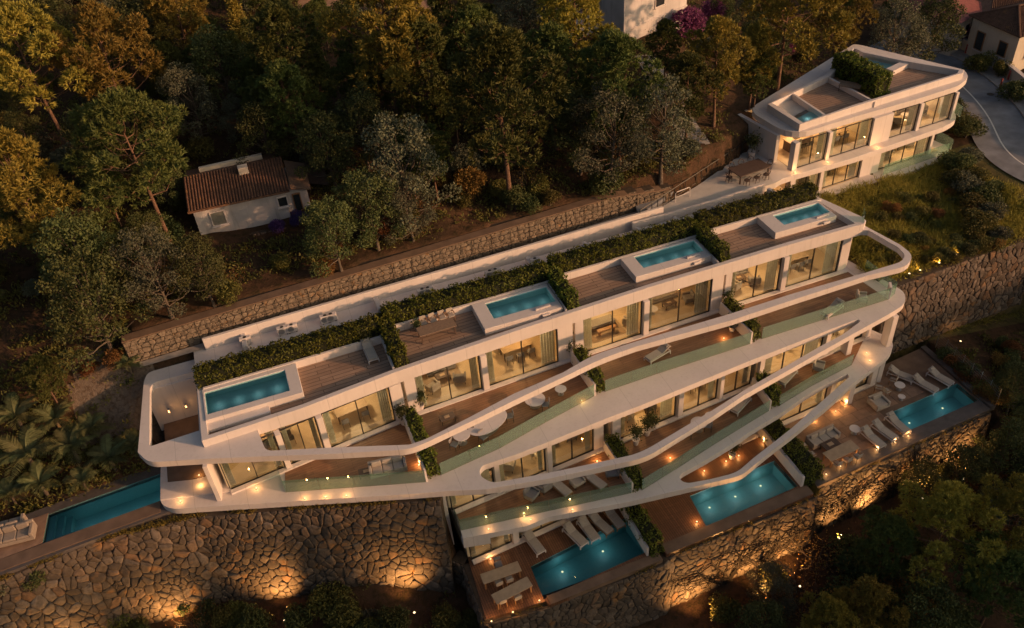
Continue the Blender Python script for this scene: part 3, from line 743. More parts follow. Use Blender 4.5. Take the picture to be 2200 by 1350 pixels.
# its tiles, laid one by one
def clip(poly, a, b):
    out = []; n = len(poly)
    f = lambda p: (b[0]-a[0])*(p[1]-a[1])-(b[1]-a[1])*(p[0]-a[0])
    for i in range(n):
        p, q = poly[i], poly[(i+1) % n]; fp, fq = f(p), f(q)
        if fp >= 0: out.append(p)
        if fp*fq < 0:
            t = fp/(fp-fq); out.append((p[0]+(q[0]-p[0])*t, p[1]+(q[1]-p[1])*t))
    return out
def inside(p, poly):
    c = False; n = len(poly)
    for i in range(n):
        a, b = poly[i], poly[i-1]
        if (a[1] > p[1]) != (b[1] > p[1]) and p[0] < (b[0]-a[0])*(p[1]-a[1])/(b[1]-a[1])+a[0]: c = not c
    return c
rng = random.Random(5)
front = orient([P(1800, 1012, Z1), P(2085, 888, Z1), P(2112, 868, Z1), P(2050, 812, Z1), P(1977, 752, Z1), (40.5, 37.3), (39.2, 39.3), (29.5, 39.3), P(1690, 1010, Z1), P(1765, 1030, Z1)], True)
tiles_poly = orient([P(1762, 1028, Z1), P(1962, 936, Z1), P(2098, 866, Z1), P(1975, 752, Z1), (40.4, 37.3), (39.0, 39.3), (29.6, 39.3), (29.6, 35)], True)
tw, th = 1.22, .82; ang = R0(4.5)
pcx = [p[0] for p in PC]; pcy = [p[1] for p in PC]
for i in range(-2, 16):
    for j in range(-2, 14):
        cx_, cy_ = 29.6+i*tw+(tw/2 if j % 2 else 0), 29.2+j*th
        q = [(cx_-tw/2+.012, cy_-th/2+.012), (cx_+tw/2-.012, cy_-th/2+.012), (cx_+tw/2-.012, cy_+th/2-.012), (cx_-tw/2+.012, cy_+th/2-.012)]
        q = [(29.6+(x-29.6)*math.cos(ang)-(y-31)*math.sin(ang), 31+(x-29.6)*math.sin(ang)+(y-31)*math.cos(ang)) for x, y in q]
        c = (sum(p[0] for p in q)/4, sum(p[1] for p in q)/4)
        if not all(inside(p, tiles_poly) for p in q) and not inside(c, tiles_poly): continue
        if min(p[0] for p in q) < max(pcx)+.1 and max(p[0] for p in q) > min(pcx)-.1 and min(p[1] for p in q) < max(pcy)+.02 and max(p[1] for p in q) > min(pcy)-.02:
            if any(inside(p, PC) for p in q+[c]): continue
        for k in range(len(tiles_poly)): q = clip(q, tiles_poly[k], tiles_poly[(k+1) % len(tiles_poly)]) if len(q) > 2 else q
        if len(q) < 3: continue
        ob('tile', MB().prism(q, Z1-.01, Z1+.014+rng.uniform(-.003, .003)), PAVE, tC)
ob('terrace_kerb', MB().wall(P(1977, 749, Z1), P(2128, 878, Z1), .45, Z1-.3, Z1+.16, 1), DARKSTONE, tC)
ob('front_coping', MB().wall(P(1757, 1044, Z1), P(2128, 880, Z1), 1.05, Z1-.3, Z1+.035, 1), DARKSTONE, tC)
ob('front_coping', MB().wall(P(1434, 1191, Z1), P(1748, 1061, Z1), .80, Z1-.3, Z1+.03, 1), BROWNCONC, tB)
ob('front_coping', MB().wall(P(1184, 1299, Z1), P(1424, 1203, Z1), .62, Z1-.3, Z1+.03, 1), BROWNCONC, tA)
tD_poly = PL([(-260, 1262), (-260, 1230), (0, 1127), (110, 1085), (345, 995), (372, 1000), (372, 1098), (345, 1106), (0, 1236), (-260, 1330)], ZP)
tD = ob('pool_terrace', MB().prism(tD_poly, ZP-.3, ZP, [PD]), DARKSTONE, kind='structure', label='dark stone surround of the long pool left of the villa')
ob('paved_floor', MB().prism(PL([(-120, 1186), (104, 1103), (91, 1167), (-120, 1250)], ZP), ZP+.004, ZP+.03), PAVE, tD)
ob('front_coping', MB().prism(PL([(-240, 1318), (345, 1101), (345, 1077), (-240, 1292)], ZP), ZP+.004, ZP+.05), BROWNCONC, tD)

# ------------------------------------------------------------------ pools
POOLBLUE = (.10, .62, .80)
def lap_pool(q, z, label, depth=1.35, lamps=(), power=60, water=WATERD, lining=POOLD, steps=False, col=(.7, .95, 1.0), group='long pools'):
    """q: back-left, back-right, front-right, front-left"""
    cx_ = sum(p[0] for p in q)/4; cy_ = sum(p[1] for p in q)/4
    e = empty('lap_pool', (cx_, cy_, z), label=label, cat='pool', group=group)
    r = [(p[0]-cx_, p[1]-cy_) for p in q]; r = orient(r, True); n = 4
    m = MB(); m.add([(*p, -depth) for p in r], [(0, 1, 2, 3)]); ob('pool_floor', m, lining, e)
    for i in range(4):
        a, b = r[i], r[(i+1) % 4]; ob('pool_wall', MB().wall(a, b, .12, -depth, -.004, -1), lining, e)
    ob('water', MB().add([(*p, -.10) for p in r], [(0, 1, 2, 3)]), water, e)
    if steps:
        bl, br, fr, fl = [(p[0]-cx_, p[1]-cy_) for p in q]
        for k, zz in enumerate((-.30, -.58, -.86)):
            f0, f1 = 0.0, .055*(k+1)
            lerp = lambda a, b, t: (a[0]+(b[0]-a[0])*t, a[1]+(b[1]-a[1])*t)
            ob('step', MB().prism([lerp(bl, br, f1-.055), lerp(bl, br, f1), lerp(fl, fr, f1), lerp(fl, fr, f1-.055)], -depth, zz), lining, e)
    for (u, v) in lamps:
        bl, br, fr, fl = [np.array((p[0]-cx_, p[1]-cy_)) for p in q]
        p = (bl*(1-u)+br*u)*(1-v)+(fl*(1-u)+fr*u)*v
        ob('pool_lamp', MB().lathe([(.0, .03), (.05, .025), (.07, 0)], 12, (p[0], p[1], -depth+.03)), E_POOL, e)
        light('pool_light', 'POINT', (p[0], p[1], -depth*.5), power, col, .25, e)
    return e
lap_pool(PA, Z1, 'long blue pool on the leftmost hardwood terrace, lowest in the picture', lamps=((.28, .22), (.70, .22)), power=6)
lap_pool(PBp, Z1, 'long turquoise pool below the lowest ribbon, between two hedges', lamps=((.2, .22), (.5, .22), (.8, .22)), power=6, lining=POOLT)
lap_pool(PC, Z1, 'blue pool on the tiled terrace at far right', lamps=((.25, .25), (.75, .25), (.5, .75)), power=5)
lap_pool(PD, ZP, 'narrow dark blue pool with steps at far left of the villa', lamps=((.30, .5), (.5, .5), (.7, .5), (.9, .5)), power=3.5, steps=True)

def plunge_pool(bx, wx, ztop, zdeck, zw, label, group='raised roof pools', ledge=None, lining=POOLT, lamp=9):
    """bx, wx: (x0,x1,y0,y1) of the white block and of the water; coping, shell, water, lining"""
    cx_, cy_ = (bx[0]+bx[1])/2, (bx[2]+bx[3])/2
    e = empty('plunge_pool', (cx_, cy_, zdeck), label=label, cat='pool', group=group)
    L = lambda t: (t[0]-cx_, t[1]-cx_, t[2]-cy_, t[3]-cy_)
    B, Wt = L(bx), L(wx); rect = lambda t: [(t[0], t[2]), (t[1], t[2]), (t[1], t[3]), (t[0], t[3])]
    h = ztop-zdeck
    ob('shell', MB().prism(rect(B), 0.0, h, [rect(Wt)]), WHITE, e, bevel=.02)
    fz = .02
    ob('pool_floor', MB().add([(*p, fz) for p in rect(Wt)], [(0, 1, 2, 3)]), lining, e)
    g = .02; T = (Wt[0]-.0, Wt[1]+.0, Wt[2]-.0, Wt[3]+.0)
    for a, b in ((0, 1), (1, 2), (2, 3), (3, 0)):
        r = orient(rect(T), True); ob('lining', MB().wall(r[a], r[b], .03, fz, h-.06, 1), lining, e)
    ob('water', MB().add([(*p, h-zw) for p in rect(Wt)], [(0, 1, 2, 3)]), WATER, e)
    if lamp:
        for q_ in (.14, .38, .62, .86): light('pool_light', 'POINT', (Wt[0]+(Wt[1]-Wt[0])*q_, (Wt[2]+Wt[3])/2, h*.72), lamp/3, (.85, .97, 1.0), .35, e)
    if ledge:
        l = L(ledge); ob('ledge', MB().box(l[0], l[1], l[2], l[3], 0.0, h-.28), WHITE, e, bevel=.015)
    return e
ZD = -.45
yA = lambda px, py: P(px, py, .05)
plunge_pool((-7.12, -1.25, 41.05, 43.95), (-7.0, -2.0, 41.55, 43.62), .06, ZD, .12, 'raised white roof pool at the left end of the long roof', ledge=(-7.1, -3.4, 40.45, 41.05))
plunge_pool((10.85, 16.35, 41.95, 44.85), (11.75, 16.2, 42.75, 44.55), .10, ZD, .10, 'raised white roof pool beside the wooden dining table')
plunge_pool((22.2, 28.1, 42.85, 45.3), (23.15, 27.95, 43.6, 45.1), .10, ZD, .12, 'raised white roof pool in the third roof garden, by its right hedge')
plunge_pool((33.6, 38.8, 43.3, 45.65), (34.75, 38.7, 43.95, 45.4), .10, ZD, .16, 'raised white roof pool at the right end of the long roof')
spout = Proto()
spout.part('spout', MB().rbox(-.55, .55, -.09, .09, 0, .10, .03), WHITE); spout.part('overflow_box', MB().rbox(-.28, .28, -.62, -.46, -.32, -.12, .02), WHITE)
for x, y, w in ((15.1, 42.4, 'second'), (26.9, 43.3, 'third'), (37.8, 43.65, 'rightmost')):
    spout.put('water_spout', (x, y, .11), R0(3), 'white oval water spout on the coping of the %s roof pool' % w, 'spout', 'water spouts of the roof pools')
# ------------------------------------------------------------------ hedges: clipped leaf boxes
def leaf_quads(cen, nrm, size, rs, spread=.9, asp=.55):
    """one rhombic leaf per centre, roughly along its normal"""
    n = len(cen); r = rs.normal(size=(n, 3)); a = nrm*(1-spread*.5)+r*spread; a /= np.linalg.norm(a, axis=1, keepdims=True)
    u = np.cross(a, rs.normal(size=(n, 3))); u /= np.linalg.norm(u, axis=1, keepdims=True); w = np.cross(a, u)
    s = size*rs.uniform(.7, 1.35, (n, 1))
    v = np.stack([cen-u*s, cen-w*s*asp, cen+u*s, cen+w*s*asp], 1).reshape(-1, 3)
    return v, np.arange(4*n).reshape(n, 4)
def hedge(a, b, w, z0, h, label, dens=150, group='clipped hedges', size=.075, planter=None, mat=None):
    a, b = np.array(a[:2]), np.array(b[:2]); L = float(np.hypot(*(b-a))); d = (b-a)/L; ang = math.atan2(d[1], d[0])
    e = empty('hedge', (*a, z0), ang, label=label, cat='hedge', group=group)
    rs = np.random.RandomState(int(abs(a[0]*77+a[1]*13+z0*7)) % 9999+3)
    areas = [('top', L*w), ('f', L*h), ('b', L*h), ('l', w*h), ('r', w*h)]
    cs, ns = [], []
    for k, A in areas:
        n = int(A*dens); u = rs.rand(n); v = rs.rand(n)
        if k == 'top': c = np.stack([u*L, (v-.5)*w, np.full(n, h)], 1); nn = (0, 0, 1)
        elif k == 'f': c = np.stack([u*L, np.full(n, -w/2), v*h], 1); nn = (0, -1, .3)
        elif k == 'b': c = np.stack([u*L, np.full(n, w/2), v*h], 1); nn = (0, 1, .3)
        elif k == 'l': c = np.stack([np.zeros(n), (u-.5)*w, v*h], 1); nn = (-1, 0, .3)
        else: c = np.stack([np.full(n, L), (u-.5)*w, v*h], 1); nn = (1, 0, .3)
        nn = np.array(nn, float)
        bulge = .07*np.sin(c[:, 0]*4.1+c[:, 2]*3+w)+.06*np.sin(c[:, 0]*9.7+c[:, 1]*7)+.05*np.sin(c[:, 0]*2.3+1+c[:, 2]*5)
        c = c+nn*(bulge[:, None]+rs.normal(0, .045, (n, 1))-.02)
        cs.append(c); ns.append(np.repeat(nn[None], n, 0))
    v, f = leaf_quads(np.concatenate(cs), np.concatenate(ns), size, rs)
    ob('foliage', mesh_np('foliage', v, f), mat or L_HEDGE, e)
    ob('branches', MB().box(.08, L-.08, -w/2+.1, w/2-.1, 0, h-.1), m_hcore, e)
    if planter:
        pz0, pz1, off = planter
        ob('planter', MB().box(0.0, L, w/2+off-.08, w/2+off+.06, pz0-z0, pz1-z0), WHITE, e)
    return e
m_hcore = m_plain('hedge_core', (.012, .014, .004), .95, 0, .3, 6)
for u, wd in enumerate(('left end of the long roof', 'dining-table roof garden', 'third roof garden', 'right end of the long roof')):
    x0 = UX[u]+(0.0 if u == 0 else .2); x1 = UX[u+1]-(.2 if u < 3 else .4)
    hedge((x0, HY[u][0]+.75), (x1, HY[u][1]+.75), 1.15, -.3, 1.35, 'long clipped hedge along the back of the %s' % wd)
for u, wd, x in ((0, 'leftmost', 5.0), (1, 'middle', 17.05), (2, 'rightmost', 28.75)):
    yb = HY[u+1][0]+.9
    hedge((x, fas_y(x)+.45), (x-.05, yb), .85, -.42, 1.3, '%s of the three short hedges dividing the roof gardens' % wd)
    ob('divider_wall', MB().box(x-.62, x-.5, fas_y(x)+.4, yb-1, -.46, .02), WHITE, VB)
for u, wd in ((0, 'leftmost'), (1, 'middle'), (2, 'rightmost')):
    f0 = np.array(B3[u][-1]); f1 = np.array(B3[u+1][0]); fm = (f0+f1)/2; g = G3[u][1]
    bk = ((UX[u+1]+.05), g[1]-.5)
    hedge((fm[0]+.05, fm[1]+.12), bk, .72, Z3+.05, 1.25, '%s hedge dividing the upper terraces, passing under the top ribbon' % wd)
    ob('divider_wall', MB().wall((f0[0]+.05, f0[1]), (bk[0]-.5, bk[1]), .12, Z3, Z3+1.0), WHITE, VB)
for u, wd in ((1, 'left'), (2, 'right')):
    f0 = np.array(B2[u][-1]); f1 = np.array(B2[u+1][0]); fm = (f0+f1)/2; g = G2[u][1]
    hedge((fm[0]+.12, fm[1]+.12), (g[0]+.45, g[1]-.4), .78, Z2+.05, 1.25, '%s hedge dividing the middle terraces, passing under the middle ribbon' % wd)
    ob('divider_wall', MB().wall((f0[0]+.05, f0[1]), (g[0]-.02, g[1]-.3), .12, Z2, Z2+.9), WHITE, VB)
h0, h1_ = P(1418, 1192, Z1+.4), P(1352, 1100, Z1+.4)
hedge((16.95, 28.9), (16.75, 33.2), .95, Z1-.2, 1.55, 'tall hedge between the two hardwood pool terraces')
ob('divider_wall', MB().box(16.28, 16.42, 29.0, 33.6, Z1, Z1+.85), WHITE, VB)
hedge((29.25, 29.9), (28.95, 35.2), 1.35, Z1-.2, 1.5, 'wide dark hedge between the middle pool and the tiled terrace')
ob('divider_wall', MB().box(28.22, 28.42, 29.9, 35.4, Z1, Z1+.95), WHITE, VB)
# ------------------------------------------------------------------ upper villa on the right
UV = empty('upper_villa', (48, 55, 0), label='two-storey white villa with wrap-round slab and roof pools above the road bend', cat='villa')
UVI = Vector((-48, -55, 0))
def uo(name, mb, mat, bevel=0.0, parent=None):
    mb.v = [(x-48, y-55, z) for x, y, z in mb.v]; return ob(name, mb, mat, parent or UV, bevel=bevel)
ZU, ZL, ZC = 0.0, -3.15, 2.45
va, vb = P(1697, 366, ZU), P(2042, 254, ZU)             # glazing line of the upper floor
va, vb = np.array(va), np.array(vb); vd = (vb-va)/np.hypot(*(vb-va)); vn = np.array([-vd[1], vd[0]]); VL = float(np.hypot(*(vb-va)))
vt = lambda s, o=0.0: tuple(va+vd*s+vn*o)
ZRS = 2.95
ro = PL([(1606, 236), (1700, 293), (1830, 253), (1974, 212), (2061, 184), (2082, 166), (2072, 150), (1850, 97), (1834, 95)], ZRS)
uo('roof_slab', MB().prism(fillet(ro, [1.4, 2.2, 0, 0, .6, .8, .6, .3, .3]), ZC, ZRS), WHITE, .04)
rin = PL([(1649, 224), (1718, 268), (1830, 231), (2069, 157), (2072, 150), (1940, 126), (1853, 108), (1834, 99), (1773, 161)], 3.55)
rin_i = []
cxy = np.mean(np.array(rin), 0)
for p in rin:
    v = np.array(p)-cxy; rin_i.append(tuple(cxy+v*(1-.42/np.hypot(*v)*1.15)))
uo('roof_parapet', MB().prism(rin, ZRS-.02, 3.55, [rin_i]), WHITE, .03)
uo('roof_deck', MB().prism(rin_i, ZRS-.01, ZRS+.03), ROOFDECK)
# courts on the roof: left pool court, hedge, right deck
fl, fr_ = np.array(rin[1]), np.array(rin[3]); 
def rp(px, py, z=3.4): return P(px, py, z)
c1 = PL([(1703, 201), (1777, 250)], 3.5); uo('court_wall', MB().wall(c1[0], c1[1], .22, ZRS, 3.5), WHITE, .02)
c2 = PL([(1773, 161), (1798, 176), (1882, 219)], 3.45); uo('court_wall', MB().wall(c2[0], c2[2], .22, ZRS, 3.42), WHITE, .02)
pq = PL([(1704, 252), (1741, 232), (1777, 243), (1722, 261)], 3.44)
e = empty('plunge_pool', (*pq[0], ZRS), label='small square roof pool in the left court of the upper villa', cat='pool', group='raised roof pools')
pl = [(p[0]-pq[0][0], p[1]-pq[0][1]) for p in orient(pq, True)]
ob('pool_floor', MB().add([(*p, .16) for p in pl], [(0, 1, 2, 3)]), POOLT, e); ob('water', MB().add([(*p, .47) for p in pl], [(0, 1, 2, 3)]), WATER, e)
light('pool_light', 'POINT', (sum(p[0] for p in pl)/4, sum(p[1] for p in pl)/4, .34), 3, (.85, .97, 1.0), .2, e)
uo('court_floor', MB().prism(PL([(1662, 222), (1705, 204), (1742, 230), (1704, 250)], 3.05), 3.0, 3.05), SCREED)
pq = PL([(1853, 126), (1908, 140), (1938, 130), (1860, 112)], 3.35)
e = empty('plunge_pool', (*pq[0], ZRS), label='small roof pool behind the hedge of the upper villa', cat='pool', group='raised roof pools')
pl = [(p[0]-pq[0][0], p[1]-pq[0][1]) for p in orient(pq, True)]
ob('pool_floor', MB().add([(*p, .06) for p in pl], [(0, 1, 2, 3)]), POOLT, e); ob('water', MB().add([(*p, .34) for p in pl], [(0, 1, 2, 3)]), WATER, e)
w0, w1 = P(1912, 150, 3.4), P(1952, 131, 3.4); ob('coping', MB().wall((w0[0]-pq[0][0], w0[1]-pq[0][1]), (w1[0]-pq[0][0], w1[1]-pq[0][1]), .7, 0, .45), WHITE, e)
ha, hb = P(1893, 205, 3.1), P(1800, 152, 3.1)
hedge(ha, hb, 1.5, ZRS+.02, 1.9, 'dark tall hedge across the roof of the upper villa', size=.09)
# floors and walls
fo = PL([(1660, 392), (1704, 377), (1840, 338), (2030, 272), (2055, 258), (2052, 238)], ZU)+[vt(VL+1.0, 3.0), vt(VL, 8), vt(8, 9.5), vt(-.3, 4.0), vt(-1.4, 1.0)]
uo('upper_floor_slab', MB().prism(fillet(fo, [0, 0, 0, .3, .8, .8, 0, 0, 0, 0, 0]), ZU-.5, ZU), WHITE, .03)
lo = PL([(1640, 456), (1780, 421), (1940, 375), (2025, 345), (2040, 328), (2036, 312)], ZL)+[vt(VL+.6, 3.0), vt(VL, 6), vt(0, 6), vt(-3, 1.0)]
uo('lower_floor_slab', MB().prism(fillet(lo, [0, 0, 0, .6, 1.0, .8, 0, 0, 0, 0]), ZL-.4, ZL), WHITE, .03)
def uglaze(lay, z0, z1, s0, off=0.0):
    s = s0
    for kind, w in lay:
        at = lambda t, o=0.0: vt(t, o+off)
        if kind == 'wall': uo('facade_wall', MB().wall(at(s), at(s+w), .45, z0, z1), WHITE)
        elif kind == 'post': uo('facade_post', MB().wall(at(s, .05), at(s+w, .05), .55, z0, z1), WHITE, .02)
        elif kind == 'win':
            k = max(2, round(w/1.5))
            fr = MB().wall(at(s), at(s+w), .08, z0, z0+.06).wall(at(s), at(s+w), .08, z1-.06, z1).wall(at(s), at(s+.05), .08, z0+.06, z1-.06).wall(at(s+w-.05), at(s+w), .08, z0+.06, z1-.06)
            wf = uo('window_frame', fr, FRAME)
            for i in range(k):
                p0, p1 = s+.05+(w-.1)*i/k, s+.05+(w-.1)*(i+1)/k
                uo('window_pane', MB().wall(at(p0+.015), at(p1-.015), .016, z0+.06, z1-.06), PANE, parent=wf)
                if i: uo('mullion', MB().wall(at(p0-.025), at(p0+.025), .09, z0+.06, z1-.06), FRAME, parent=wf)
            for c0, c1_ in ((s+.1, s+.1+w*.16), (s+w-.1-w*.2, s+w-.1)):
                m = MB(); vs = []
                for i in range(9):
                    q = at(c0+(c1_-c0)*i/8, .3+(.05 if i % 2 else -.05)); vs += [(*q, z0+.04), (*q, z1-.05)]
                m.add(vs, [(2*i, 2*i+2, 2*i+3, 2*i+1) for i in range(8)]); uo('curtain', m, CURTAIN)
        s += w
uglaze([('post', .45), ('win', 2.9), ('post', .35), ('win', 4.2), ('wall', 2.0), ('win', 2.9), ('post', .35), ('win', 3.5), ('post', .3)], ZU, ZC, 0.0)
uglaze([('wall', .5), ('win', 2.6), ('post', .35), ('win', 4.0), ('wall', 2.0), ('win', 5.6), ('post', .3)], ZL, ZU-.5, .4, .35)
for z0, z1, d in ((ZU, ZC, 6.5), (ZL, ZU-.5, 5.5)):
    uo('room_floor', MB().prism([vt(.2, .2), vt(VL-.2, .2), vt(VL-.4, d), vt(.4, d)], z0+.003, z0+.02), INFLOOR)
    uo('back_wall', MB().wall(vt(.2, d), vt(VL-.2, d), .25, z0, z1), INWALL)
    uo('partition', MB().wall(vt(8.6, .4), vt(8.6, d), .2, z0, z1), INWALL)
    uo('side_wall', MB().wall(vt(VL-.1, 1.2), vt(VL-.3, d), .3, z0, z1), WHITE)
    uo('side_wall', MB().wall(vt(-.2, 1.6), vt(-.6, d+.5), .35, z0, z1), WHITE)
for z in (ZU, ZL):                            # glass rail at the rounded right end
    pts = [vt(VL+.2, -.75), vt(VL+.75, -.3), vt(VL+.95, .5), vt(VL+.9, 1.6)]
    for a, b in zip(pts[:-1], pts[1:]): uo('balustrade_panel', MB().wall(a, b, .02, z, z+1.0), BALGLASS)
pts = [vt(.9, -.75+.35), vt(VL*.5, -.5), vt(VL-.2, -.55)]
for k in range(7):
    s0, s1 = 9.8+k*1.05, 9.8+(k+1)*1.05-.03
    uo('balustrade_panel', MB().wall(vt(s0, -.55), vt(s1, -.55), .02, ZL, ZL+1.0), BALGLASS)
for k, (s, d, z) in enumerate(((2.5, 3.2, ZC), (6.4, 3.0, ZC), (12.2, 3.0, ZC), (15.8, 3.0, ZC), (3.0, 2.8, ZU-.5), (6.2, 2.8, ZU-.5), (12.5, 2.6, ZU-.5), (15.5, 2.6, ZU-.5))):
    x, y = vt(s, d)
    e = empty('ceiling_lamp', (x, y, z-.02), label='warm ceiling lamp in the %s storey of the upper villa, bay %s from left' % (('upper', 'lower')[k > 3], ('one', 'two', 'three', 'four')[k % 4]), cat='lamp', group='ceiling lamps in the lit rooms')
    ob('canopy', MB().cyl(0, 0, -.05, 0, .15, 14), WHITE, e); ob('bulb', MB().lathe([(.02, -.2), (.11, -.18), (.14, -.12), (.11, -.05)], 14), E_PEND, e)
    light('lamp_light', 'POINT', (0, 0, -.34), 260, WARM, .18, e)
# entrance terrace between the two villas
tp = PL([(1368, 478), (1430, 440), (1500, 398), (1560, 356), (1618, 310), (1640, 318), (1700, 372), (1668, 392), (1640, 402), (1445, 466)], 0.0)
ent = ob('entrance_terrace', MB().prism(tp, -.5, -.004), SCREED, kind='structure', label='pale entrance terrace between the long villa and the upper villa')
tw_ = empty('terrace_walls', (0, 0, 0), label='low white parapet with light wells along the front of the entrance terrace', cat='parapet')
for a, b in (((1358, 486), (1444, 463)), ((1444, 463), (1530, 438)), ((1530, 438), (1642, 402))):
    ob('parapet_run', MB().wall(P(*a, .1), P(*b, .1), .16, -.55, .42), WHITE, tw_, bevel=.015)
for px, py in ((1368, 492), (1448, 470), (1530, 447), (1545, 443), (1650, 408)):
    x, y = P(px, py, .3); ob('cross_wall', MB().wall((x, y), (x+.25, y-1.25), .24, -.55, .45), WHITE, tw_, bevel=.015)
# ------------------------------------------------------------------ stone walls, stone by stone
def voronoi(W, H, cw, ch, drop, rs):
    """irregular rubble cells in a W x H field"""
    pts = []
    ny_ = max(1, int(H/ch)); nx_ = max(1, int(W/cw))
    for j in range(-1, ny_+1):
        for i in range(-1, nx_+1):
            if rs.rand() < drop: continue
            pts.append(((i+.5+(.5 if j % 2 else 0)+rs.uniform(-.42, .42))*W/nx_, (j+.5+rs.uniform(-.42, .42))*H/ny_))
    pts = np.array(pts); asp = cw/ch*.62; cells = []
    q = pts*np.array([1/asp, 1.0])
    for i, p in enumerate(pts):
        if not (-.3 < p[0] < W+.3 and -.3 < p[1] < H+.3): continue
        d = np.hypot(*(q-q[i]).T); near = np.argsort(d)[1:26]
        poly = [(0.0, 0.0), (W, 0.0), (W, H), (0.0, H)]
        R = 4.0*max(cw, ch); poly = [(p[0]-R, p[1]-R), (p[0]+R, p[1]-R), (p[0]+R, p[1]+R), (p[0]-R, p[1]+R)]
        for a, b in (((0, 0), (W, 0)), ((W, 0), (W, H)), ((W, H), (0, H)), ((0, H), (0, 0))): poly = clip(poly, a, b) if len(poly) > 2 else poly
        for k in near:
            if len(poly) < 3: break
            mid = (q[i]+q[k])/2; n = q[k]-q[i]; t = np.array([-n[1], n[0]])
            a = mid*np.array([asp, 1]); b = (mid+t)*np.array([asp, 1]); poly = clip(poly, tuple(a), tuple(b))
        if len(poly) >= 3: cells.append(poly)
    return cells
def stone_mesh(poly, joint, depth, rs):
    """rounded cobble face from a plan cell (u, v): returns verts (u, v, out) and faces"""
    c = np.mean(np.array(poly), 0); p = np.array(poly)
    r = np.hypot(*(p-c).T).mean()
    if r < .10: return None
    s = max(.55, 1-joint/r); p = c+(p-c)*s
    for cut in (.17, .25):                                # break the corners
        nxt = np.roll(p, -1, 0); k = cut*rs.uniform(.5, 1.2); p = np.stack([p*(1-k)+nxt*k, p*k+nxt*(1-k)], 1).reshape(-1, 2)
        if len(p) > 13: break
    p = p+rs.normal(0, .022, p.shape)*r
    n = len(p); tilt = rs.uniform(-.17, .17, 2); bul = depth*rs.uniform(.7, 1.25)
    rings = []
    for k, (sc, d) in enumerate(((1.0, -.06), (1.0, .50), (.91, .88), (.55, 1.0))):
        w = c+(p-c)*sc; o = d*bul+(w-c)@tilt*(d > 0)
        if k: o = o+rs.uniform(-.13, .13, n)*depth
        rings.append(np.column_stack([w, o]))
    v = np.concatenate(rings+[np.array([[*c, bul*1.02]])]); f = []
    for k in range(3):
        for i in range(n):
            j = (i+1) % n; f.append((k*n+i, k*n+j, (k+1)*n+j, (k+1)*n+i))
    for i in range(n): f.append((3*n+i, 3*n+(i+1) % n, 4*n))
    return v, f
def stone_wall(name, line, ztop, zbot, label, cw, ch, batter=.08, depth=.14, joint=.022, thick=.9, drop=.22, seed=1, limit=300, zb_fn=None, cat='wall', mat=None, step=0.0):
    """line: plan points of the face, walked so that the outside lies on the right hand"""
    rs = np.random.RandomState(seed); e = empty(name, (*line[0], ztop), label=label, cat=cat)
    o0 = np.array([line[0][0], line[0][1]])
    L = np.array(line); seg = np.hypot(*(L[1:]-L[:-1]).T); cum = np.concatenate([[0], np.cumsum(seg)]); W = float(cum[-1]); H = ztop-zbot
    def at(u, v, out):
        u_ = np.clip(u, 0, W-1e-6); k = np.clip(np.searchsorted(cum, u_, 'right')-1, 0, len(seg)-1)
        d = (L[k+1]-L[k])/seg[k][:, None]; n = np.column_stack([d[:, 1], -d[:, 0]])
        p = L[k]+d*(u-cum[k])[:, None]; z = zbot+v
        off = batter*(ztop-z)+out
        p = p+n*off[:, None]-o0
        return np.column_stack([p, z-ztop])
    # core behind the stones
    m = MB()
    for k in range(len(seg)):
        us = np.array([cum[k]+1e-4, cum[k+1]-1e-4]); a = at(us, np.array([0., 0.]), np.zeros(2)-.03); b = at(us, np.array([H, H]), np.zeros(2)-.03)
        c_ = at(us, np.array([H, H]), np.zeros(2)-thick); d_ = at(us, np.array([0., 0.]), np.zeros(2)-thick)
        m.add([a[0], a[1], b[1], b[0], c_[1], c_[0], d_[0], d_[1]], [(0, 1, 2, 3), (3, 2, 4, 5), (5, 4, 7, 6), (6, 0, 3, 5), (1, 7, 4, 2)])
    ob('wall_core', m, MORTAR, e)
    cells = voronoi(W, H, cw, ch, drop, rs)
    made = []
    for poly in cells:
        c = np.mean(np.array(poly), 0); A = abs(sum(poly[i][0]*poly[i-1][1]-poly[i-1][0]*poly[i][1] for i in range(len(poly))))/2
        made.append((A, poly))
    made.sort(key=lambda t: -t[0])
    rest_v, rest_f, nv = [], [], 0
    cnt = 0
    for A, poly in made:
        g = stone_mesh(poly, joint, depth, rs)
        if g is None: continue
        v, f = g; w = at(v[:, 0], v[:, 1], v[:, 2])
        if cnt < limit:
            me = bpy.data.meshes.new('stone'); me.from_pydata(w.tolist(), [], f); me.shade_smooth(); ob('stone', me, mat or STONEW, e); cnt += 1
        else:
            rest_v.append(w); rest_f += [tuple(i+nv for i in ff) for ff in f]; nv += len(w)
    if rest_v:
        me = bpy.data.meshes.new('small_stones'); me.from_pydata(np.concatenate(rest_v).tolist(), [], rest_f); me.shade_smooth(); ob('small_stones', me, mat or STONEW, e, kind='stuff')
    return e
wl = [p for p in WL]; wl = wl[:-1]+[(4.75, wl[-1][1])]
stone_wall('stone_wall', wl, -4.72, -13.4, 'tall wall of big rounded fieldstones below the left end of the villa', 0.46, .35, .10, .10, .014, seed=4, drop=.44)
stone_wall('stone_wall', [(4.75, wl[-1][1]), (5.28, 33.0), (5.30, 28.75)], -10.75, -17.0, 'short side wall of grey stones along the left edge of the lowest plank terrace', .62, .5, .03, .10, seed=9, limit=120)
wfl = [(5.30, WF[0][1]+.05)]+WF[:]
stone_wall('stone_wall', wfl, -10.98, -17.2, 'long stone wall holding up the three lower pool terraces', .46, .33, .06, .08, .014, seed=7, drop=.42)
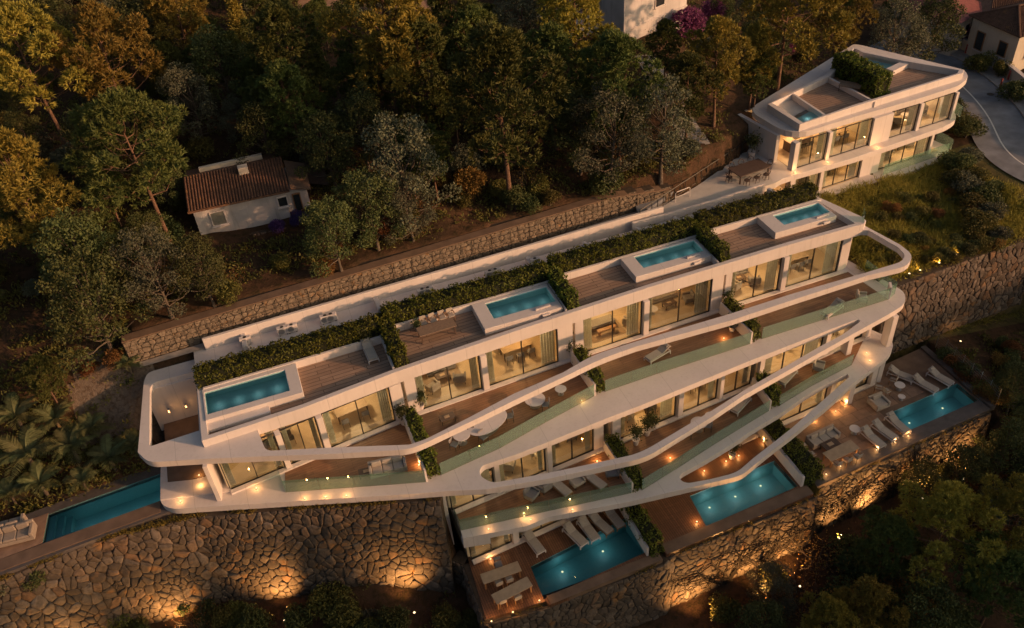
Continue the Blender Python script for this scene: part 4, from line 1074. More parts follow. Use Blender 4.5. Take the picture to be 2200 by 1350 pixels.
gtop = [(40.6, 38.75), (42.6, 38.85), (48.4, 39.25), (55.6, 39.5)]
stone_wall('stone_wall', gtop, -4.25, -10.9, 'stone retaining wall below the grass slope at right', .48, .36, .06, .08, .016, seed=12, drop=.38)
ob('coping_strip', MB().wall(gtop[1], gtop[-1], .35, -4.27, -4.17), BROWNCONC, bpy.data.objects['stone_wall.003'])

# gabion wall: wire baskets filled with broken stone
gb = empty('gabion_wall', (0, 0, 0), label='long gabion wall of wire baskets full of broken stone, behind the villa', cat='wall')
GZ0, GZ1 = -.15, 1.75
rs = np.random.RandomState(3)
gx = np.arange(-11.3, 29.4, 1.5)
core = MB(); sv, sf, nv = [], [], 0
for k, x in enumerate(gx[:-1]):
    x1 = gx[k+1]; a, b = (x, gab_y(x)), (x1, gab_y(x1)); top = GZ1 if x < 24 else GZ1-.16*(x-24)
    core.wall(a, b, 1.0, GZ0, top-.02, 1)
    for poly in voronoi(1.5, top-GZ0, .40, .24, .1, rs):
        g = stone_mesh(poly, .012, .07, rs)
        if g is None: continue
        v, f = g; d = np.array([b[0]-a[0], b[1]-a[1]])/1.5; n = np.array([d[1], -d[0]])
        w = np.column_stack([a[0]+d[0]*v[:, 0]+n[0]*v[:, 2], a[1]+d[1]*v[:, 0]+n[1]*v[:, 2], GZ0+v[:, 1]])
        sv.append(w); sf += [tuple(i+nv for i in ff) for ff in f]; nv += len(w)
ob('basket_core', core, MORTAR, gb)
me = bpy.data.meshes.new('rubble_fill'); me.from_pydata(np.concatenate(sv).tolist(), [], sf); ob('rubble_fill', me, STONEG, gb, kind='stuff')
wire = MB()
for x in np.arange(-11.3, 28.6, .75):
    top = GZ1 if x < 24 else GZ1-.16*(x-24); y = gab_y(x)-.13; wire.tube([(x, y, GZ0), (x, y, top)], .011, 3, False)
for z in np.arange(.1, GZ1, .4):
    wire.tube([(-11.3, gab_y(-11.3)-.13, z), (min(28.5, 24+(GZ1-z)*6), gab_y(min(28.5, 24+(GZ1-z)*6))-.13, z)], .011, 3, False)
ob('wire_mesh', wire, FRAME, gb)
cp = MB()
for k, x in enumerate(gx[:-1]):
    x1 = gx[k+1]; f = lambda x: GZ1 if x < 24 else GZ1-.16*(x-24)
    a = np.array([(x, gab_y(x)-.18, f(x)), (x1, gab_y(x1)-.18, f(x1)), (x1, gab_y(x1)+.55, f(x1)), (x, gab_y(x)+.55, f(x))])
    cp.add([*a, *(a+np.array([0, 0, .09]))], [(4, 5, 6, 7), (0, 1, 5, 4), (1, 2, 6, 5), (2, 3, 7, 6), (3, 0, 4, 7)])
ob('coping', cp, BROWNCONC, gb)
ob('path', MB().add([(-10.8, 48.0, -.06), (34.5, 49.4, -.06), (34.5, gab_y(34.5)-.2, -.06), (-10.8, gab_y(-10.8)-.2, -.06)], [(0, 1, 2, 3)]), PAVING, kind='structure', label='narrow concrete path between the gabion wall and the villa')
# ramp and dark railing at the head of the terrace
ra, rb_ = P(1375, 462, .6), P(1625, 298, .6)
rl = empty('ramp_railing', (0, 0, 0), label='dark slatted railing along the uphill edge of the entrance terrace', cat='railing')
n = 22
for k in range(n+1):
    x, y = ra[0]+(rb_[0]-ra[0])*k/n, ra[1]+(rb_[1]-ra[1])*k/n
    ob('baluster', MB().box(x-.02, x+.02, y-.02, y+.02, -.05, 1.0), FRAME, rl)
ob('handrail', MB().tube([(*ra, 1.0), (*rb_, 1.0)], .035, 6), FRAME, rl)
ob('lower_rail', MB().tube([(*ra, .15), (*rb_, .15)], .025, 6), FRAME, rl)
lane = PL([(1372, 462), (1420, 430), (1500, 375), (1560, 330), (1600, 300), (1585, 290), (1540, 315), (1470, 360), (1360, 425)], .35)
ob('service_lane', MB().prism(lane, .0, .35), ASPHALT, kind='structure', label='dark service lane beyond the railing of the entrance terrace')
# wire fence beside the right-hand terrace
fe = empty('wire_fence', (0, 0, 0), label='thin wire fence with steel posts beside the far-right pool', cat='fence')
fa, fb = np.array(P(2010, 745, Z1)), np.array(P(2140, 868, Z1))
for k in range(8):
    p = fa+(fb-fa)*k/7; ob('fence_post', MB().tube([(p[0], p[1], Z1-.1), (p[0], p[1], Z1+1.5)], .025, 6), METAL, fe)
wm = MB()
for z in np.arange(.1, 1.5, .2): wm.tube([(*fa, Z1+z), (*fb, Z1+z)], .006, 3, False)
for k in range(50):
    p = fa+(fb-fa)*k/49; wm.tube([(*p, Z1+.1), (*p, Z1+1.5)], .005, 3, False)
ob('fence_wires', wm, METAL, fe)
# ------------------------------------------------------------------ neighbouring houses
def tiled_slope(m, a, b, c, d, cols, rows, rad=.11):
    """rows of half-round tiles on the quad eave a->b, ridge d->c"""
    a, b, c, d = [np.array(p, float) for p in (a, b, c, d)]
    nrm = np.cross(b-a, d-a); nrm /= np.linalg.norm(nrm)
    for i in range(cols):
        u0, u1 = (i+.03)/cols, (i+.97)/cols
        for j in range(rows):
            v0, v1 = j/rows, (j+1.12)/rows
            if v1 > 1: v1 = 1
            vs = []
            for v, lift in ((v0, .035), (v1, 0.0)):
                p0 = (a+(b-a)*u0)*(1-v)+(d+(c-d)*u0)*v; p1 = (a+(b-a)*u1)*(1-v)+(d+(c-d)*u1)*v
                w = np.linalg.norm(p1-p0)
                for t, h in ((0, 0), (.25, .75), (.5, 1.0), (.75, .75), (1, 0)):
                    vs.append(p0+(p1-p0)*t+nrm*(h*min(rad, w*.42)+lift))
            m.add(vs, [(0, 1, 6, 5), (1, 2, 7, 6), (2, 3, 8, 7), (3, 4, 9, 8)])
    return m
def window(parent, p, d, w, h, z, out, shutter=None, dark=True):
    """recessed window: reveal, frame, pane, sill; p centre in plan, d direction along wall, out outward normal"""
    p, d, out = np.array(p, float), np.array(d, float), np.array(out, float)
    a, b = p-d*w/2, p+d*w/2
    fr = MB().wall(a+out*.03, a+d*.07+out*.03, .12, z, z+h).wall(b-d*.07+out*.03, b+out*.03, .12, z, z+h).wall(a+d*.07+out*.03, b-d*.07+out*.03, .12, z+h-.07, z+h).wall(a+d*.07+out*.03, b-d*.07+out*.03, .12, z, z+.07)
    f = ob('window', fr, WOODL if shutter else WHITE, parent)
    ob('pane', MB().wall(a+d*.07+out*.025, b-d*.07+out*.025, .02, z+.07, z+h-.07), DARKPANE if dark else CURTAIN, f)
    ob('sill', MB().wall(a-d*.08+out*.10, b+d*.08+out*.10, .2, z-.06, z), WHITE, f)
    return f
DARKPANE = m_plain('dark_window_glass', (.03, .035, .04), .12, 0, .2, 3.0, 0, .6)
# small old cottage in the wood
c0, c1 = np.array(hit(433, 509)[:2]), np.array(hit(672, 458)[:2]); zb = gz(*((c0+c1)/2))-.1
cd = (c1-c0)/np.hypot(*(c1-c0)); cn = np.array([-cd[1], cd[0]]); CL = float(np.hypot(*(c1-c0)))
cq = lambda s, o: tuple(c0+cd*s+cn*o)
ct = empty('cottage', (*c0, zb), label='small old whitewashed cottage with terracotta roof in the wood', cat='house')
def co(name, mb, mat, parent=None, **k):
    mb.v = [(x-c0[0], y-c0[1], z-zb) for x, y, z in mb.v]; return ob(name, mb, mat, parent or ct, **k)
EH = 2.55; W1 = CL*.80; DP = 4.6
co('wall', MB().prism([cq(0, 0), cq(W1, 0), cq(W1, DP), cq(0, DP)], zb-1, zb+EH), OLDWHITE)
co('annex_wall', MB().prism([cq(W1+.02, .5), cq(CL, .7), cq(CL, 4.2), cq(W1+.02, 4.2)], zb-1, zb+EH-.5), OLDWHITE)
rz0, rz1 = zb+EH+.02, zb+EH+.80
m = MB(); e0, e1 = cq(-.3, -.4), cq(W1+.4, -.4); d0, d1 = cq(-.3, 3.4), cq(W1+.4, 3.4)
roof = MB().add([(*e0, rz0), (*e1, rz0), (*d1, rz1), (*d0, rz1), (*e0, rz0-.12), (*e1, rz0-.12), (*d1, rz1-.12), (*d0, rz1-.12)], [(0, 1, 2, 3), (7, 6, 5, 4), (0, 4, 5, 1), (1, 5, 6, 2), (2, 6, 7, 3), (3, 7, 4, 0)])
rf = co('roof', roof, TERRA)
co('roof_tiles', tiled_slope(MB(), (*e0, rz0), (*e1, rz0), (*d1, rz1), (*d0, rz1), 34, 14, .10), TERRA, rf, kind='stuff')
bk0, bk1 = cq(-.3, DP+1.6), cq(W1+.4, DP+1.6)
rb2 = MB().add([(*d0, rz1), (*d1, rz1), (*bk1, rz0-.1), (*bk0, rz0-.1)], [(0, 1, 2, 3)]); co('back_slope', rb2, TERRA, rf)
ax0, ax1, ax2, ax3 = cq(W1+.5, .2), cq(CL+.3, .4), cq(CL+.3, 3.6), cq(W1+.5, 3.6); z = zb+EH-.45
rf2 = co('annex_roof', MB().add([(*ax0, z+.3), (*ax1, z-.15), (*ax2, z+.3), (*ax3, z+.9), (*ax0, z+.2), (*ax1, z-.25), (*ax2, z+.2), (*ax3, z+.8)], [(0, 1, 2, 3), (0, 4, 5, 1), (1, 5, 6, 2), (2, 6, 7, 3), (3, 7, 4, 0)]), BROWNCONC)
ch = cq(W1*.62, 2.6); co('chimney', MB().box(ch[0]-.35, ch[0]+.35, ch[1]-.3, ch[1]+.3, rz0+.3, rz1+.35), WHITE2, rf, bevel=.02)
ch2 = cq(W1*.32, 4.4); co('rear_wall', MB().box(ch2[0]-1.2, ch2[0]+3.4, ch2[1]-.15, ch2[1]+.15, rz0, rz1+.05), WHITE2)
for s, w, h, z, lab in ((1.0, 1.05, 1.15, .85, 0), (W1*.90, .75, .85, 1.2, 1)):
    p = np.array(cq(s+w/2, 0))-c0; f = window(ct, p, cd, w, h, z, -cn, None, bool(lab))
p = np.array(cq(W1+.75, .57))-c0; window(ct, p, cd, .6, 1.5, .25, -cn, True)
gab = cq(CL+.9, 3.0); co('lean_to', MB().add([(*cq(CL+.3, 2.2), zb+1.4), (*cq(CL+1.7, 2.0), zb+1.0), (*cq(CL+1.7, 4.4), zb+1.8), (*cq(CL+.3, 4.6), zb+2.3)], [(0, 1, 2, 3)]), DARKWOOD)
yd = [P(330, 520, zb), P(433, 509, zb), P(420, 440, zb), P(395, 400, zb), P(360, 420, zb)]
ob('yard', MB().prism([(x, y) for x, y in yd], zb-.6, zb+.02), PAVING, kind='structure', label='pale concrete yard at the left end of the cottage')
ob('yard_wall', MB().wall(P(400, 410, zb+.5), P(520, 372, zb+.5), .25, zb-.3, zb+.9), WHITE2, label='low cream yard wall behind the old cottage', cat='wall')
# terrace of rough stones under the cottage
ta_ = [cq(-3.2, -.5), cq(CL+.5, -.8)]
stone_wall('dry_stone_wall', [ta_[0], ta_[1]], zb-.05, zb-1.7, 'rough dry-stone bank under the front of the old cottage', .55, .40, .25, .14, .04, seed=21, limit=90)
# white house at the top edge
w0, w1 = hit(1340, 95), hit(1472, 62)
hw0, hw1 = np.array(w0[:2]), np.array(w1[:2]); zw = min(w0[2], w1[2])-.4; wd_ = (hw1-hw0)/np.hypot(*(hw1-hw0)); wn_ = np.array([-wd_[1], wd_[0]]); WLn = float(np.hypot(*(hw1-hw0)))
wh = empty('white_house', (*hw0, zw), label='plain white two-storey house cut off by the top edge', cat='house')
wq = lambda s, o: tuple(wd_*s+wn_*o)
ob('wall', MB().prism([wq(0, 0), wq(WLn, 0), wq(WLn, 8), wq(0, 8)], -1.5, 6.2), OLDWHITE, wh)
ob('wing_wall', MB().prism([wq(-3.5, 3), wq(-.02, 3), wq(-.02, 8), wq(-3.5, 8)], -1.5, 3.2), OLDWHITE, wh)
ob('floor_band', MB().prism([wq(-.06, -.06), wq(WLn+.06, -.06), wq(WLn+.06, 7.9), wq(-.06, 7.9)], 2.55, 2.68), OLDWHITE, wh)
ob('roof', MB().add([(*wq(-.4, -.4), 6.2), (*wq(WLn+.4, -.4), 6.2), (*wq(WLn+.4, 8.4), 6.2), (*wq(-.4, 8.4), 6.2), (*wq(WLn*.4, 4), 7.6), (*wq(WLn*.6, 4), 7.6)], [(0, 1, 5, 4), (1, 2, 5), (2, 3, 4, 5), (3, 0, 4), (3, 2, 1, 0)]), TERRA, wh)
window(wh, wq(WLn*.55, 0), wd_, 1.3, 1.5, 3.6, -wn_)
window(wh, wq(WLn*.6, 0), wd_, 1.3, 1.6, .6, -wn_, True)
window(wh, wq(WLn*.9, 0), wd_, .9, 1.3, 3.7, -wn_)
# cream house beyond the road
k0, k1, k2 = np.array(P(2074, 104, -2.4)), np.array(P(2170, 150, -2.4)), np.array(P(2290, 116, -2.4))
kh = empty('cream_house', (*k1, -2.6), label='cream house with hipped terracotta roof beyond the road, top right', cat='house')
def kr(p): return (p[0]-k1[0], p[1]-k1[1])
d1, d2 = (k0-k1), (k2-k1); k3 = k0+d2
fp = [kr(k1), kr(k2), kr(k3), kr(k0)]
ob('wall', MB().prism(fp, -2.0, 3.62), WHITE2, kh)
ov = .5; cxy_ = np.mean(np.array(fp), 0)
eo = [tuple(cxy_+(np.array(p)-cxy_)*(1+ov/np.hypot(*(np.array(p)-cxy_)))) for p in fp]
r0_, r1_ = np.array(eo[0])*.5+np.array(eo[3])*.5, np.array(eo[1])*.5+np.array(eo[2])*.5
rA, rB = r0_+(r1_-r0_)*.33, r0_+(r1_-r0_)*.67; zt = 5.1
base = MB().add([(*p, 3.6) for p in eo]+[(*rA, zt), (*rB, zt)], [(0, 1, 5, 4), (1, 2, 5), (2, 3, 4, 5), (3, 0, 4), (3, 2, 1, 0)])
krf = ob('roof', base, TERRA, kh)
tm = tiled_slope(MB(), (*eo[3], 3.61), (*eo[0], 3.61), (*rA, zt+.01), (*rA, zt+.01), 26, 11, .11); tiled_slope(tm, (*eo[0], 3.61), (*eo[1], 3.61), (*rB, zt+.01), (*rA, zt+.01), 34, 11, .11)
ob('roof_tiles', tm, TERRA, krf, kind='stuff')
for pa, pb in ((eo[0], rA), (rA, rB), (eo[3], rA)):
    za = 3.66 if pa is not rA else zt+.05
    ob('ridge_tiles', MB().tube([(*pa, za), (*pb, zt+.05)], .11, 6), TERRA, krf)
ob('chimney', MB().box(rB[0]-.9, rB[0]-.2, rB[1]-.3, rB[1]+.4, zt-.3, zt+1.0), WHITE2, krf)
dd = d1/np.hypot(*d1); nn = np.array([dd[1], -dd[0]]); nn = nn if nn@np.array([-1, -1]) > 0 else -nn
window(kh, np.array(kr(k1))+dd*1.6, dd, 1.1, 1.5, 1.0, nn, True); window(kh, np.array(kr(k1))+dd*4.6, dd, 1.1, 1.9, .6, nn, True)
d2n = d2/np.hypot(*d2); n2 = np.array([d2n[1], -d2n[0]]); n2 = n2 if n2[1] < 0 else -n2
window(kh, np.array(kr(k1))+d2n*1.9, d2n, 1.0, 1.5, 1.1, n2, True)
# red-roofed house behind it
q0 = np.array(P(2060, 40, 1.0)); q1 = np.array(P(2112, 12, 1.0)); q2 = np.array(P(2000, 30, 1.0))
rh = empty('red_roof_house', (*q0, -2.5), label='house with plain dull red roof behind pink blossom, top right corner', cat='house')
dq = (q1-q0); dp = np.array([-dq[1], dq[0]])/np.hypot(*dq)*7.0
fp = [(0, 0), tuple(dq*1.2), tuple(dq*1.2+dp), tuple(dp)]
ob('wall', MB().prism(fp, -2, 3.2), WHITE2, rh)
MAROON = m_plain('dull_red_roof', (.22, .07, .065), .8, 0, .2, 3.0, .3)
cc = np.mean(np.array(fp), 0); eo = [tuple(cc+(np.array(p)-cc)*1.14) for p in fp]
ob('roof', MB().add([(*p, 3.2) for p in eo]+[(*cc, 4.8)], [(0, 1, 4), (1, 2, 4), (2, 3, 4), (3, 0, 4), (3, 2, 1, 0)]), MAROON, rh)
w_, = [window(rh, np.array(fp[0])+dq*.5, dq/np.hypot(*dq), 1.0, 1.3, 1.0, -dp/7.0)]
# third roof at the corner
q0 = np.array(P(2145, 22, 1.0)); th_ = empty('far_house', (*q0, -2.5), label='terracotta roof of a far house at the top right corner', cat='house')
ob('wall', MB().box(-1, 9, 0, 7, -2, 3.0), WHITE2, th_)
e_ = MB().add([(-1.5, -.5, 3.0), (9.5, -.5, 3.0), (9.5, 7.5, 3.0), (-1.5, 7.5, 3.0), (2.5, 3.5, 4.6), (5.5, 3.5, 4.6)], [(0, 1, 5, 4), (1, 2, 5), (2, 3, 4, 5), (3, 0, 4), (3, 2, 1, 0)])
tr_ = ob('roof', e_, TERRA, th_); ob('roof_tiles', tiled_slope(MB(), (-1.5, -.5, 3.01), (9.5, -.5, 3.01), (5.5, 3.5, 4.61), (2.5, 3.5, 4.61), 36, 11, .11), TERRA, tr_, kind='stuff')
# red bollards and posts along the pavement
bol = Proto(); bol.part('post', MB().lathe([(.09, 0), (.09, .75), (.06, .8), (.10, .86), (.10, .95), (.0, 1.02)], 10), m_plain('red_paint', (.30, .05, .04), .5, 0, .15)); bol.part('base', MB().cyl(0, 0, 0, .05, .16, 12), PAVING)
for px, py, lab in ((2074, 115, 'red bollard on the pavement nearest the far bend of the road'), (2148, 190, 'red bollard on the pavement opposite the upper villa'), (2165, 172, 'red bollard by the garden wall gap'), (2044, 108, 'red bollard at the road junction behind the upper villa')):
    x, y = P(px, py, ROADZ+.1); bol.put('bollard', (x, y, ROADZ+.1), 0, lab, 'bollard', 'red bollards by the road')
# ------------------------------------------------------------------ furniture prototypes (local origin on the floor)
def legs(pr, w, d, h, t, mat, parent=None, inset=.0):
    m = MB().box(-t/2, t/2, -t/2, t/2, 0, h)
    for sx in (-1, 1):
        for sy in (-1, 1):
            q = MB().box(sx*(w/2-inset)-t/2, sx*(w/2-inset)+t/2, sy*(d/2-inset)-t/2, sy*(d/2-inset)+t/2, 0, h); pr.part('leg', q, mat, parent)
def p_lounger(cush=CUSH, frame=WOODL):
    p = Proto(); f = MB()
    f.box(-.34, -.28, -.95, .95, .22, .29).box(.28, .34, -.95, .95, .22, .29).box(-.28, .28, -.95, -.89, .22, .29).box(-.28, .28, .89, .95, .22, .29)
    p.part('frame', f, frame); legs(p, .66, 1.8, .22, .06, frame)
    p.part('mattress', MB().rbox(-.31, .31, -.93, .25, .29, .40, .03), cush)
    b = MB().rbox(-.31, .31, 0, .78, 0, .11, .03); a = R0(24)
    b.v = [(x, .25+y*math.cos(a)-z*math.sin(a), .30+y*math.sin(a)+z*math.cos(a)) for x, y, z in b.v]; p.part('backrest', b, cush)
    pl = MB().rbox(-.22, .22, .48, .74, .12, .20, .03); pl.v = [(x, .25+y*math.cos(a)-z*math.sin(a), .30+y*math.sin(a)+z*math.cos(a)) for x, y, z in pl.v]; p.part('pillow', pl, cush)
    return p
def p_table(w, d, h=.75, top=TABLETOP, leg=WOODL, th=.05):
    p = Proto(); p.part('table_top', MB().rbox(-w/2, w/2, -d/2, d/2, h-th, h, .015), top)
    legs(p, w, d, h-th, .08, leg, None, .12); p.part('apron', MB().box(-w/2+.15, w/2-.15, -d/2+.14, -d/2+.17, h-th-.09, h-th).box(-w/2+.15, w/2-.15, d/2-.17, d/2-.14, h-th-.09, h-th), leg); return p
def p_chair(seat=CUSHD, frame=WOODL, arms=False):
    p = Proto(); p.part('seat', MB().rbox(-.23, .23, -.23, .23, .41, .48, .02), seat)
    for sx in (-1, 1):
        p.part('leg', MB().tube([(sx*.20, -.20, 0), (sx*.20, -.20, .41)], .022, 6), frame); p.part('leg', MB().tube([(sx*.22, .24, 0), (sx*.20, .22, .42), (sx*.20, .27, .84)], .022, 6), frame)
        if arms: p.part('armrest', MB().box(sx*.24-.03, sx*.24+.03, -.2, .24, .62, .65), frame)
    p.part('backrest', MB().rbox(-.22, .22, .235, .285, .55, .86, .015), seat); return p
def p_bench(w=1.5, mat=WOODL):
    p = Proto(); p.part('seat', MB().rbox(-w/2, w/2, -.17, .17, .40, .45, .01), mat)
    for sx in (-1, 1): p.part('leg', MB().box(sx*(w/2-.2)-.04, sx*(w/2-.2)+.04, -.14, .14, 0, .40), mat)
    return p
def p_sofa(w=2.1, cush=CUSHG, d=.9):
    p = Proto(); p.part('base', MB().rbox(-w/2, w/2, -d/2, d/2, .08, .30, .02), cush)
    n = max(1, round(w/.8)); iw = (w-.36)/n
    for k in range(n):
        x0 = -w/2+.18+k*iw; p.part('seat_cushion', MB().rbox(x0+.01, x0+iw-.01, -d/2+.02, d/2-.24, .30, .46, .04), cush); p.part('back_cushion', MB().rbox(x0+.02, x0+iw-.02, d/2-.34, d/2-.16, .44, .82, .05), cush)
    p.part('backrest', MB().rbox(-w/2, w/2, d/2-.17, d/2, .30, .74, .03), cush)
    for sx in (-1, 1): p.part('armrest', MB().rbox(sx*(w/2-.09)-.09, sx*(w/2-.09)+.09, -d/2, d/2-.17, .30, .60, .03), cush)
    for sx in (-1, 1):
        for sy in (-1, 1): p.part('foot', MB().box(sx*(w/2-.12)-.03, sx*(w/2-.12)+.03, sy*(d/2-.1)-.03, sy*(d/2-.1)+.03, 0, .08), FRAME)
    return p
def p_bed():
    p = Proto(); p.part('bed_base', MB().rbox(-.95, .95, -1.05, 1.05, .08, .34, .02), DARKWOOD); p.part('mattress', MB().rbox(-.9, .9, -1.02, 1.0, .34, .56, .05), CUSH)
    p.part('headboard', MB().rbox(-1.0, 1.0, 1.05, 1.13, .1, 1.1, .02), DARKWOOD); p.part('blanket', MB().rbox(-.93, .93, -1.04, -.25, .50, .60, .03), CUSHG)
    for sx in (-1, 1): p.part('pillow', MB().rbox(sx*.42-.33, sx*.42+.33, .55, .95, .55, .70, .05), CUSH)
    return p
def p_coffee(w=1.0, d=.6):
    p = Proto(); p.part('table_top', MB().rbox(-w/2, w/2, -d/2, d/2, .34, .38, .01), DARKWOOD); legs(p, w, d, .34, .05, FRAME, None, .06); p.part('tray', MB().rbox(-.2, .15, -.12, .12, .38, .41, .01), TABLETOP); return p
def p_island():
    p = Proto(); p.part('cabinet', MB().box(-1.1, 1.1, -.4, .4, 0, .86), DARKWOOD); p.part('worktop', MB().rbox(-1.2, 1.2, -.47, .47, .86, .92, .012), TABLETOP); p.part('sink', MB().box(-.45, .15, -.2, .2, .921, .925), FRAME)
    p.part('tap', MB().tube([(-.15, .26, .92), (-.15, .26, 1.2), (-.15, .12, 1.22), (-.15, .10, 1.12)], .015, 6), METAL); p.part('hob', MB().box(.4, .95, -.22, .22, .921, .926), CUSHD); return p
def p_armchair(cush=CUSH):
    p = Proto(); p.part('seat', MB().rbox(-.34, .34, -.36, .30, .20, .42, .05), cush); p.part('backrest', MB().rbox(-.38, .38, .26, .42, .2, .82, .05), cush)
    for sx in (-1, 1): p.part('armrest', MB().rbox(sx*.39-.06, sx*.39+.06, -.34, .28, .2, .58, .03), cush)
    legs(p, .7, .66, .2, .04, FRAME); return p
def p_round(r=.55, h=.74, top=WHITE):
    p = Proto(); p.part('table_top', MB().lathe([(.0, h-.04), (r-.03, h-.04), (r, h-.02), (r, h-.01), (r-.02, h), (0.0, h)], 28), top)
    p.part('stem', MB().cyl(0, 0, .03, h-.04, .04, 10), METAL); p.part('foot', MB().lathe([(0, .0), (r*.55, 0), (r*.55, .02), (.05, .04)], 20), METAL); return p
def p_oval(): 
    p = p_round(1.0, .74); p.parts = [(n, m, q) for n, m, q in p.parts]
    return p
def p_pot(h=.9, flower=False):
    p = Proto(); p.part('pot', MB().lathe([(.0, 0), (.16, 0), (.24, .42), (.26, .46), (.22, .46), (.20, .40), (0, .40)], 14), WHITE)
    rs = np.random.RandomState(int(h*50)); C = rs.normal(0, .20, (420, 3))*np.array([1, 1, 1.1])+np.array([0, 0, .45+h*.5]); C[:, 2] = np.maximum(C[:, 2], .42); v, f = leaf_quads(C, unit0(rs.normal(size=(420, 3))), .075, rs, 1.0)
    p.part('foliage', mesh_np('foliage', v, f), L_OAK); p.part('stems', MB().tube([(0, 0, .38), (.04, .02, .45+h*.5)], .02, 5).tube([(0, 0, .38), (-.08, -.05, .4+h*.5)], .015, 5), BARKG); return p
def unit0(v): return v/(np.linalg.norm(v, axis=-1, keepdims=True)+1e-9)
LOUNGER = p_lounger(); LOUNGW = p_lounger(CUSH, WHITE); CHAIR = p_chair(); CHAIRL = p_chair(CUSH, WOODL, True); CHAIRG = p_chair(CUSHG, FRAME)
SOFA = p_sofa(); SOFAL = p_sofa(2.3, CUSH); BED = p_bed(); COFFEE = p_coffee(); ISLAND = p_island(); ARM = p_armchair(); ARMD = p_armchair(CUSHG); ROUND = p_round(); ROUNDS = p_round(.38, .5); POT = p_pot(); POTT = p_pot(1.5); BENCH = p_bench()
DINING = p_table(2.2, .95, .75, TABLETOP, DARKWOOD); LONGT = p_table(2.5, .78, .75, TABLETOP, WOODL); ROOFT = p_table(2.5, 1.0, .75, WOODG, DARKWOOD)
RUGP = Proto(); RUGP.part('pile', MB().rbox(-1.3, 1.3, -.95, .95, 0, .025, .008), RUG); RUGP.part('fringe', MB().box(-1.36, -1.3, -.9, .9, 0, .01).box(1.3, 1.36, -.9, .9, 0, .01), CUSH)
def at(p, px, py, z, rot, name, label, cat, group=None, scale=None):
    x, y = P(px, py, z); rot += R0(5*math.sin(px*1.37+py*.71)); return p.put(name, (x, y, z+.032), rot, label, cat, group, scale)
# --- inside the rooms
vill = ['leftmost', 'second', 'third', 'rightmost']
gi_ = 'furniture in the lit rooms'
def furnish(g, z, tag_, seed):
    r = random.Random(seed); (ax, ay), (bx, by) = g; L = math.hypot(bx-ax, by-ay); d = ((bx-ax)/L, (by-ay)/L); n = (-d[1], d[0]); a0 = math.atan2(d[1], d[0])
    q = lambda t, o: (ax+d[0]*t*L+n[0]*o, ay+d[1]*t*L+n[1]*o, z+.02)
    lay = seed % 3
    def put(p, t, o, rot, name, desc, cat, dz=0.0):
        x, y, zz = q(t, o); p.put(name, (x, y, zz+dz), a0+rot, '%s, %s' % (desc, tag_), cat, gi_)
    if lay == 0:
        put(RUGP, .26, 2.3, 0, 'rug', 'pale wool rug', 'rug'); put(SOFA, .27, 3.1, 0, 'sofa', 'grey sofa', 'sofa', .026); put(COFFEE, .26, 2.1, 0, 'coffee_table', 'low dark coffee table', 'table', .026); put(ARMD, .34, 1.35, R0(160), 'armchair', 'grey armchair near the glass', 'armchair'); put(ARM, .18, 1.4, R0(200), 'armchair', 'pale armchair near the glass', 'armchair')
        put(DINING, .72, 2.2, 0, 'dining_table', 'long dining table', 'table')
        for k, (tt, oo, rr_) in enumerate(((-.07, -.75, 180), (.0, -.78, 178), (.07, -.74, 184), (-.07, .75, 0), (.0, .77, 4), (.07, .74, -3))): put(CHAIRG, .72+tt, 2.2+oo, R0(rr_), 'dining_chair', '%s %s dining chair' % (('left', 'middle', 'right')[k % 3], ('window-side', 'far-side')[k > 2]), 'chair')
    elif lay == 1:
        put(BED, .26, 2.6, R0(0), 'bed', 'double bed with grey blanket', 'bed'); put(RUGP, .26, 1.5, 0, 'rug', 'pale rug at the foot of the bed', 'rug'); put(BENCH, .26, 1.15, 0, 'bench', 'wooden bench at the foot of the bed', 'bench', .03); put(ARM, .42, 1.3, R0(140), 'armchair', 'pale armchair by the post', 'armchair')
        put(SOFAL, .74, 2.9, 0, 'sofa', 'cream sofa', 'sofa'); put(COFFEE, .73, 1.8, R0(6), 'coffee_table', 'dark coffee table before the cream sofa', 'table'); put(ARMD, .86, 1.7, R0(-100), 'armchair', 'grey armchair beside the coffee table', 'armchair'); put(ROUNDS, .60, 1.6, 0, 'side_table', 'small round side table', 'table')
    else:
        put(ISLAND, .30, 2.5, R0(2), 'kitchen_island', 'kitchen island with pale worktop', 'kitchen island')
        for k in range(3): put(CHAIR, .22+.08*k, 1.75, R0(180), 'bar_stool', '%s dark stool at the kitchen island' % ('left', 'middle', 'right')[k], 'chair')
        put(DINING, .74, 2.0, R0(0), 'dining_table', 'dining table by the glass', 'table')
        for k, (tt, oo, rr_) in enumerate(((-.06, -.75, 180), (.06, -.74, 176), (-.06, .75, 3), (.06, .77, -4))): put(CHAIRG, .74+tt, 2.0+oo, R0(rr_), 'dining_chair', '%s %s dining chair' % (('left', 'right')[k % 2], ('window-side', 'far-side')[k > 1]), 'chair')
for u in range(4): furnish(G3[u], Z3, 'top-floor room of the %s terraced villa' % vill[u], (2, 0, 1, 0)[u])
for u in (1, 2, 3): furnish(G2[u], Z2, 'middle-floor room of the %s villa' % vill[u], (1, 0, 2)[u-1])
for u in (1, 2): furnish(G1[u], Z1, 'garden-floor room of the %s villa' % vill[u], (0, 1)[u-1])
furnish((vt(.5, .2), vt(8.2, .2)), ZU, 'upper-floor left room of the upper villa', 2); furnish((vt(9.2, .2), vt(VL-.5, .2)), ZU, 'upper-floor right room of the upper villa', 1)
furnish((vt(.8, .5), vt(8.2, .5)), ZL, 'lower-floor left room of the upper villa', 0); furnish((vt(9.2, .5), vt(VL-.8, .5)), ZL, 'lower-floor right room of the upper villa', 1)
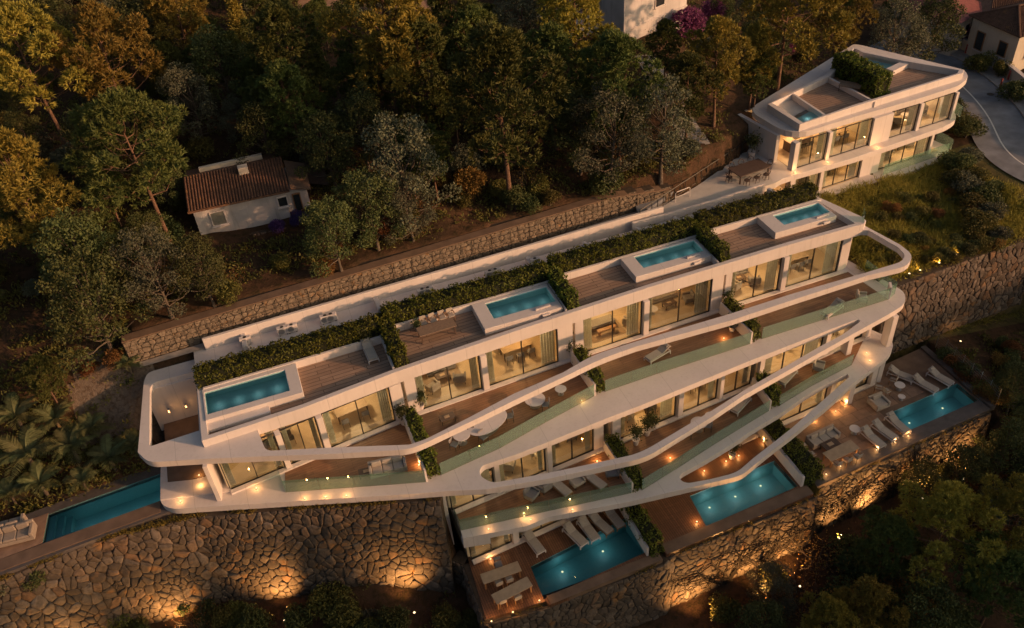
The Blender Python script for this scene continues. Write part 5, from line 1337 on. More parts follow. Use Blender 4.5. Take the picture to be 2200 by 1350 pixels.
# --- roof decks
ROOF = -.45-.032
at(ROOFT, 940, 722, ROOF+.0, R0(3), 'dining_table', 'long wooden dining table on the second roof garden', 'table')
for k, (px, py) in enumerate(((912, 706), (932, 700), (952, 694), (970, 689))): at(CHAIRL, px, py, ROOF, R0(3), 'dining_chair', '%s chair behind the dining table on the roof' % ('leftmost', 'second', 'third', 'rightmost')[k], 'chair', 'chairs at the roof dining table')
at(POT, 898, 712, ROOF, 0, 'potted_plant', 'potted plant at the left end of the roof dining table', 'plant', None, .7)
at(LOUNGW, 796, 763, ROOF, R0(8), 'sun_lounger', 'single pale sun lounger on the left roof garden', 'lounger', 'sun loungers'); at(POT, 790, 741, ROOF, 0, 'potted_plant', 'potted plant at the head of the single roof lounger', 'plant')
# --- upper terraces
at(POTT, 868, 912, Z3, 0, 'potted_plant', 'tall potted plant left of the leftmost upper-terrace hedge', 'plant', 'terrace plants'); at(POTT, 905, 880, Z3, 0, 'potted_plant', 'tall potted plant right of the leftmost upper-terrace hedge', 'plant', 'terrace plants')
at(POTT, 1222, 768, Z3, 0, 'potted_plant', 'tall potted plant left of the middle upper-terrace hedge', 'plant', 'terrace plants'); at(POTT, 1558, 660, Z3, 0, 'potted_plant', 'tall potted plant left of the rightmost upper-terrace hedge', 'plant', 'terrace plants')
ROUNDB = p_round(.85, .74)
at(ROUND, 994, 952, Z3, 0, 'round_table', 'small round white table nearest the left hedge of the second upper terrace', 'table', 'white terrace tables'); at(ROUNDB, 1050, 925, Z3, R0(20), 'round_table', 'largest round white table on the second upper terrace', 'table', 'white terrace tables', (1.7, 1.0, 1.0))
at(ROUNDB, 1150, 872, Z3, 0, 'round_table', 'round white table right of the largest one', 'table', 'white terrace tables', .8); at(ROUNDS, 1205, 848, Z3, 0, 'round_table', 'low round white table by the middle hedge', 'table', 'white terrace tables')
for px, py, rr_, lab in ((1015, 930, 150, 'left of the largest white table'), (1095, 905, 260, 'right of the largest white table'), (1040, 950, 20, 'in front of the largest white table'), (1172, 880, 250, 'right of the second white table'), (978, 966, 40, 'in front of the small white table')):
    at(CHAIRG, px, py, Z3, R0(rr_), 'terrace_chair', 'dark terrace chair '+lab, 'chair', 'chairs on the second upper terrace')
at(COFFEE, 962, 905, Z3, R0(4), 'coffee_table', 'low dark table on the second upper terrace by the windows', 'table')
at(LOUNGW, 1412, 768, Z3, R0(-70), 'sun_lounger', 'white sun lounger under the top ribbon on the third upper terrace', 'lounger', 'sun loungers'); at(LOUNGW, 1786, 672, Z3, R0(-75), 'sun_lounger', 'white sun lounger on the rightmost upper terrace', 'lounger', 'sun loungers')
at(ARM, 1850, 648, Z3, R0(60), 'armchair', 'cream armchair on the rightmost upper terrace', 'armchair'); at(SOFAL, 835, 1012, Z3, R0(-8), 'sofa', 'cream outdoor sofa under the ribbon on the leftmost terrace', 'sofa'); at(COFFEE, 790, 1022, Z3, 0, 'coffee_table', 'dark coffee table by the outdoor sofa', 'table')
at(POT, 1572, 712, Z3, 0, 'potted_plant', 'potted plant in the corner of the third upper terrace', 'plant', 'terrace plants')
# --- middle terraces
for p_, px, py, rr_, nm, lab, ct_ in ((ARMD, 1143, 1070, 30, 'armchair', 'grey armchair at the left of the first middle terrace', 'armchair'), (ARMD, 1170, 1052, 200, 'armchair', 'grey armchair facing the left one on the first middle terrace', 'armchair'), (LOUNGER, 1202, 1052, 20, 'sun_lounger', 'wooden lounger on the first middle terrace', 'lounger'),
        (ARM, 1240, 1042, 10, 'armchair', 'cream armchair beside the wooden lounger on the middle terrace', 'armchair'), (LOUNGER, 1276, 1038, 22, 'sun_lounger', 'wide wooden lounger right of the cream armchair', 'lounger'), (ARMD, 1315, 1022, -20, 'armchair', 'grey armchair by the left middle-terrace hedge', 'armchair'),
        (POTT, 1366, 955, 0, 'potted_plant', 'potted plant right of the left middle-terrace hedge', 'plant'), (POTT, 1390, 935, 0, 'potted_plant', 'potted plant by the windows of the second middle terrace', 'plant'), (POT, 1403, 922, 0, 'potted_plant', 'smaller potted plant on the second middle terrace', 'plant'),
        (ROUND, 1500, 925, 0, 'round_table', 'round white table on the second middle terrace', 'table'), (ROUNDS, 1525, 905, 0, 'round_table', 'low round table on the second middle terrace', 'table'), (CHAIRG, 1478, 940, 60, 'terrace_chair', 'dark chair left of the round table on the second middle terrace', 'chair'), (CHAIRG, 1520, 925, 240, 'terrace_chair', 'dark chair right of the round table on the second middle terrace', 'chair'),
        (LOUNGW, 1590, 875, -60, 'sun_lounger', 'white lounger on the second middle terrace', 'lounger'), (ARM, 1758, 795, 40, 'armchair', 'cream armchair on the third middle terrace', 'armchair'), (LOUNGW, 1690, 815, -60, 'sun_lounger', 'white lounger on the third middle terrace', 'lounger')):
    at(p_, px, py, Z2, R0(rr_), nm, lab, ct_)
# --- pool terraces
SOFT = p_sofa(2.3, m_plain('taupe_cushion', (.27, .22, .18), .95, 0, .1, 9.0, .2))
at(LONGT, 1078, 1246, Z1, R0(4), 'dining_table', 'long pale table on the plank terrace, farther of the two', 'table', 'long tables on the plank terrace'); at(LONGT, 1102, 1284, Z1, R0(5), 'dining_table', 'long pale table on the plank terrace, nearer to the wall', 'table', 'long tables on the plank terrace')
for px, py, rr_, lab in ((1072, 1222, 0, 'behind the farther long table'), (1072, 1262, 180, 'between the two long tables, left'), (1095, 1255, 180, 'between the two long tables, right'), (1112, 1292, 182, 'in front of the nearer long table, right'), (1080, 1300, 178, 'in front of the nearer long table, left')):
    at(CHAIRL if py != 1222 else CHAIRG, px, py, Z1, R0(rr_), 'dining_chair', 'chair on the plank terrace '+lab, 'chair', 'chairs at the long tables')
for px, py, rr_, lab in ((1147, 1172, 12, 'first'), (1236, 1157, 12, 'second'), (1264, 1144, 12, 'third'), (1290, 1132, 14, 'fourth'), (1318, 1118, 14, 'fifth')):
    at(LOUNGER if lab in ('fourth', 'fifth') else LOUNGW, px, py, Z1, R0(rr_), 'sun_lounger', '%s sun lounger from the left beside the lowest pool' % lab, 'lounger', 'sun loungers')
at(POTT, 1572, 985, Z1, 0, 'potted_plant', 'dark potted plant on the middle plank terrace', 'plant', 'terrace plants')
LSET = Proto(); LSET.part('table_top', MB().rbox(-1.25, 1.25, -.45, .45, .70, .75, .01), TABLETOP); legs(LSET, 2.4, .85, .70, .08, WOODL, None, .08)
x0, y0 = P(1778, 968, Z1)
LSET.put('dining_table', (x0+.3, y0-.9, Z1+.02), R0(6), 'long wooden table with planters on the tiled terrace', 'table')
SOF = p_sofa(2.4, CUSH); SOF.put('sofa', (x0+.2, y0+.9, Z1+.02), R0(6), 'cream outdoor sofa behind the long wooden table on the tiled terrace', 'sofa'); COFFEE.put('coffee_table', (x0+.2, y0+.05, Z1+.02), R0(6), 'dark low table between the sofa and the long wooden table', 'table', None, 1.3)
CHAIRL.put('dining_chair', (x0-1.5, y0-.2, Z1+.02), R0(95), 'wooden armchair at the left end of the lounge set', 'chair'); CHAIRL.put('dining_chair', (x0-1.55, y0+.7, Z1+.02), R0(85), 'wooden armchair by the sofa at the wide hedge', 'chair')
for k, dx in enumerate((-.8, 0, .8)): CHAIRL.put('dining_chair', (x0+.35+dx, y0-1.55, Z1+.02), R0(186), '%s wooden chair in front of the long wooden table' % ('left', 'middle', 'right')[k], 'chair', 'chairs at the long wooden table')
for px, py, lab in ((1873, 948, 'left'), (1898, 933, 'middle'), (1927, 918, 'right')): at(LOUNGW, px, py, Z1, R0(8), 'sun_lounger', '%s of the three sunbeds beside the far-right pool' % lab, 'lounger', 'sun loungers')
at(ROUNDS, 1834, 932, Z1, 0, 'side_table', 'small side table left of the three sunbeds', 'table')
SQ = p_sofa(1.2, CUSH, 1.1); at(SQ, 1886, 872, Z1, R0(8), 'daybed', 'square cream daybed on the tiled terrace', 'sofa')
for px, py, rr_, lab in ((1885, 842, 40, 'left wooden armchair in the group on the tiled terrace'), (1902, 850, 100, 'front wooden armchair in the group on the tiled terrace'), (1916, 826, 210, 'right wooden armchair in the group on the tiled terrace')): at(CHAIRL, px, py, Z1, R0(rr_), 'terrace_chair', lab, 'chair', 'wooden armchairs on the tiled terrace')
at(ROUNDS, 1930, 838, Z1, 0, 'side_table', 'small round table beside the wooden armchairs', 'table'); at(ROUNDS, 1935, 860, Z1, 0, 'side_table', 'low white stool on the tiled terrace', 'stool', None, .7)
at(LOUNGW, 1934, 812, Z1, R0(30), 'sun_lounger', 'pale lounger near the building on the tiled terrace', 'lounger', 'sun loungers'); at(LOUNGW, 1985, 833, Z1, R0(20), 'sun_lounger', 'pale lounger behind the far-right pool, left', 'lounger', 'sun loungers'); at(LOUNGW, 2018, 818, Z1, R0(15), 'sun_lounger', 'pale lounger behind the far-right pool, right', 'lounger', 'sun loungers')
at(SOFT, 30, 1160, ZP, R0(-1), 'daybed', 'long cream daybed on the deck at the far left', 'sofa', None, 1.15); at(SOFT, 10, 1145, ZP, R0(179), 'daybed', 'second cream daybed behind the first at the far left', 'sofa', None, 1.15)
# --- entrance terrace: big wooden table with round-backed chairs
BIGT = p_table(3.0, 1.6, .76, DARKWOOD, DARKWOOD, .07)
x0, y0 = P(1608, 378, -.004); BIGT.put('dining_table', (x0, y0, 0.0), R0(6), 'large dark wooden table on the entrance terrace', 'table')
RCH = Proto(); RCH.part('seat', MB().cyl(0, 0, .40, .46, .24, 14), DARKWOOD); RCH.part('backrest', MB().tube([(-.24, .05, .45), (-.24, .2, .75), (0, .27, .88), (.24, .2, .75), (.24, .05, .45)], .03, 6), DARKWOOD)
for sx in (-1, 1):
    for sy in (-1, 1): RCH.part('leg', MB().tube([(sx*.17, sy*.17, 0), (sx*.15, sy*.15, .40)], .025, 5), DARKWOOD)
for k, (dx, dy, rr_) in enumerate(((-.9, -1.15, 186), (0, -1.1, 182), (.9, -1.05, 178), (-.9, 1.0, 6), (0, 1.05, 2), (.9, 1.1, -4), (-1.85, -.1, 96), (1.85, .1, -86))):
    RCH.put('dining_chair', (x0+dx, y0+dy, 0.0), R0(rr_), 'dark round-backed chair at the large table, %s' % ('front left', 'front middle', 'front right', 'back left', 'back middle', 'back right', 'left end', 'right end')[k], 'chair', 'chairs on the entrance terrace')
RACK = Proto(); RACK.part('hoop', MB().tube([(-.7, 0, 0), (-.7, 0, .75), (-.6, 0, .85), (.6, 0, .85), (.7, 0, .75), (.7, 0, 0)], .035, 6), WHITE); RACK.part('cross_bar', MB().tube([(-.7, 0, .4), (.7, 0, .4)], .025, 6), WHITE)
x0, y0 = P(1466, 428, 0); RACK.put('bicycle_rack', (x0, y0, -.01), R0(10), 'white tubular rack on the entrance terrace', 'rack')
at(POTT, 1614, 340, -.03, 0, 'potted_plant', 'green plant beside the wall of the upper villa', 'plant', 'terrace plants', 1.3)
bt = p_bench(1.8, WOODG); x0, y0 = P(1825, 188, 3.0); bt.put('bench', (x0, y0, 3.0), R0(-50), 'long dark bench in the court on the upper villa roof', 'bench'); ROOFT.put('dining_table', (x0-.5, y0-.6, 3.0), R0(-50), 'low dark table in the court on the upper villa roof', 'table', None, .7)
# --- air conditioners in the service corridor
AC = Proto(); AC.part('casing', MB().rbox(-.46, .46, -.2, .2, .08, .78, .02), WHITE); AC.part('fan_grille', MB().lathe([(.0, 0), (.05, .01), (.24, .012), (.27, 0)], 18), METAL); AC.parts[-1][1].transform(Matrix.Translation((-.12, -.205, .43)) @ Matrix.Rotation(R0(90), 4, 'X'))
AC.part('top_vent', MB().lathe([(.0, .785), (.14, .785), (.15, .78)], 14), FRAME)
for sx in (-1, 1): AC.part('foot', MB().box(sx*.3-.05, sx*.3+.05, -.18, .18, 0, .08), FRAME)
for k, (px, py) in enumerate(((532, 752), (612, 728), (632, 722), (702, 694), (714, 690), (908, 632), (920, 628), (1050, 588), (1062, 585), (1145, 560), (1235, 531), (1248, 527))):
    x, _ = P(px, py, 0); AC.put('air_conditioner', (x, 47.5, -.15), R0(2), 'white air conditioner in the service corridor, %s from the left' % ('first', 'second', 'third', 'fourth', 'fifth', 'sixth', 'seventh', 'eighth', 'ninth', 'tenth', 'eleventh', 'twelfth')[k], 'air conditioner', 'air conditioners behind the hedges', .8)

# ------------------------------------------------------------------ outdoor lamps
SPOTP = Proto(); SPOTP.part('housing', MB().cyl(0, 0, -.02, .03, .06, 12), METAL); SPOTP.part('lens', MB().cyl(0, 0, .03, .034, .045, 12), E_LAMP)
def deck_spot(px, py, z, label, power=5.0, h=.28):
    x, y = P(px, py, z); e = SPOTP.put('deck_spot', (x, y, z+.02), 0, label, 'lamp', 'recessed deck spots'); light('spot_light', 'POINT', (0, 0, h), power*2.2, AMBER, .05, e)
nth = ('first', 'second', 'third', 'fourth', 'fifth', 'sixth', 'seventh', 'eighth')
for k, (px, py) in enumerate(((1775, 1020), (1806, 1003), (1842, 987), (1883, 968), (1922, 951), (1951, 938))): deck_spot(px, py, Z1, 'recessed spot along the front of the tiled terrace, %s from the left' % nth[k], 6)
for k, (px, py) in enumerate(((1102, 1316), (1159, 1291), (1056, 1336), (1054, 1202))): deck_spot(px, py, Z1, 'recessed spot on the lowest plank terrace, %s' % ('front edge centre', 'at the pool corner', 'front left corner', 'by the wall of the building')[k], 8)
for k, (px, py) in enumerate(((1513, 1013), (1560, 992), (1587, 980), (1640, 950))): deck_spot(px, py, Z1, 'recessed spot under the lowest ribbon, %s from the left' % nth[k], 10)
for k, (px, py) in enumerate(((1748, 905), (1795, 885), (1815, 870), (1497, 1122))): deck_spot(px, py, Z1, 'recessed spot on the garden floor, %s' % ('left of the tiled terrace', 'below the lowest ribbon end', 'by the building corner', 'at the front of the middle planks')[k], 9)
for k, (px, py) in enumerate(((388, 1078), (432, 1046), (428, 1022), (551, 1050), (655, 1072), (700, 1069), (745, 1066))): deck_spot(px, py, Z3, 'small recessed spot in the white slab at left, %s from the left' % nth[k], 5)
for k, (px, py) in enumerate(((1050, 1138), (1140, 1118), (1230, 1096), (1868, 776), (1862, 760))): deck_spot(px, py, Z2, 'small recessed spot in the lower white slab, %s from the left' % nth[k], 3.5)
for k, (px, py) in enumerate(((1283, 992), (1126, 1110), (1440, 985))): deck_spot(px, py, Z2, 'recessed spot in the middle terrace floor, %s from the left' % nth[k], 8)
for k, (px, py) in enumerate(((1555, 728), (900, 1000), (1250, 862))): deck_spot(px, py, Z3, 'recessed spot in the upper terrace floor by a hedge, %s' % ('rightmost', 'leftmost', 'middle')[k], 8)
for k, (px, py) in enumerate(((1708, 372), (1778, 350), (1885, 318), (1700, 205))): deck_spot(px, py, 0.0 if k < 3 else 3.0, 'small spot on the upper villa, %s' % ('by the left column', 'between the left windows', 'by the white panel', 'in the roof court')[k], 6)
UPP = Proto(); UPP.part('stake', MB().cyl(0, 0, -.1, .22, .02, 6), FRAME); hd = MB().cyl(0, 0, 0, .17, .065, 12, .085); hd.v = [(x, y+.02+z*.15, z+.2) for x, y, z in hd.v]; UPP.part('head', hd, FRAME)
ln = MB().cyl(0, 0, .165, .175, .075, 12); ln.v = [(x, y+.02+z*.15, z+.2) for x, y, z in ln.v]; UPP.part('lens', ln, E_LAMP)
UPL = []
def uplight(px, py, label, power, to, off=0.0, spread=105):
    x, y, z = hit(px, py, .0)
    if to is wall_up:
        y = wall_up(x, 0, 0)[1]-(2.6 if px < 1750 else 1.5); z = gz(x, y)
    UPL.append((x, y)); e = UPP.put('garden_spotlight', (x, y, z), 0, label, 'lamp', 'garden spotlights')
    t = Vector(to(x, y, z)); light('spot_light', 'SPOT', (0, 0, .5), power, AMBER, .06, e, R0(spread), tuple(t-Vector((x, y, z))), 1.0)
    return e
def wall_up(x, y, z): return (x, float(np.interp(x, WLX, WLY))-.1 if x < 5 else float(np.interp(x, WFX, WFY))-.1, z+2.7)
for k, (px, py) in enumerate(((128, 1335), (376, 1304), (602, 1283), (872, 1258))): uplight(px, py, 'garden spotlight washing the big stone wall, %s from the left' % nth[k], 2200, wall_up)
for k, (px, py) in enumerate(((1488, 1303), (1612, 1253), (1690, 1220), (1790, 1150), (1865, 1110), (1955, 1045), (2040, 1000))): uplight(px, py, 'garden spotlight washing the long wall, %s from the left' % nth[k], 3000, wall_up)
for k, (px, py) in enumerate(((1952, 598), (1975, 591), (2016, 575), (2053, 559))): uplight(px, py, 'small garden spotlight in the grass above the right-hand wall, %s from the left' % nth[k], 150, lambda x, y, z: (x-.3, y+2.5, z+.8), 0, 110)
uplight(146, 945, 'bright garden spotlight among the palms', 160, lambda x, y, z: (x+.6, y+1.6, z+1.2), 0, 120); uplight(287, 966, 'garden spotlight by the corner of the villa', 80, lambda x, y, z: (x+.2, y+1.0, z+1.6), 0, 120)
uplight(2128, 850, 'garden spotlight at the corner of the far-right pool', 60, lambda x, y, z: (x+1.5, y+.6, z+1.0), 0, 120); uplight(2062, 742, 'garden spotlight at the head of the wire fence', 60, lambda x, y, z: (x+.2, y+1.5, z+1.2), 0, 120)
BR = Proto(); BR.part('bracket', MB().box(-.04, .04, 0, .10, -.1, .1), FRAME); BR.part('shade', MB().cyl(0, -.06, -.12, .12, .07, 12), WHITE); BR.part('bulb', MB().cyl(0, -.06, -.10, .10, .055, 10), E_PEND)
for k, (x, y) in enumerate(((-9.9, 46.3), (-8.8, 46.3))):
    e = BR.put('wall_lamp', (x, y, Z3+1.3), 0, 'wall lamp in the left court of the villa, %s' % ('left', 'right')[k], 'lamp', 'wall lamps'); light('lamp_light', 'POINT', (0, -.2, 0), 7, AMBER, .08, e)
# ------------------------------------------------------------------ plants
def rhomb(base, tip, width, rs):
    d = tip-base; s = np.cross(d, rs.normal(size=d.shape)); s /= (np.linalg.norm(s, axis=1, keepdims=True)+1e-9); mid = base*.45+tip*.55
    v = np.stack([base, mid-s*width, tip, mid+s*width], 1).reshape(-1, 3)
    return v, np.arange(len(v)).reshape(-1, 4)
def unit(v): return v/(np.linalg.norm(v, axis=-1, keepdims=True)+1e-9)
def limb_tree(H, blobs, trunk_top, r0, rs, bend=.05):
    """tapered trunk with a limb to each leaf mass"""
    m = MB(); bx, by = rs.uniform(-bend, bend, 2)*H
    tr = lambda t: Vector((bx*math.sin(t*2.2)*t, by*math.sin(t*2.6+.5)*t, t*H))
    ts = np.linspace(0, trunk_top, 9); m.tube([tr(t)-Vector((0, 0, .5 if t == 0 else 0)) for t in ts], [r0*(1.25 if t == 0 else 1)*(1-.78*t/trunk_top) for t in ts], 7)
    for c, r, h in blobs:
        a = tr(h*trunk_top); b = Vector(c); k = a.lerp(b, .5)+Vector((0, 0, -.04*H+rs.uniform(-.02, .02)*H))
        rr = r0*.42*(1-.5*h); m.tube([a, a.lerp(k, .6)+Vector(rs.uniform(-.01, .01, 3)*H), k, b], [rr, rr*.8, rr*.6, rr*.25], 5, False)
        for _ in range(2):
            q = b+Vector(unit(rs.normal(size=3))*r*.7); m.tube([k.lerp(b, .6), q], [rr*.35, rr*.12], 4, False)
    return m, tr
def make_pine(seed, H=10.0, spread=.30, first=.36, nb=27, tufts=48, blades=15):
    rs = np.random.RandomState(seed); blobs = []
    for i in range(nb):
        t = (i+.5)/nb; h = first+(1-first)*t**.85; az = i*2.399+rs.uniform(-.4, .4)
        reach = spread*H*(math.sin(math.pi*min(1, (.25+.75*t)**1.1))**.7)*rs.uniform(.55, 1.05)*(1.0 if i % 3 else .6)
        blobs.append(((math.cos(az)*reach, math.sin(az)*reach, H*(h+.03)), H*rs.uniform(.058, .098)*(1.15-.25*t), (h-.06)))
    blobs.append(((rs.uniform(-.3, .3), rs.uniform(-.3, .3), H*.97), H*.08, .95))
    m, tr = limb_tree(H, blobs, .93, .017*H, rs)
    B, T = [], []
    for c, r, h in blobs:
        d = unit(rs.normal(size=(tufts, 3))+np.array([0, 0, .35])); p = np.array(c)+d*np.array([1, 1, .72])*r*rs.uniform(.55, 1.08, (tufts, 1))
        dd = unit(d*.9+np.array([0, 0, .55]))
        bd = unit(np.repeat(dd, blades, 0)+rs.normal(0, .55, (tufts*blades, 3))); bp = np.repeat(p, blades, 0)
        ln = rs.uniform(.022, .042, (tufts*blades, 1))*H; B.append(bp-bd*ln*.15); T.append(bp+bd*ln)
    v, f = rhomb(np.concatenate(B), np.concatenate(T), .0036*H, rs)
    return mesh_np('crown', v, f), m.mesh('trunk', True)
def make_broad(seed, H=7.0, spread=.36, first=.30, nb=32, leaves=460, size=.085, squash=.8, open_=.0):
    rs = np.random.RandomState(seed); blobs = []
    for i in range(nb):
        t = (i+.5)/nb; h = first+(1-first)*t; az = i*2.399+rs.uniform(-.5, .5)
        reach = spread*H*math.sqrt(max(.05, 1-(t*1.02-.12)**2*1.1))*rs.uniform(.45, 1.0)
        blobs.append(((math.cos(az)*reach, math.sin(az)*reach, H*(h*.92+.02)), H*rs.uniform(.075, .125)*(1-open_*.35), h*.75))
    m, tr = limb_tree(H, blobs, .80, .020*H, rs, .09)
    C, Nn = [], []
    for c, r, h in blobs:
        n = int(leaves*(r/H/.135)**2); d = unit(rs.normal(size=(n, 3))+np.array([0, 0, .25]))
        C.append(np.array(c)+d*np.array([1, 1, squash])*r*rs.uniform(.35, 1.12, (n, 1))**.7); Nn.append(d)
    v, f = leaf_quads(np.concatenate(C), np.concatenate(Nn), size, rs, 1.1)
    return mesh_np('crown', v, f), m.mesh('trunk', True)
def make_narrow(seed, H=8.0):
    rs = np.random.RandomState(seed); B, T = [], []
    m = MB(); m.tube([(0, 0, -.4), (0, 0, H*.5), (.05, 0, H*.96)], [.11, .08, .02], 6)
    for i in range(46):
        t = (i+.5)/46; az = i*2.399; r = .17*H*(1-t)**.7*rs.uniform(.6, 1.1)+.1; c = np.array([math.cos(az)*r*.6, math.sin(az)*r*.6, H*(.14+.84*t)])
        m.tube([(0, 0, H*(.10+.84*t)), tuple(c)], [.03, .01], 4, False)
        k = 110; d = unit(rs.normal(size=(k, 3))+np.array([math.cos(az), math.sin(az), .7])); p = c+rs.normal(0, .11*H*(1-t*.7)*.5, (k, 3)); B.append(p); T.append(p+d*rs.uniform(.18, .36, (k, 1)))
    v, f = rhomb(np.concatenate(B), np.concatenate(T), .05, rs); return mesh_np('crown', v, f), m.mesh('trunk', True)
def make_bush(seed, H=2.0, W=1.3, n=2600, size=.075, nb=9, twigs=True):
    rs = np.random.RandomState(seed); C, Nn = [], []; m = MB()
    for i in range(nb):
        az = i*2.399; r = W*rs.uniform(.1, .75); c = np.array([math.cos(az)*r, math.sin(az)*r, H*rs.uniform(.35, .72)*(1.1-.4*r/W)]); br = W*rs.uniform(.30, .5)
        m.tube([(0, 0, -.2), tuple(c*.5+np.array([0, 0, .1])), tuple(c)], [.05, .03, .012], 4, False)
        k = n//nb; d = unit(rs.normal(size=(k, 3))+np.array([0, 0, .3])); C.append(c+d*br*rs.uniform(.4, 1.15, (k, 1))**.7); Nn.append(d)
    C = np.concatenate(C); C[:, 2] = np.maximum(C[:, 2], .03)
    v, f = leaf_quads(C, np.concatenate(Nn), size, rs, 1.1); return mesh_np('foliage', v, f), m.mesh('stems', True)
def make_twiggy(seed, H=2.6):
    rs = np.random.RandomState(seed); m = MB()
    def grow(p, d, l, r, k):
        q = p+d*l; m.tube([tuple(p), tuple(p+d*l*.5+rs.normal(0, .04, 3)*l), tuple(q)], [r, r*.8, r*.55], 4, False)
        if k:
            for _ in range(3): grow(q, unit(d+rs.normal(0, .55, 3)+np.array([0, 0, .1])), l*rs.uniform(.6, .8), r*.55, k-1)
    for i in range(6): grow(np.array([0, 0, -.1]), unit(np.array([math.cos(i*1.1), math.sin(i*1.1), 1.3])+rs.normal(0, .2, 3)), H*.34, .032, 3)
    C = rs.normal(0, 1, (260, 3))*np.array([.8, .8, .5])+np.array([0, 0, H*.72]); C[:, 2] = np.maximum(C[:, 2], .1)
    v, f = leaf_quads(C, unit(rs.normal(size=(260, 3))), .07, rs, 1.0); return mesh_np('foliage', v, f), m.mesh('stems', True)
def kindset(gen, seeds, leafm, barkm, **kw):
    out = []
    for s in seeds:
        c, t = gen(s, **kw); out.append((c, t, leafm, barkm))
    return out
PINES = kindset(make_pine, (11, 12, 13, 14), None, BARK)
PINESW = kindset(make_pine, (21, 22), None, BARK, spread=.38, first=.46, nb=27)
OAKS = kindset(make_broad, (31, 32, 33), None, BARKG)
OLIVES = kindset(make_broad, (41, 42), None, BARKG, nb=36, leaves=520, size=.07, open_=.5, first=.22)
NARROW = kindset(make_narrow, (51,), None, BARK)
BUSHES = kindset(make_bush, (61, 62, 63), None, BARKG)
TWIGS = kindset(make_twiggy, (71, 72), None, BARKG)
KIND = {'pine': (PINES, L_PINE, 10.0, 'pine_tree', 'tree'), 'gold': (PINES, L_PINEY, 10.0, 'pine_tree', 'tree'), 'wide': (PINESW, L_PINEY, 10.0, 'pine_tree', 'tree'), 'widep': (PINESW, L_PINE, 10.0, 'pine_tree', 'tree'),
        'oak': (OAKS, L_OAK, 7.0, 'oak_tree', 'tree'), 'olive': (OLIVES, L_OLIVE, 7.0, 'olive_tree', 'tree'), 'narrow': (NARROW, L_PINEY, 8.0, 'conifer', 'tree'),
        'bush': (BUSHES, L_BUSH, 2.0, 'shrub', 'shrub'), 'dark': (BUSHES, L_OAK, 2.0, 'shrub', 'shrub'), 'dry': (BUSHES, L_DRY, 2.0, 'shrub', 'shrub'), 'grey': (BUSHES, L_OLIVE, 2.0, 'shrub', 'shrub'), 'pink': (BUSHES, L_PINK, 2.0, 'flowering_shrub', 'shrub'), 'violet': (BUSHES, L_PURP, 2.0, 'flowering_shrub', 'shrub'),
        'twig': (TWIGS, L_DRY, 2.6, 'bare_shrub', 'shrub')}
LEAFMESH = {}
prng = random.Random(77)
def plant(kind, loc, H, label, group=None, rot=None, wide=1.0):
    sets, lm, H0, name, cat = KIND[kind]; k = prng.randrange(len(sets)); c, t, _, bk = sets[k]
    key = (c.name, lm.name)
    if key not in LEAFMESH:
        me = c if len(c.materials) == 0 else c.copy(); 
        if len(me.materials): me.materials[0] = lm
        else: me.materials.append(lm)
        LEAFMESH[key] = me
    if len(t.materials) == 0: t.materials.append(bk)
    s = H/H0
    e = empty(name, loc, prng.uniform(0, 6.28) if rot is None else rot, (s*wide, s*wide, s), label=label, cat=cat, group=group)
    e.rotation_euler[0] = prng.uniform(-.05, .05); e.rotation_euler[1] = prng.uniform(-.05, .05)
    ob('crown' if cat == 'tree' else 'foliage', LEAFMESH[key], None, e); ob('trunk' if cat == 'tree' else 'stems', t, None, e)
    return e
def plant_px(kind, px, py, H, label, group=None, up=.66, wide=1.0):
    x, y, z = hit(px, py, up*H)
    if label.startswith('dark shrub in the scrub') and any(abs(x-a) < 2.0 and y < b+3 and y > b-1.6 for a, b in UPL): return None
    if 24.5 < x < 41 and 46.9 < y < 49.9+(x-25.6)*.447: return None
    return plant(kind, (x, y, z-.05), H, label, group, None, wide)
GW = 'trees of the wood behind the villas'
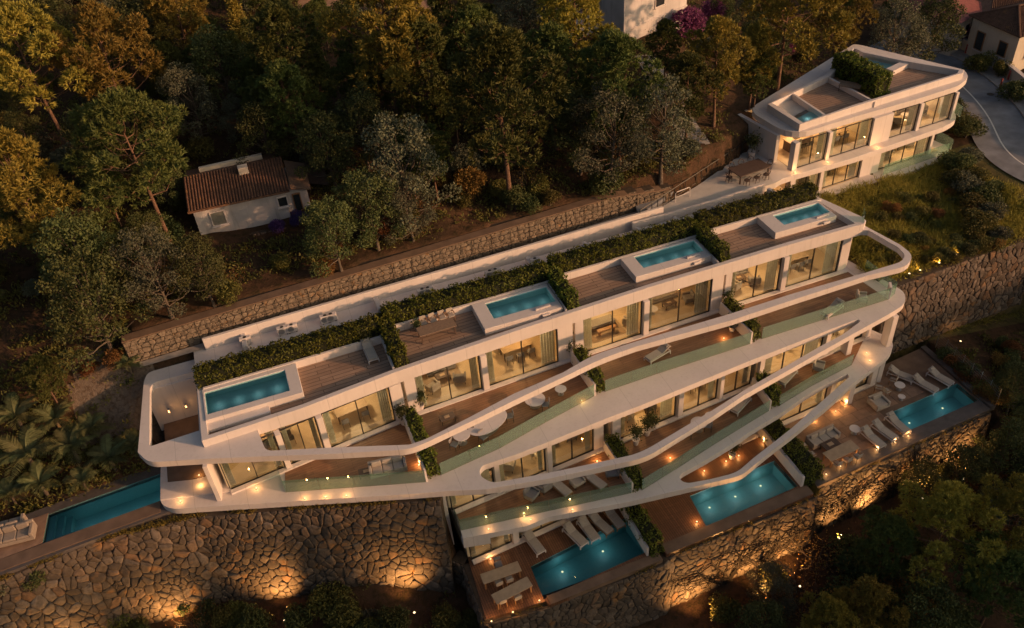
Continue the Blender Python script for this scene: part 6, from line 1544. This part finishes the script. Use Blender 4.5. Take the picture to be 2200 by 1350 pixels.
TREES = [
 ('wide', 78, 150, 11.5, 'broad golden pine reaching the left edge near the top'), ('wide', 228, 150, 10.5, 'golden pine second from the left edge, beside the broad one'),
 ('gold', 832, 80, 13.0, 'tallest golden pine at the top edge with a long bare trunk'), ('gold', 382, 36, 9.0, 'slim golden pine with bare trunk at the top edge, left part'),
 ('narrow', 507, 48, 6.5, 'narrow pointed conifer at the top edge left of centre'), ('pine', 618, 125, 10.5, 'loose grey-green pine right of the narrow conifer'),
 ('pine', 628, 220, 8.0, 'thin open pine above the cottage, below a loose grey pine'), ('widep', 300, 345, 11.0, 'large pine with twisted limbs left of the old cottage'),
 ('gold', 40, 420, 10.5, 'golden pine at the left edge at mid height'), ('oak', 205, 300, 7.5, 'round greyish tree between the left golden pines and the cottage pine'),
 ('pine', 1078, 215, 13.0, 'tall full pine standing nearest above the gabion wall at centre'), ('olive', 1125, 45, 9.0, 'thin dry-leaved tree at the top edge right of centre'),
 ('gold', 1238, 45, 10.0, 'golden pine left of the white house at the top'), ('pine', 1332, 185, 10.0, 'pine with reddish tips between the white house and the wood path'),
 ('pine', 965, 70, 10.0, 'dark pine behind the tallest golden pine, right side'), ('olive', 865, 330, 9.0, 'silver-green tree with forked stem above the middle of the gabion wall'),
 ('gold', 1545, 130, 8.5, 'wide golden tree left of the upper villa roof'), ('wide', 1690, 35, 12.0, 'golden pine at the top edge behind the upper villa'),
 ('gold', 1810, 40, 9.5, 'golden pine at the top edge right behind the roof hedge'), ('olive', 1935, 55, 8.5, 'grey-green tree beside the road bend behind the upper villa'),
 ('oak', 2010, 45, 8.0, 'dark round tree between the road bend and the pink blossom'), ('oak', 150, 540, 8.0, 'dark round tree low at the left edge under the golden pine'),
 ('oak', 178, 625, 8.5, 'broad rounded tree above the left end of the gabion wall'), ('olive', 322, 565, 7.0, 'grey-leaved tree just above the end of the gabion wall'),
 ('oak', 440, 600, 5.5, 'round green bush-like tree below the cottage, left'), ('pine', 95, 815, 4.2, 'young pine by the palms at the left edge'),
 ('oak', 715, 505, 6.0, 'leafy tree hiding the right end of the cottage bank'), ('oak', 800, 470, 6.5, 'dark tree right of the cottage, above the gabion wall'),
 ('olive', 880, 470, 5.5, 'twiggy olive-grey tree close above the middle of the gabion wall'), ('olive', 1310, 330, 8.5, 'broad grey-green tree above the right end of the gabion wall'),
 ('olive', 1425, 250, 8.5, 'pale feathery tree beside the service lane'), ('pine', 1190, 160, 9.5, 'pine between two tall pines above the wall, right of centre'),
 ('pine', 1480, 200, 7.5, 'small pine left of the wide golden tree by the upper villa'), ('gold', 1620, 130, 7.0, 'golden pine close to the left corner of the upper villa roof'),
 ('pine', 900, 150, 9.5, 'full dark pine right of the tallest golden pine trunk'), ('oak', 770, 250, 7.0, 'low round tree under the tallest golden pine'),
 ('olive', 400, 195, 7.0, 'grey tangled tree in the middle of the left wood'), ('oak', 470, 130, 7.5, 'dark tree under the narrow conifer'),
 ('oak', 300, 60, 8.0, 'dark grey-green tree between the two golden pines and the slim pine, top'), ('oak', 70, 30, 7.0, 'brownish round tree in the top left corner'),
 ('oak', 560, 265, 6.0, 'green tree just above the cottage roof, left'), ('oak', 700, 300, 6.5, 'dark tree behind the cottage chimney'),
 ('pine', 1010, 120, 9.0, 'dark pine in the gap left of the tall full pine'), ('oak', 1245, 255, 7.0, 'dark tree in the hollow right of the tall full pine'),
]
for k, px, py, H, lab in TREES: plant_px(k, px, py, H, lab, GW)
LOW = [  # golden needle tone on some pines here stands in for sunlight
 ('wide', 2025, 1160, 9.0, 'biggest round tree at the lower right, below the wall'), ('wide', 2178, 1120, 8.0, 'tree cut by the right edge below the wall'), ('pine', 1905, 1170, 7.0, 'dark tree left of the biggest lower-right tree'),
 ('oak', 1985, 1030, 4.5, 'small dark tree against the lit wall at right'), ('gold', 1850, 1330, 7.0, 'pine top at the bottom edge, right of centre'), ('gold', 1775, 1345, 6.5, 'pine top at the bottom edge left of its neighbour'),
 ('widep', 2140, 1270, 8.0, 'dark tree in the bottom right corner'), ('oak', 1750, 1110, 4.5, 'small dark tree against the lit wall below the wide hedge'), ('olive', 1660, 1260, 5.0, 'bare-looking grey tree at the bottom right of the plank terraces'),
 ('oak', 1640, 1330, 5.0, 'dark tree at the bottom edge under the lit wall'), ('oak', 2075, 1000, 5.0, 'dark tree beyond the corner of the far-right pool'), ('oak', 2170, 960, 6.0, 'reddish dark tree at the right edge beside the fence'),
 ('olive', 1400, 1240, 4.0, 'thin grey shrub tree below the hedge of the two plank terraces'), ('oak', 2000, 1320, 7.0, 'dark tree at the bottom edge under the biggest tree'), ('oak', 2190, 820, 5.0, 'dark bushy tree at the right edge above the fence'),
]
for k, px, py, H, lab in LOW: plant_px(k, px, py, H, lab, 'trees below the walls')
SHR = [
 ('bush', 695, 1290, 2.6, 'golden shrub in front of the big stone wall, centre'), ('bush', 250, 1320, 2.2, 'golden shrub in front of the big stone wall, left part'), ('dark', 395, 1300, 1.3, 'small dark shrub in front of the second wall lamp'),
 ('dark', 545, 1335, 1.9, 'dark shrub at the bottom left of the centre wall lamp'), ('bush', 735, 1318, 2.6, 'shrub on the bottom edge under the big stone wall'), ('dark', 850, 1335, 2.0, 'dark green shrub under the rightmost lamp of the big wall'),
 ('bush', 955, 1330, 1.8, 'reddish green shrub near the corner of the plank terrace'), ('grey', 30, 1325, 2.4, 'grey shrub in the bottom left corner'), ('bush', 480, 1325, 1.7, 'spreading yellow shrub between two wall lamps'),
 ('twig', 420, 1330, 2.2, 'bare twiggy shrub on the bottom edge, left'), ('bush', 1010, 1330, 1.6, 'small bright shrub at the corner of the plank terrace'), ('dark', 1440, 1225, 2.6, 'dark shrub growing over the end of the plank-terrace hedge'),
 ('bush', 1560, 1310, 2.2, 'shrub beside the brightest lamp of the long wall'), ('bush', 1660, 1235, 2.0, 'yellow shrub at the foot of the long wall'), ('twig', 1730, 1290, 3.4, 'large bare twiggy bush in front of the long wall'),
 ('twig', 1760, 1200, 2.8, 'bare twiggy bush right of the long-wall lamps'), ('dark', 640, 1330, 2.2, 'dark low shrub on the bottom edge left of centre'), ('dark', 150, 1340, 2.0, 'dark shrub on the bottom edge, far left'),
 ('pink', 1478, 45, 3.4, 'purple-pink bougainvillea beside the white house'), ('pink', 1530, 28, 2.6, 'smaller purple blossom right of the bougainvillea'), ('pink', 1692, 100, 2.2, 'pink blossom between trees left of the upper villa'), ('pink', 2085, 55, 3.6, 'large bright pink bush below the dull red roof'),
 ('violet', 592, 482, 1.2, 'low violet flowers against the cottage wall, left'), ('violet', 640, 470, 1.3, 'low violet flowers by the cottage door'), ('dry', 945, 385, 1.6, 'orange-brown dry shrub lit by the sun above the gabion wall'),
 ('dry', 985, 400, 1.2, 'small orange dry shrub right of the larger one'), ('dry', 250, 765, 1.4, 'dry orange shrub at the end of the gabion wall'), ('dry', 185, 790, 1.3, 'dry orange shrub on the bare slope at left'),
 ('bush', 1070, 405, 1.8, 'bright fern-like shrub on the edge of the gabion wall, centre'), ('bush', 1180, 425, 1.6, 'green shrub on the edge of the gabion wall, right'), ('dark', 1140, 440, 1.5, 'dark shrub on the gabion coping right of centre'),
 ('bush', 600, 560, 1.6, 'green shrub on the slope under the cottage'), ('dry', 700, 590, 1.5, 'yellowed shrub on the edge of the gabion wall left of centre'), ('bush', 490, 640, 1.8, 'shrub close to the gabion coping, left'),
 ('bush', 2110, 130, 2.4, 'shrub spilling over the garden wall of the cream house'), ('bush', 2150, 145, 2.0, 'second shrub over the garden wall, to the right'), ('dark', 2190, 190, 2.6, 'dark shrub at the right edge beside the pavement'), ('olive', 2150, 110, 3.0, 'small tree in front of the cream house wall'),
]
for k, px, py, H, lab in SHR: plant_px(k, px, py, H, lab, 'shrubs round the villas', .5)
# dense evergreen shrubs between the upper villa and the road
rr = random.Random(8)
RSH = [(2068, 210), (2085, 245), (2066, 255), (2095, 285), (2070, 300), (2105, 325), (2082, 340), (2120, 365), (2096, 385), (2138, 405), (2108, 425), (2150, 450), (2075, 375), (2128, 470), (2165, 490), (2060, 335), (2050, 290)]
for i, (px, py) in enumerate(RSH):
    plant_px(('dark', 'bush', 'grey')[i % 3], px-20, py+8, rr.uniform(1.5, 2.1), 'dense evergreen shrub in the thicket between the upper villa and the road', 'thicket between upper villa and road', .5, 1.25)
for i in range(85):
    px, py = rr.uniform(1800, 2150), rr.uniform(395, 560)
    if py > 600-(px-1800)*.12 or py < 470-(px-1800)*.35 or px < 1870+ (0 if py > 430 else -40): continue
    plant_px(('bush', 'dark', 'bush', 'dry')[i % 4], px, py, rr.uniform(.6, 1.2), 'low wild shrub in the long grass of the slope at right', 'low shrubs on the grass slope', .5, 1.2)
# filler: the rest of the wood, trees nobody could name one by one
fr = random.Random(4)
def ground_strip(name, pts, w, mat, label):
    q = [hit(*p)[:2] for p in pts]; q = densify(q, 8); a, b = offset_line(q, w/2), offset_line(q, -w/2); n_ = len(q); m = MB()
    m.add([(*p, gz(*p)+.07) for p in a]+[(*p, gz(*p)+.07) for p in b], [(i, i+1, n_+i+1, n_+i) for i in range(n_-1)]); ob(name, m, mat, kind='structure', label=label)
PATHS = [[(1385, 118), (1412, 165), (1440, 215), (1468, 262), (1500, 318)], [(640, 14), (720, 8), (830, 4), (960, 2)]]
ground_strip('rubble_path', PATHS[0], 2.0, PAVING, 'grey rubble path running down through the wood from the white house')
ground_strip('dirt_track', PATHS[1], 3.0, PAVE, 'pale dirt track crossing the wood along the top edge')
def near_path(px, py): return any(math.hypot(px-a-(c-a)*t, py-b-(d-b)*t) < 30 for l in PATHS for (a, b), (c, d) in zip(l[:-1], l[1:]) for t in (0, .25, .5, .75))
def in_wood(px, py):
    if near_path(px, py+18) or (px > 1330 and py > 440-(px-1330)*.62): return False
    if 385 < px < 705 and 330 < py < 560: return False
    if 1290 < px < 1500 and py < 110: return False
    if px > 1960: return False
    lim = np.interp(px, [0, 270, 445, 1000, 1480, 1600, 1620, 1780, 1840, 1960], [690, 620, 640, 470, 330, 270, 200, 95, 70, 60])
    return py < lim
nfill = 0
for gx_ in range(-60, 1960, 62):
    for gy_ in range(-80, 780, 58):
        px, py = gx_+fr.uniform(-26, 26), gy_+fr.uniform(-24, 24)
        if not in_wood(px, py): continue
        near_wall = py > np.interp(px, [0, 270, 1000, 1480], [620, 560, 380, 240])
        k = fr.choice(('oak', 'olive', 'pine', 'pine', 'pine', 'dark', 'dark', 'bush', 'grey')) if not near_wall else fr.choice(('bush', 'dark', 'dark', 'dry', 'grey', 'twig'))
        if fr.random() < .22: continue
        H = {'oak': fr.uniform(3.0, 4.6), 'olive': fr.uniform(3.0, 4.4), 'pine': fr.uniform(4, 6.0)}.get(k, fr.uniform(1.2, 2.6))
        tr_k = k in ('oak', 'olive', 'pine')
        plant_px(k, px, py, H, {True: 'shadowed tree filling the dense wood behind the villas', False: 'shadowed shrub on the floor of the dense wood behind the villas'}[tr_k], {True: 'filler trees of the dense wood', False: 'shrubs of the wood floor'}[tr_k], .5)
        nfill += 1
for i in range(60):
    px, py = fr.uniform(1050, 2250), fr.uniform(1000, 1400)
    lim = np.interp(px, [1050, 1450, 1760, 2000, 2130, 2250], [1370, 1330, 1165, 1040, 930, 830])
    if py < lim: continue
    plant_px(fr.choice(('dark', 'dark', 'bush', 'grey', 'dry')), px, py, fr.uniform(1.4, 3.0), 'dark shrub in the scrub below the long wall', 'scrub below the long wall', .5, 1.2)
for i in range(75):
    px, py = fr.uniform(-40, 1030), fr.uniform(1305, 1420)
    if py < np.interp(px, [0, 300, 900, 1030], [1345, 1318, 1300, 1345]): continue
    plant_px(fr.choice(('dark', 'bush', 'bush', 'grey')), px, py, fr.uniform(.8, 1.5), 'dark shrub in the scrub at the foot of the big stone wall', 'scrub below the big wall', .5, 1.2)
for i in range(60):
    px, py = fr.uniform(1960, 2240), fr.uniform(560, 960)
    if py < np.interp(px, [1960, 2060, 2240], [900, 735, 690]) or py < 735 or (px < 2150 and py < 740+(px-2000)*.95): continue
    plant_px(fr.choice(('dark', 'bush', 'dry')), px, py, fr.uniform(1.0, 1.8), 'low shrub on the dark slope right of the far-right pool', 'shrubs right of the pool', .5, 1.2)
# palms in the garden left of the villa
def frond_mesh(seed, L=2.3):
    rs = np.random.RandomState(seed); m = MB(); pts = []
    for k in range(13):
        t = k/12; pts.append((L*t*(1-.12*t), 0, L*(.55*t-.75*t*t)))
    m.tube(pts, [.03*(1-.8*k/12) for k in range(13)], 4, False)
    for k in range(1, 25):
        t = k/25; p = np.array([L*t*(1-.12*t), 0, L*(.55*t-.75*t*t)]); ln = L*.30*math.sin(math.pi*min(1, t*.9+.12))**.7
        for s in (-1, 1):
            d = unit(np.array([.55, s*.9, -.12+rs.uniform(-.15, .15)])); q = p+d*ln; q[2] -= ln*.18; w = np.array([.035, 0, .012])
            m.add([p-w, p+w, (p+q)/2+w*1.2+np.array([0, 0, .03]), q, (p+q)/2-w*1.2+np.array([0, 0, .03])], [(0, 1, 2, 3, 4)])
    me = m.mesh('frond'); me.materials.append(L_PALM); return me
FR = [frond_mesh(1), frond_mesh(2, 2.0)]
pt = MB(); pt.lathe([(.20, -.3), (.15, .2), (.17, .25), (.13, .6), (.15, .65), (.12, 1.0), (.14, 1.05), (.10, 1.4), (.05, 1.55)], 9); PT = pt.mesh('trunk', True); PT.materials.append(BARKG)
for i, (px, py, s, lab) in enumerate(((62, 985, 1.35, 'large pale palm by the left edge beside the long pool'), (155, 965, 1.1, 'palm right of the large pale one, above the pool'), (235, 985, 1.0, 'low palm over the middle of the left pool'), (290, 960, .9, 'palm closest to the villa corner'),
        (120, 905, 1.0, 'palm behind the garden spotlight'), (40, 905, 1.1, 'palm at the left edge in the upper garden'), (200, 925, .9, 'small palm between the garden lamp and the villa'), (90, 1045, 1.0, 'low palm hanging over the pool terrace'), (320, 880, .7, 'small palm under the left loop of the villa'), (20, 1060, .8, 'low palm at the left edge just above the lounger'), (180, 1040, .8, 'low palm on the pool coping'))):
    x, y, z = hit(px, py, 1.0*s)
    e = empty('palm', (x, y, z), fr.uniform(0, 6), s*.78, label=lab, cat='palm', group='garden palms'); ob('trunk', PT, None, e)
    for k in range(13):
        o = ob('frond', FR[k % 2], None, e, (0, 0, 1.42)); o.rotation_euler = (0, -.75+.085*(k % 9), k*2.399)
# low ground cover under everything
rs = np.random.RandomState(6)
n = 5200
X = np.concatenate([rs.uniform(-45, 60, n), rs.uniform(-26, -11, 600), rs.uniform(-26, 4, 500), rs.uniform(5, 60, 900), rs.uniform(40.5, 57, 1500), rs.uniform(45.8, 64, 400)]); Y = np.concatenate([51.4+58*rs.rand(n)**1.4, rs.uniform(43, 51, 600), rs.uniform(22, 38, 500), rs.uniform(8, 31, 900), rs.uniform(39.5, 50.0, 1500), rs.uniform(26, 38, 400)])
d = road_dist(X, Y); ywl = np.interp(X, WLX, WLY); ywf = np.interp(X, WFX, WFY)
hx, hy = c0+cd*CL*.45+cn*2.2
ok = (d > 4.9) & ~((np.abs(X-hx) < CL*.62) & (np.abs(Y-hy) < 3.4)) & ~((X > 37) & (X < 60.5) & (Y > 50) & (Y < 62)) & ((Y > 51.3) | (X < -11.2) | ((X < 5) & (Y < ywl-.7)) | ((X >= 5) & (X < 45.6) & (Y < ywf-.6)) | (X > 45.8) | ((X > 40.5) & (Y > 39.6)))
for a_, b_ in UPL: ok &= ~((np.abs(X-a_) < 2.2) & (Y > b_-.8) & (Y < b_+3.2) & (Y < 39))
ok &= ~((X > -15.5) & (X < -10.2) & (Y > 45.6) & (Y < 49.6) & (rs.rand(len(X)) < .8))
X, Y = X[ok], Y[ok]; Zg = ground(X, Y)
k = 26; grassy = ((X > 40.5) & (Y > 39.4) & (Y < 51))
def cover(sel, mat, name, label, hgt, blade, wid, k):
    x, y, z = X[sel], Y[sel], Zg[sel]; m = len(x)
    b = np.repeat(np.stack([x, y, z], 1), k, 0)+np.column_stack([rs.normal(0, .28, (m*k, 2)), np.zeros(m*k)]); b[:, 2] += rs.uniform(0, hgt*.5, m*k)
    dr = unit(rs.normal(size=(m*k, 3))*np.array([.8, .8, .4])+np.array([0, 0, .8])); v, f = rhomb(b, b+dr*rs.uniform(.5, 1.2, (m*k, 1))*blade, wid, rs)
    ob(name, mesh_np(name, v, f), mat, kind='stuff', label=label)
cover(~grassy, L_BUSH, 'undergrowth', 'dark low undergrowth covering the wood floor and the scrub below the walls', .5, .30, .05, 26)
cover(grassy, L_GRASS, 'long_grass', 'long dry green grass on the slope under the upper villa', .25, .55, .022, 44)
# grass tufts along the tops of the walls
gv, gf2, nv = [], [], 0
B_, T_ = [], []
for line, z, n in ((WL, -4.72, 900), ([WF[0]]+WF[2:], -10.96, 900)):
    L_ = np.array(line); t = rs.rand(n)*(len(L_)-1.001); i = t.astype(int); p = L_[i]+(L_[i+1]-L_[i])*(t-i)[:, None]; keep = np.sin(p[:, 0]*1.7)+np.sin(p[:, 0]*.6+2) > -.5; p = p[keep]
    b = np.column_stack([p+rs.normal(0, .10, p.shape)+np.array([0, .12]), np.full(len(p), z)]); b = np.repeat(b, 7, 0)+rs.normal(0, .05, (len(p)*7, 3))*np.array([1, 1, 0]); B_.append(b); T_.append(b+unit(rs.normal(size=b.shape)*.5+np.array([0, -.25, 1]))*rs.uniform(.12, .34, (len(b), 1)))
v, f = rhomb(np.concatenate(B_), np.concatenate(T_), .018, rs); ob('wall_top_grass', mesh_np('wall_top_grass', v, f), L_GRASS, kind='stuff', label='tufts of grass along the tops of the stone walls')
# climbing stems on the long wall
WFa = np.array(wfl); seg_ = np.hypot(*(WFa[1:]-WFa[:-1]).T); cum_ = np.concatenate([[0], np.cumsum(seg_)])
def wall_pt(u, v, out=.10):
    k = min(len(seg_)-1, max(0, int(np.searchsorted(cum_, u, 'right')-1))); d = (WFa[k+1]-WFa[k])/seg_[k]; nn_ = np.array([d[1], -d[0]]); z = -17.2+v
    p = WFa[k]+d*(u-cum_[k])+nn_*(.06*(-10.98-z)+out); return (float(p[0]), float(p[1]), z)
VINES = [(11.3, 'climbing bare vine on the long wall, nearest the plank-terrace hedge'), (13.9, 'climbing bare vine over the brightest wall lamp'), (16.8, 'climbing bare vine left of the wide hedge'), (19.4, 'fanned bare vine in the middle of the long wall'), (22.0, 'climbing bare vine right of the middle of the long wall'), (25.6, 'bare vine below the wooden lounge set'), (28.8, 'bare vine below the three sunbeds'), (33.0, 'bare vine below the far-right pool')]
for ui, (u, lab) in enumerate(VINES):
    u = u+6.0; vr = np.random.RandomState(90+ui); m = MB()
    o = wall_pt(u, 1.0)
    def stem(u0, v0, a, l, r, k):
        pts = []; uu, vv = u0, v0; n_ = 7
        for i in range(n_+1):
            pts.append(tuple(np.array(wall_pt(min(max(uu, .2), cum_[-1]-.2), min(vv, 6.0), .17))-np.array(o))); uu += math.cos(a)*l/n_; vv += math.sin(a)*l/n_; a += vr.uniform(-.22, .22)+(.05 if math.cos(a) < 0 else -.05)
            if k and i in (2, 4, 6): stem(uu, vv, a+vr.choice((-1, 1))*vr.uniform(.5, 1.1), l*vr.uniform(.45, .7), r*.6, k-1)
        m.tube(pts, [r*(1-.6*i/n_) for i in range(n_+1)], 4, False)
    for q in range(5): stem(u+vr.uniform(-.5, .5), 1.2, 1.57+vr.uniform(-.9, .9), vr.uniform(2.4, 3.8), .075, 2)
    e = empty('climbing_vine', o, label=lab, cat='vine', group='bare vines on the long wall'); ob('stems', m, VINEM, e)
# ------------------------------------------------------------------ labels that single out look-alike plants by the landmark they stand next to
def px_of(o):
    p = CAM_R @ (np.array(o.location)+np.array([0, 0, .8])-CAM_POS); return p[:2]/p[2]*CAM_F+np.array([1100, 675])
LMK = [('broad golden pine at the left edge', 78, 150), ('slim golden pine at the top edge', 382, 36), ('narrow conifer', 507, 48), ('tallest golden pine', 832, 80), ('old cottage', 545, 430), ('large pine left of the cottage', 300, 345), ('tall full pine above the gabion wall', 1078, 215),
       ('white house', 1390, 40), ('wide golden tree by the upper villa', 1555, 135), ('left end of the gabion wall', 275, 735), ('silver-green forked tree', 865, 330), ('golden pine at mid left edge', 40, 420), ('upper villa', 1720, 230), ('pale tree by the service lane', 1425, 250), ('rounded tree above the gabion end', 178, 625),
       ('biggest lower-right tree', 2025, 1150), ('brightest lamp of the long wall', 1490, 1290), ('far-right pool', 2010, 890), ('corner of the lowest plank terrace', 1040, 1330), ('road bend', 2090, 210), ('second lamp of the big wall', 375, 1300), ('right lamp of the big wall', 870, 1255), ('left lamp of the big wall', 130, 1335),
       ('grass-slope lamps', 2010, 575), ('right loop of the top ribbon', 1940, 540), ('middle of the gabion wall', 760, 600), ('right end of the gabion wall', 1300, 430), ('thin dry tree at the top', 1125, 45), ('bottom right corner', 2200, 1340), ('bottom edge pines', 1810, 1340), ('entrance terrace', 1580, 380), ('palms by the left pool', 130, 950), ('top left corner', 0, 0)]
shared = {}
for o in SC.objects:
    if o.parent is None and o.get('group') and o.get('label'): shared.setdefault((o['group'], o['label']), []).append(o)
ORD = ['', 'second nearest ', 'third nearest ', 'fourth nearest ', 'fifth nearest ', 'sixth nearest ', 'seventh nearest ', 'eighth nearest ', 'ninth nearest ', 'tenth nearest ', 'eleventh nearest ', 'twelfth nearest ', 'thirteenth nearest ', 'fourteenth nearest ', 'fifteenth nearest ', 'sixteenth nearest ', 'seventeenth nearest ', 'eighteenth nearest ', 'nineteenth nearest ', 'twentieth nearest ']
rows = {}
for (g, lab), objs in shared.items():
    if len(objs) < 2: continue
    for o in objs:
        q = px_of(o); dist = [math.hypot(q[0]-a, q[1]-b) for _, a, b in LMK]; i = int(np.argmin(dist)); n, a, b = LMK[i]; dx, dy = q[0]-a, q[1]-b
        where = ('right of' if dx > 0 else 'left of') if abs(dx) > abs(dy) else ('below' if dy > 0 else 'above')
        kind = o.name.split('.')[0].replace('_', ' '); mat = o.children[0].data.materials[0].name.split('_')[0]
        look = {'oak': 'dark green', 'olive': 'grey-green', 'pine': 'dark', 'bush': 'olive', 'dry': 'dry brown', 'golden': 'golden'}.get(mat, 'dark')
        rows.setdefault((look, kind, where, n), []).append((dist[i], o))
for (look, kind, where, n), l in rows.items():
    for k, (_, o) in enumerate(sorted(l, key=lambda t: t[0])):
        o['label'] = '%s%s %s %s the %s' % (ORD[k] if k < len(ORD) else 'number %d from nearest ' % (k+1), look, kind, where, n)
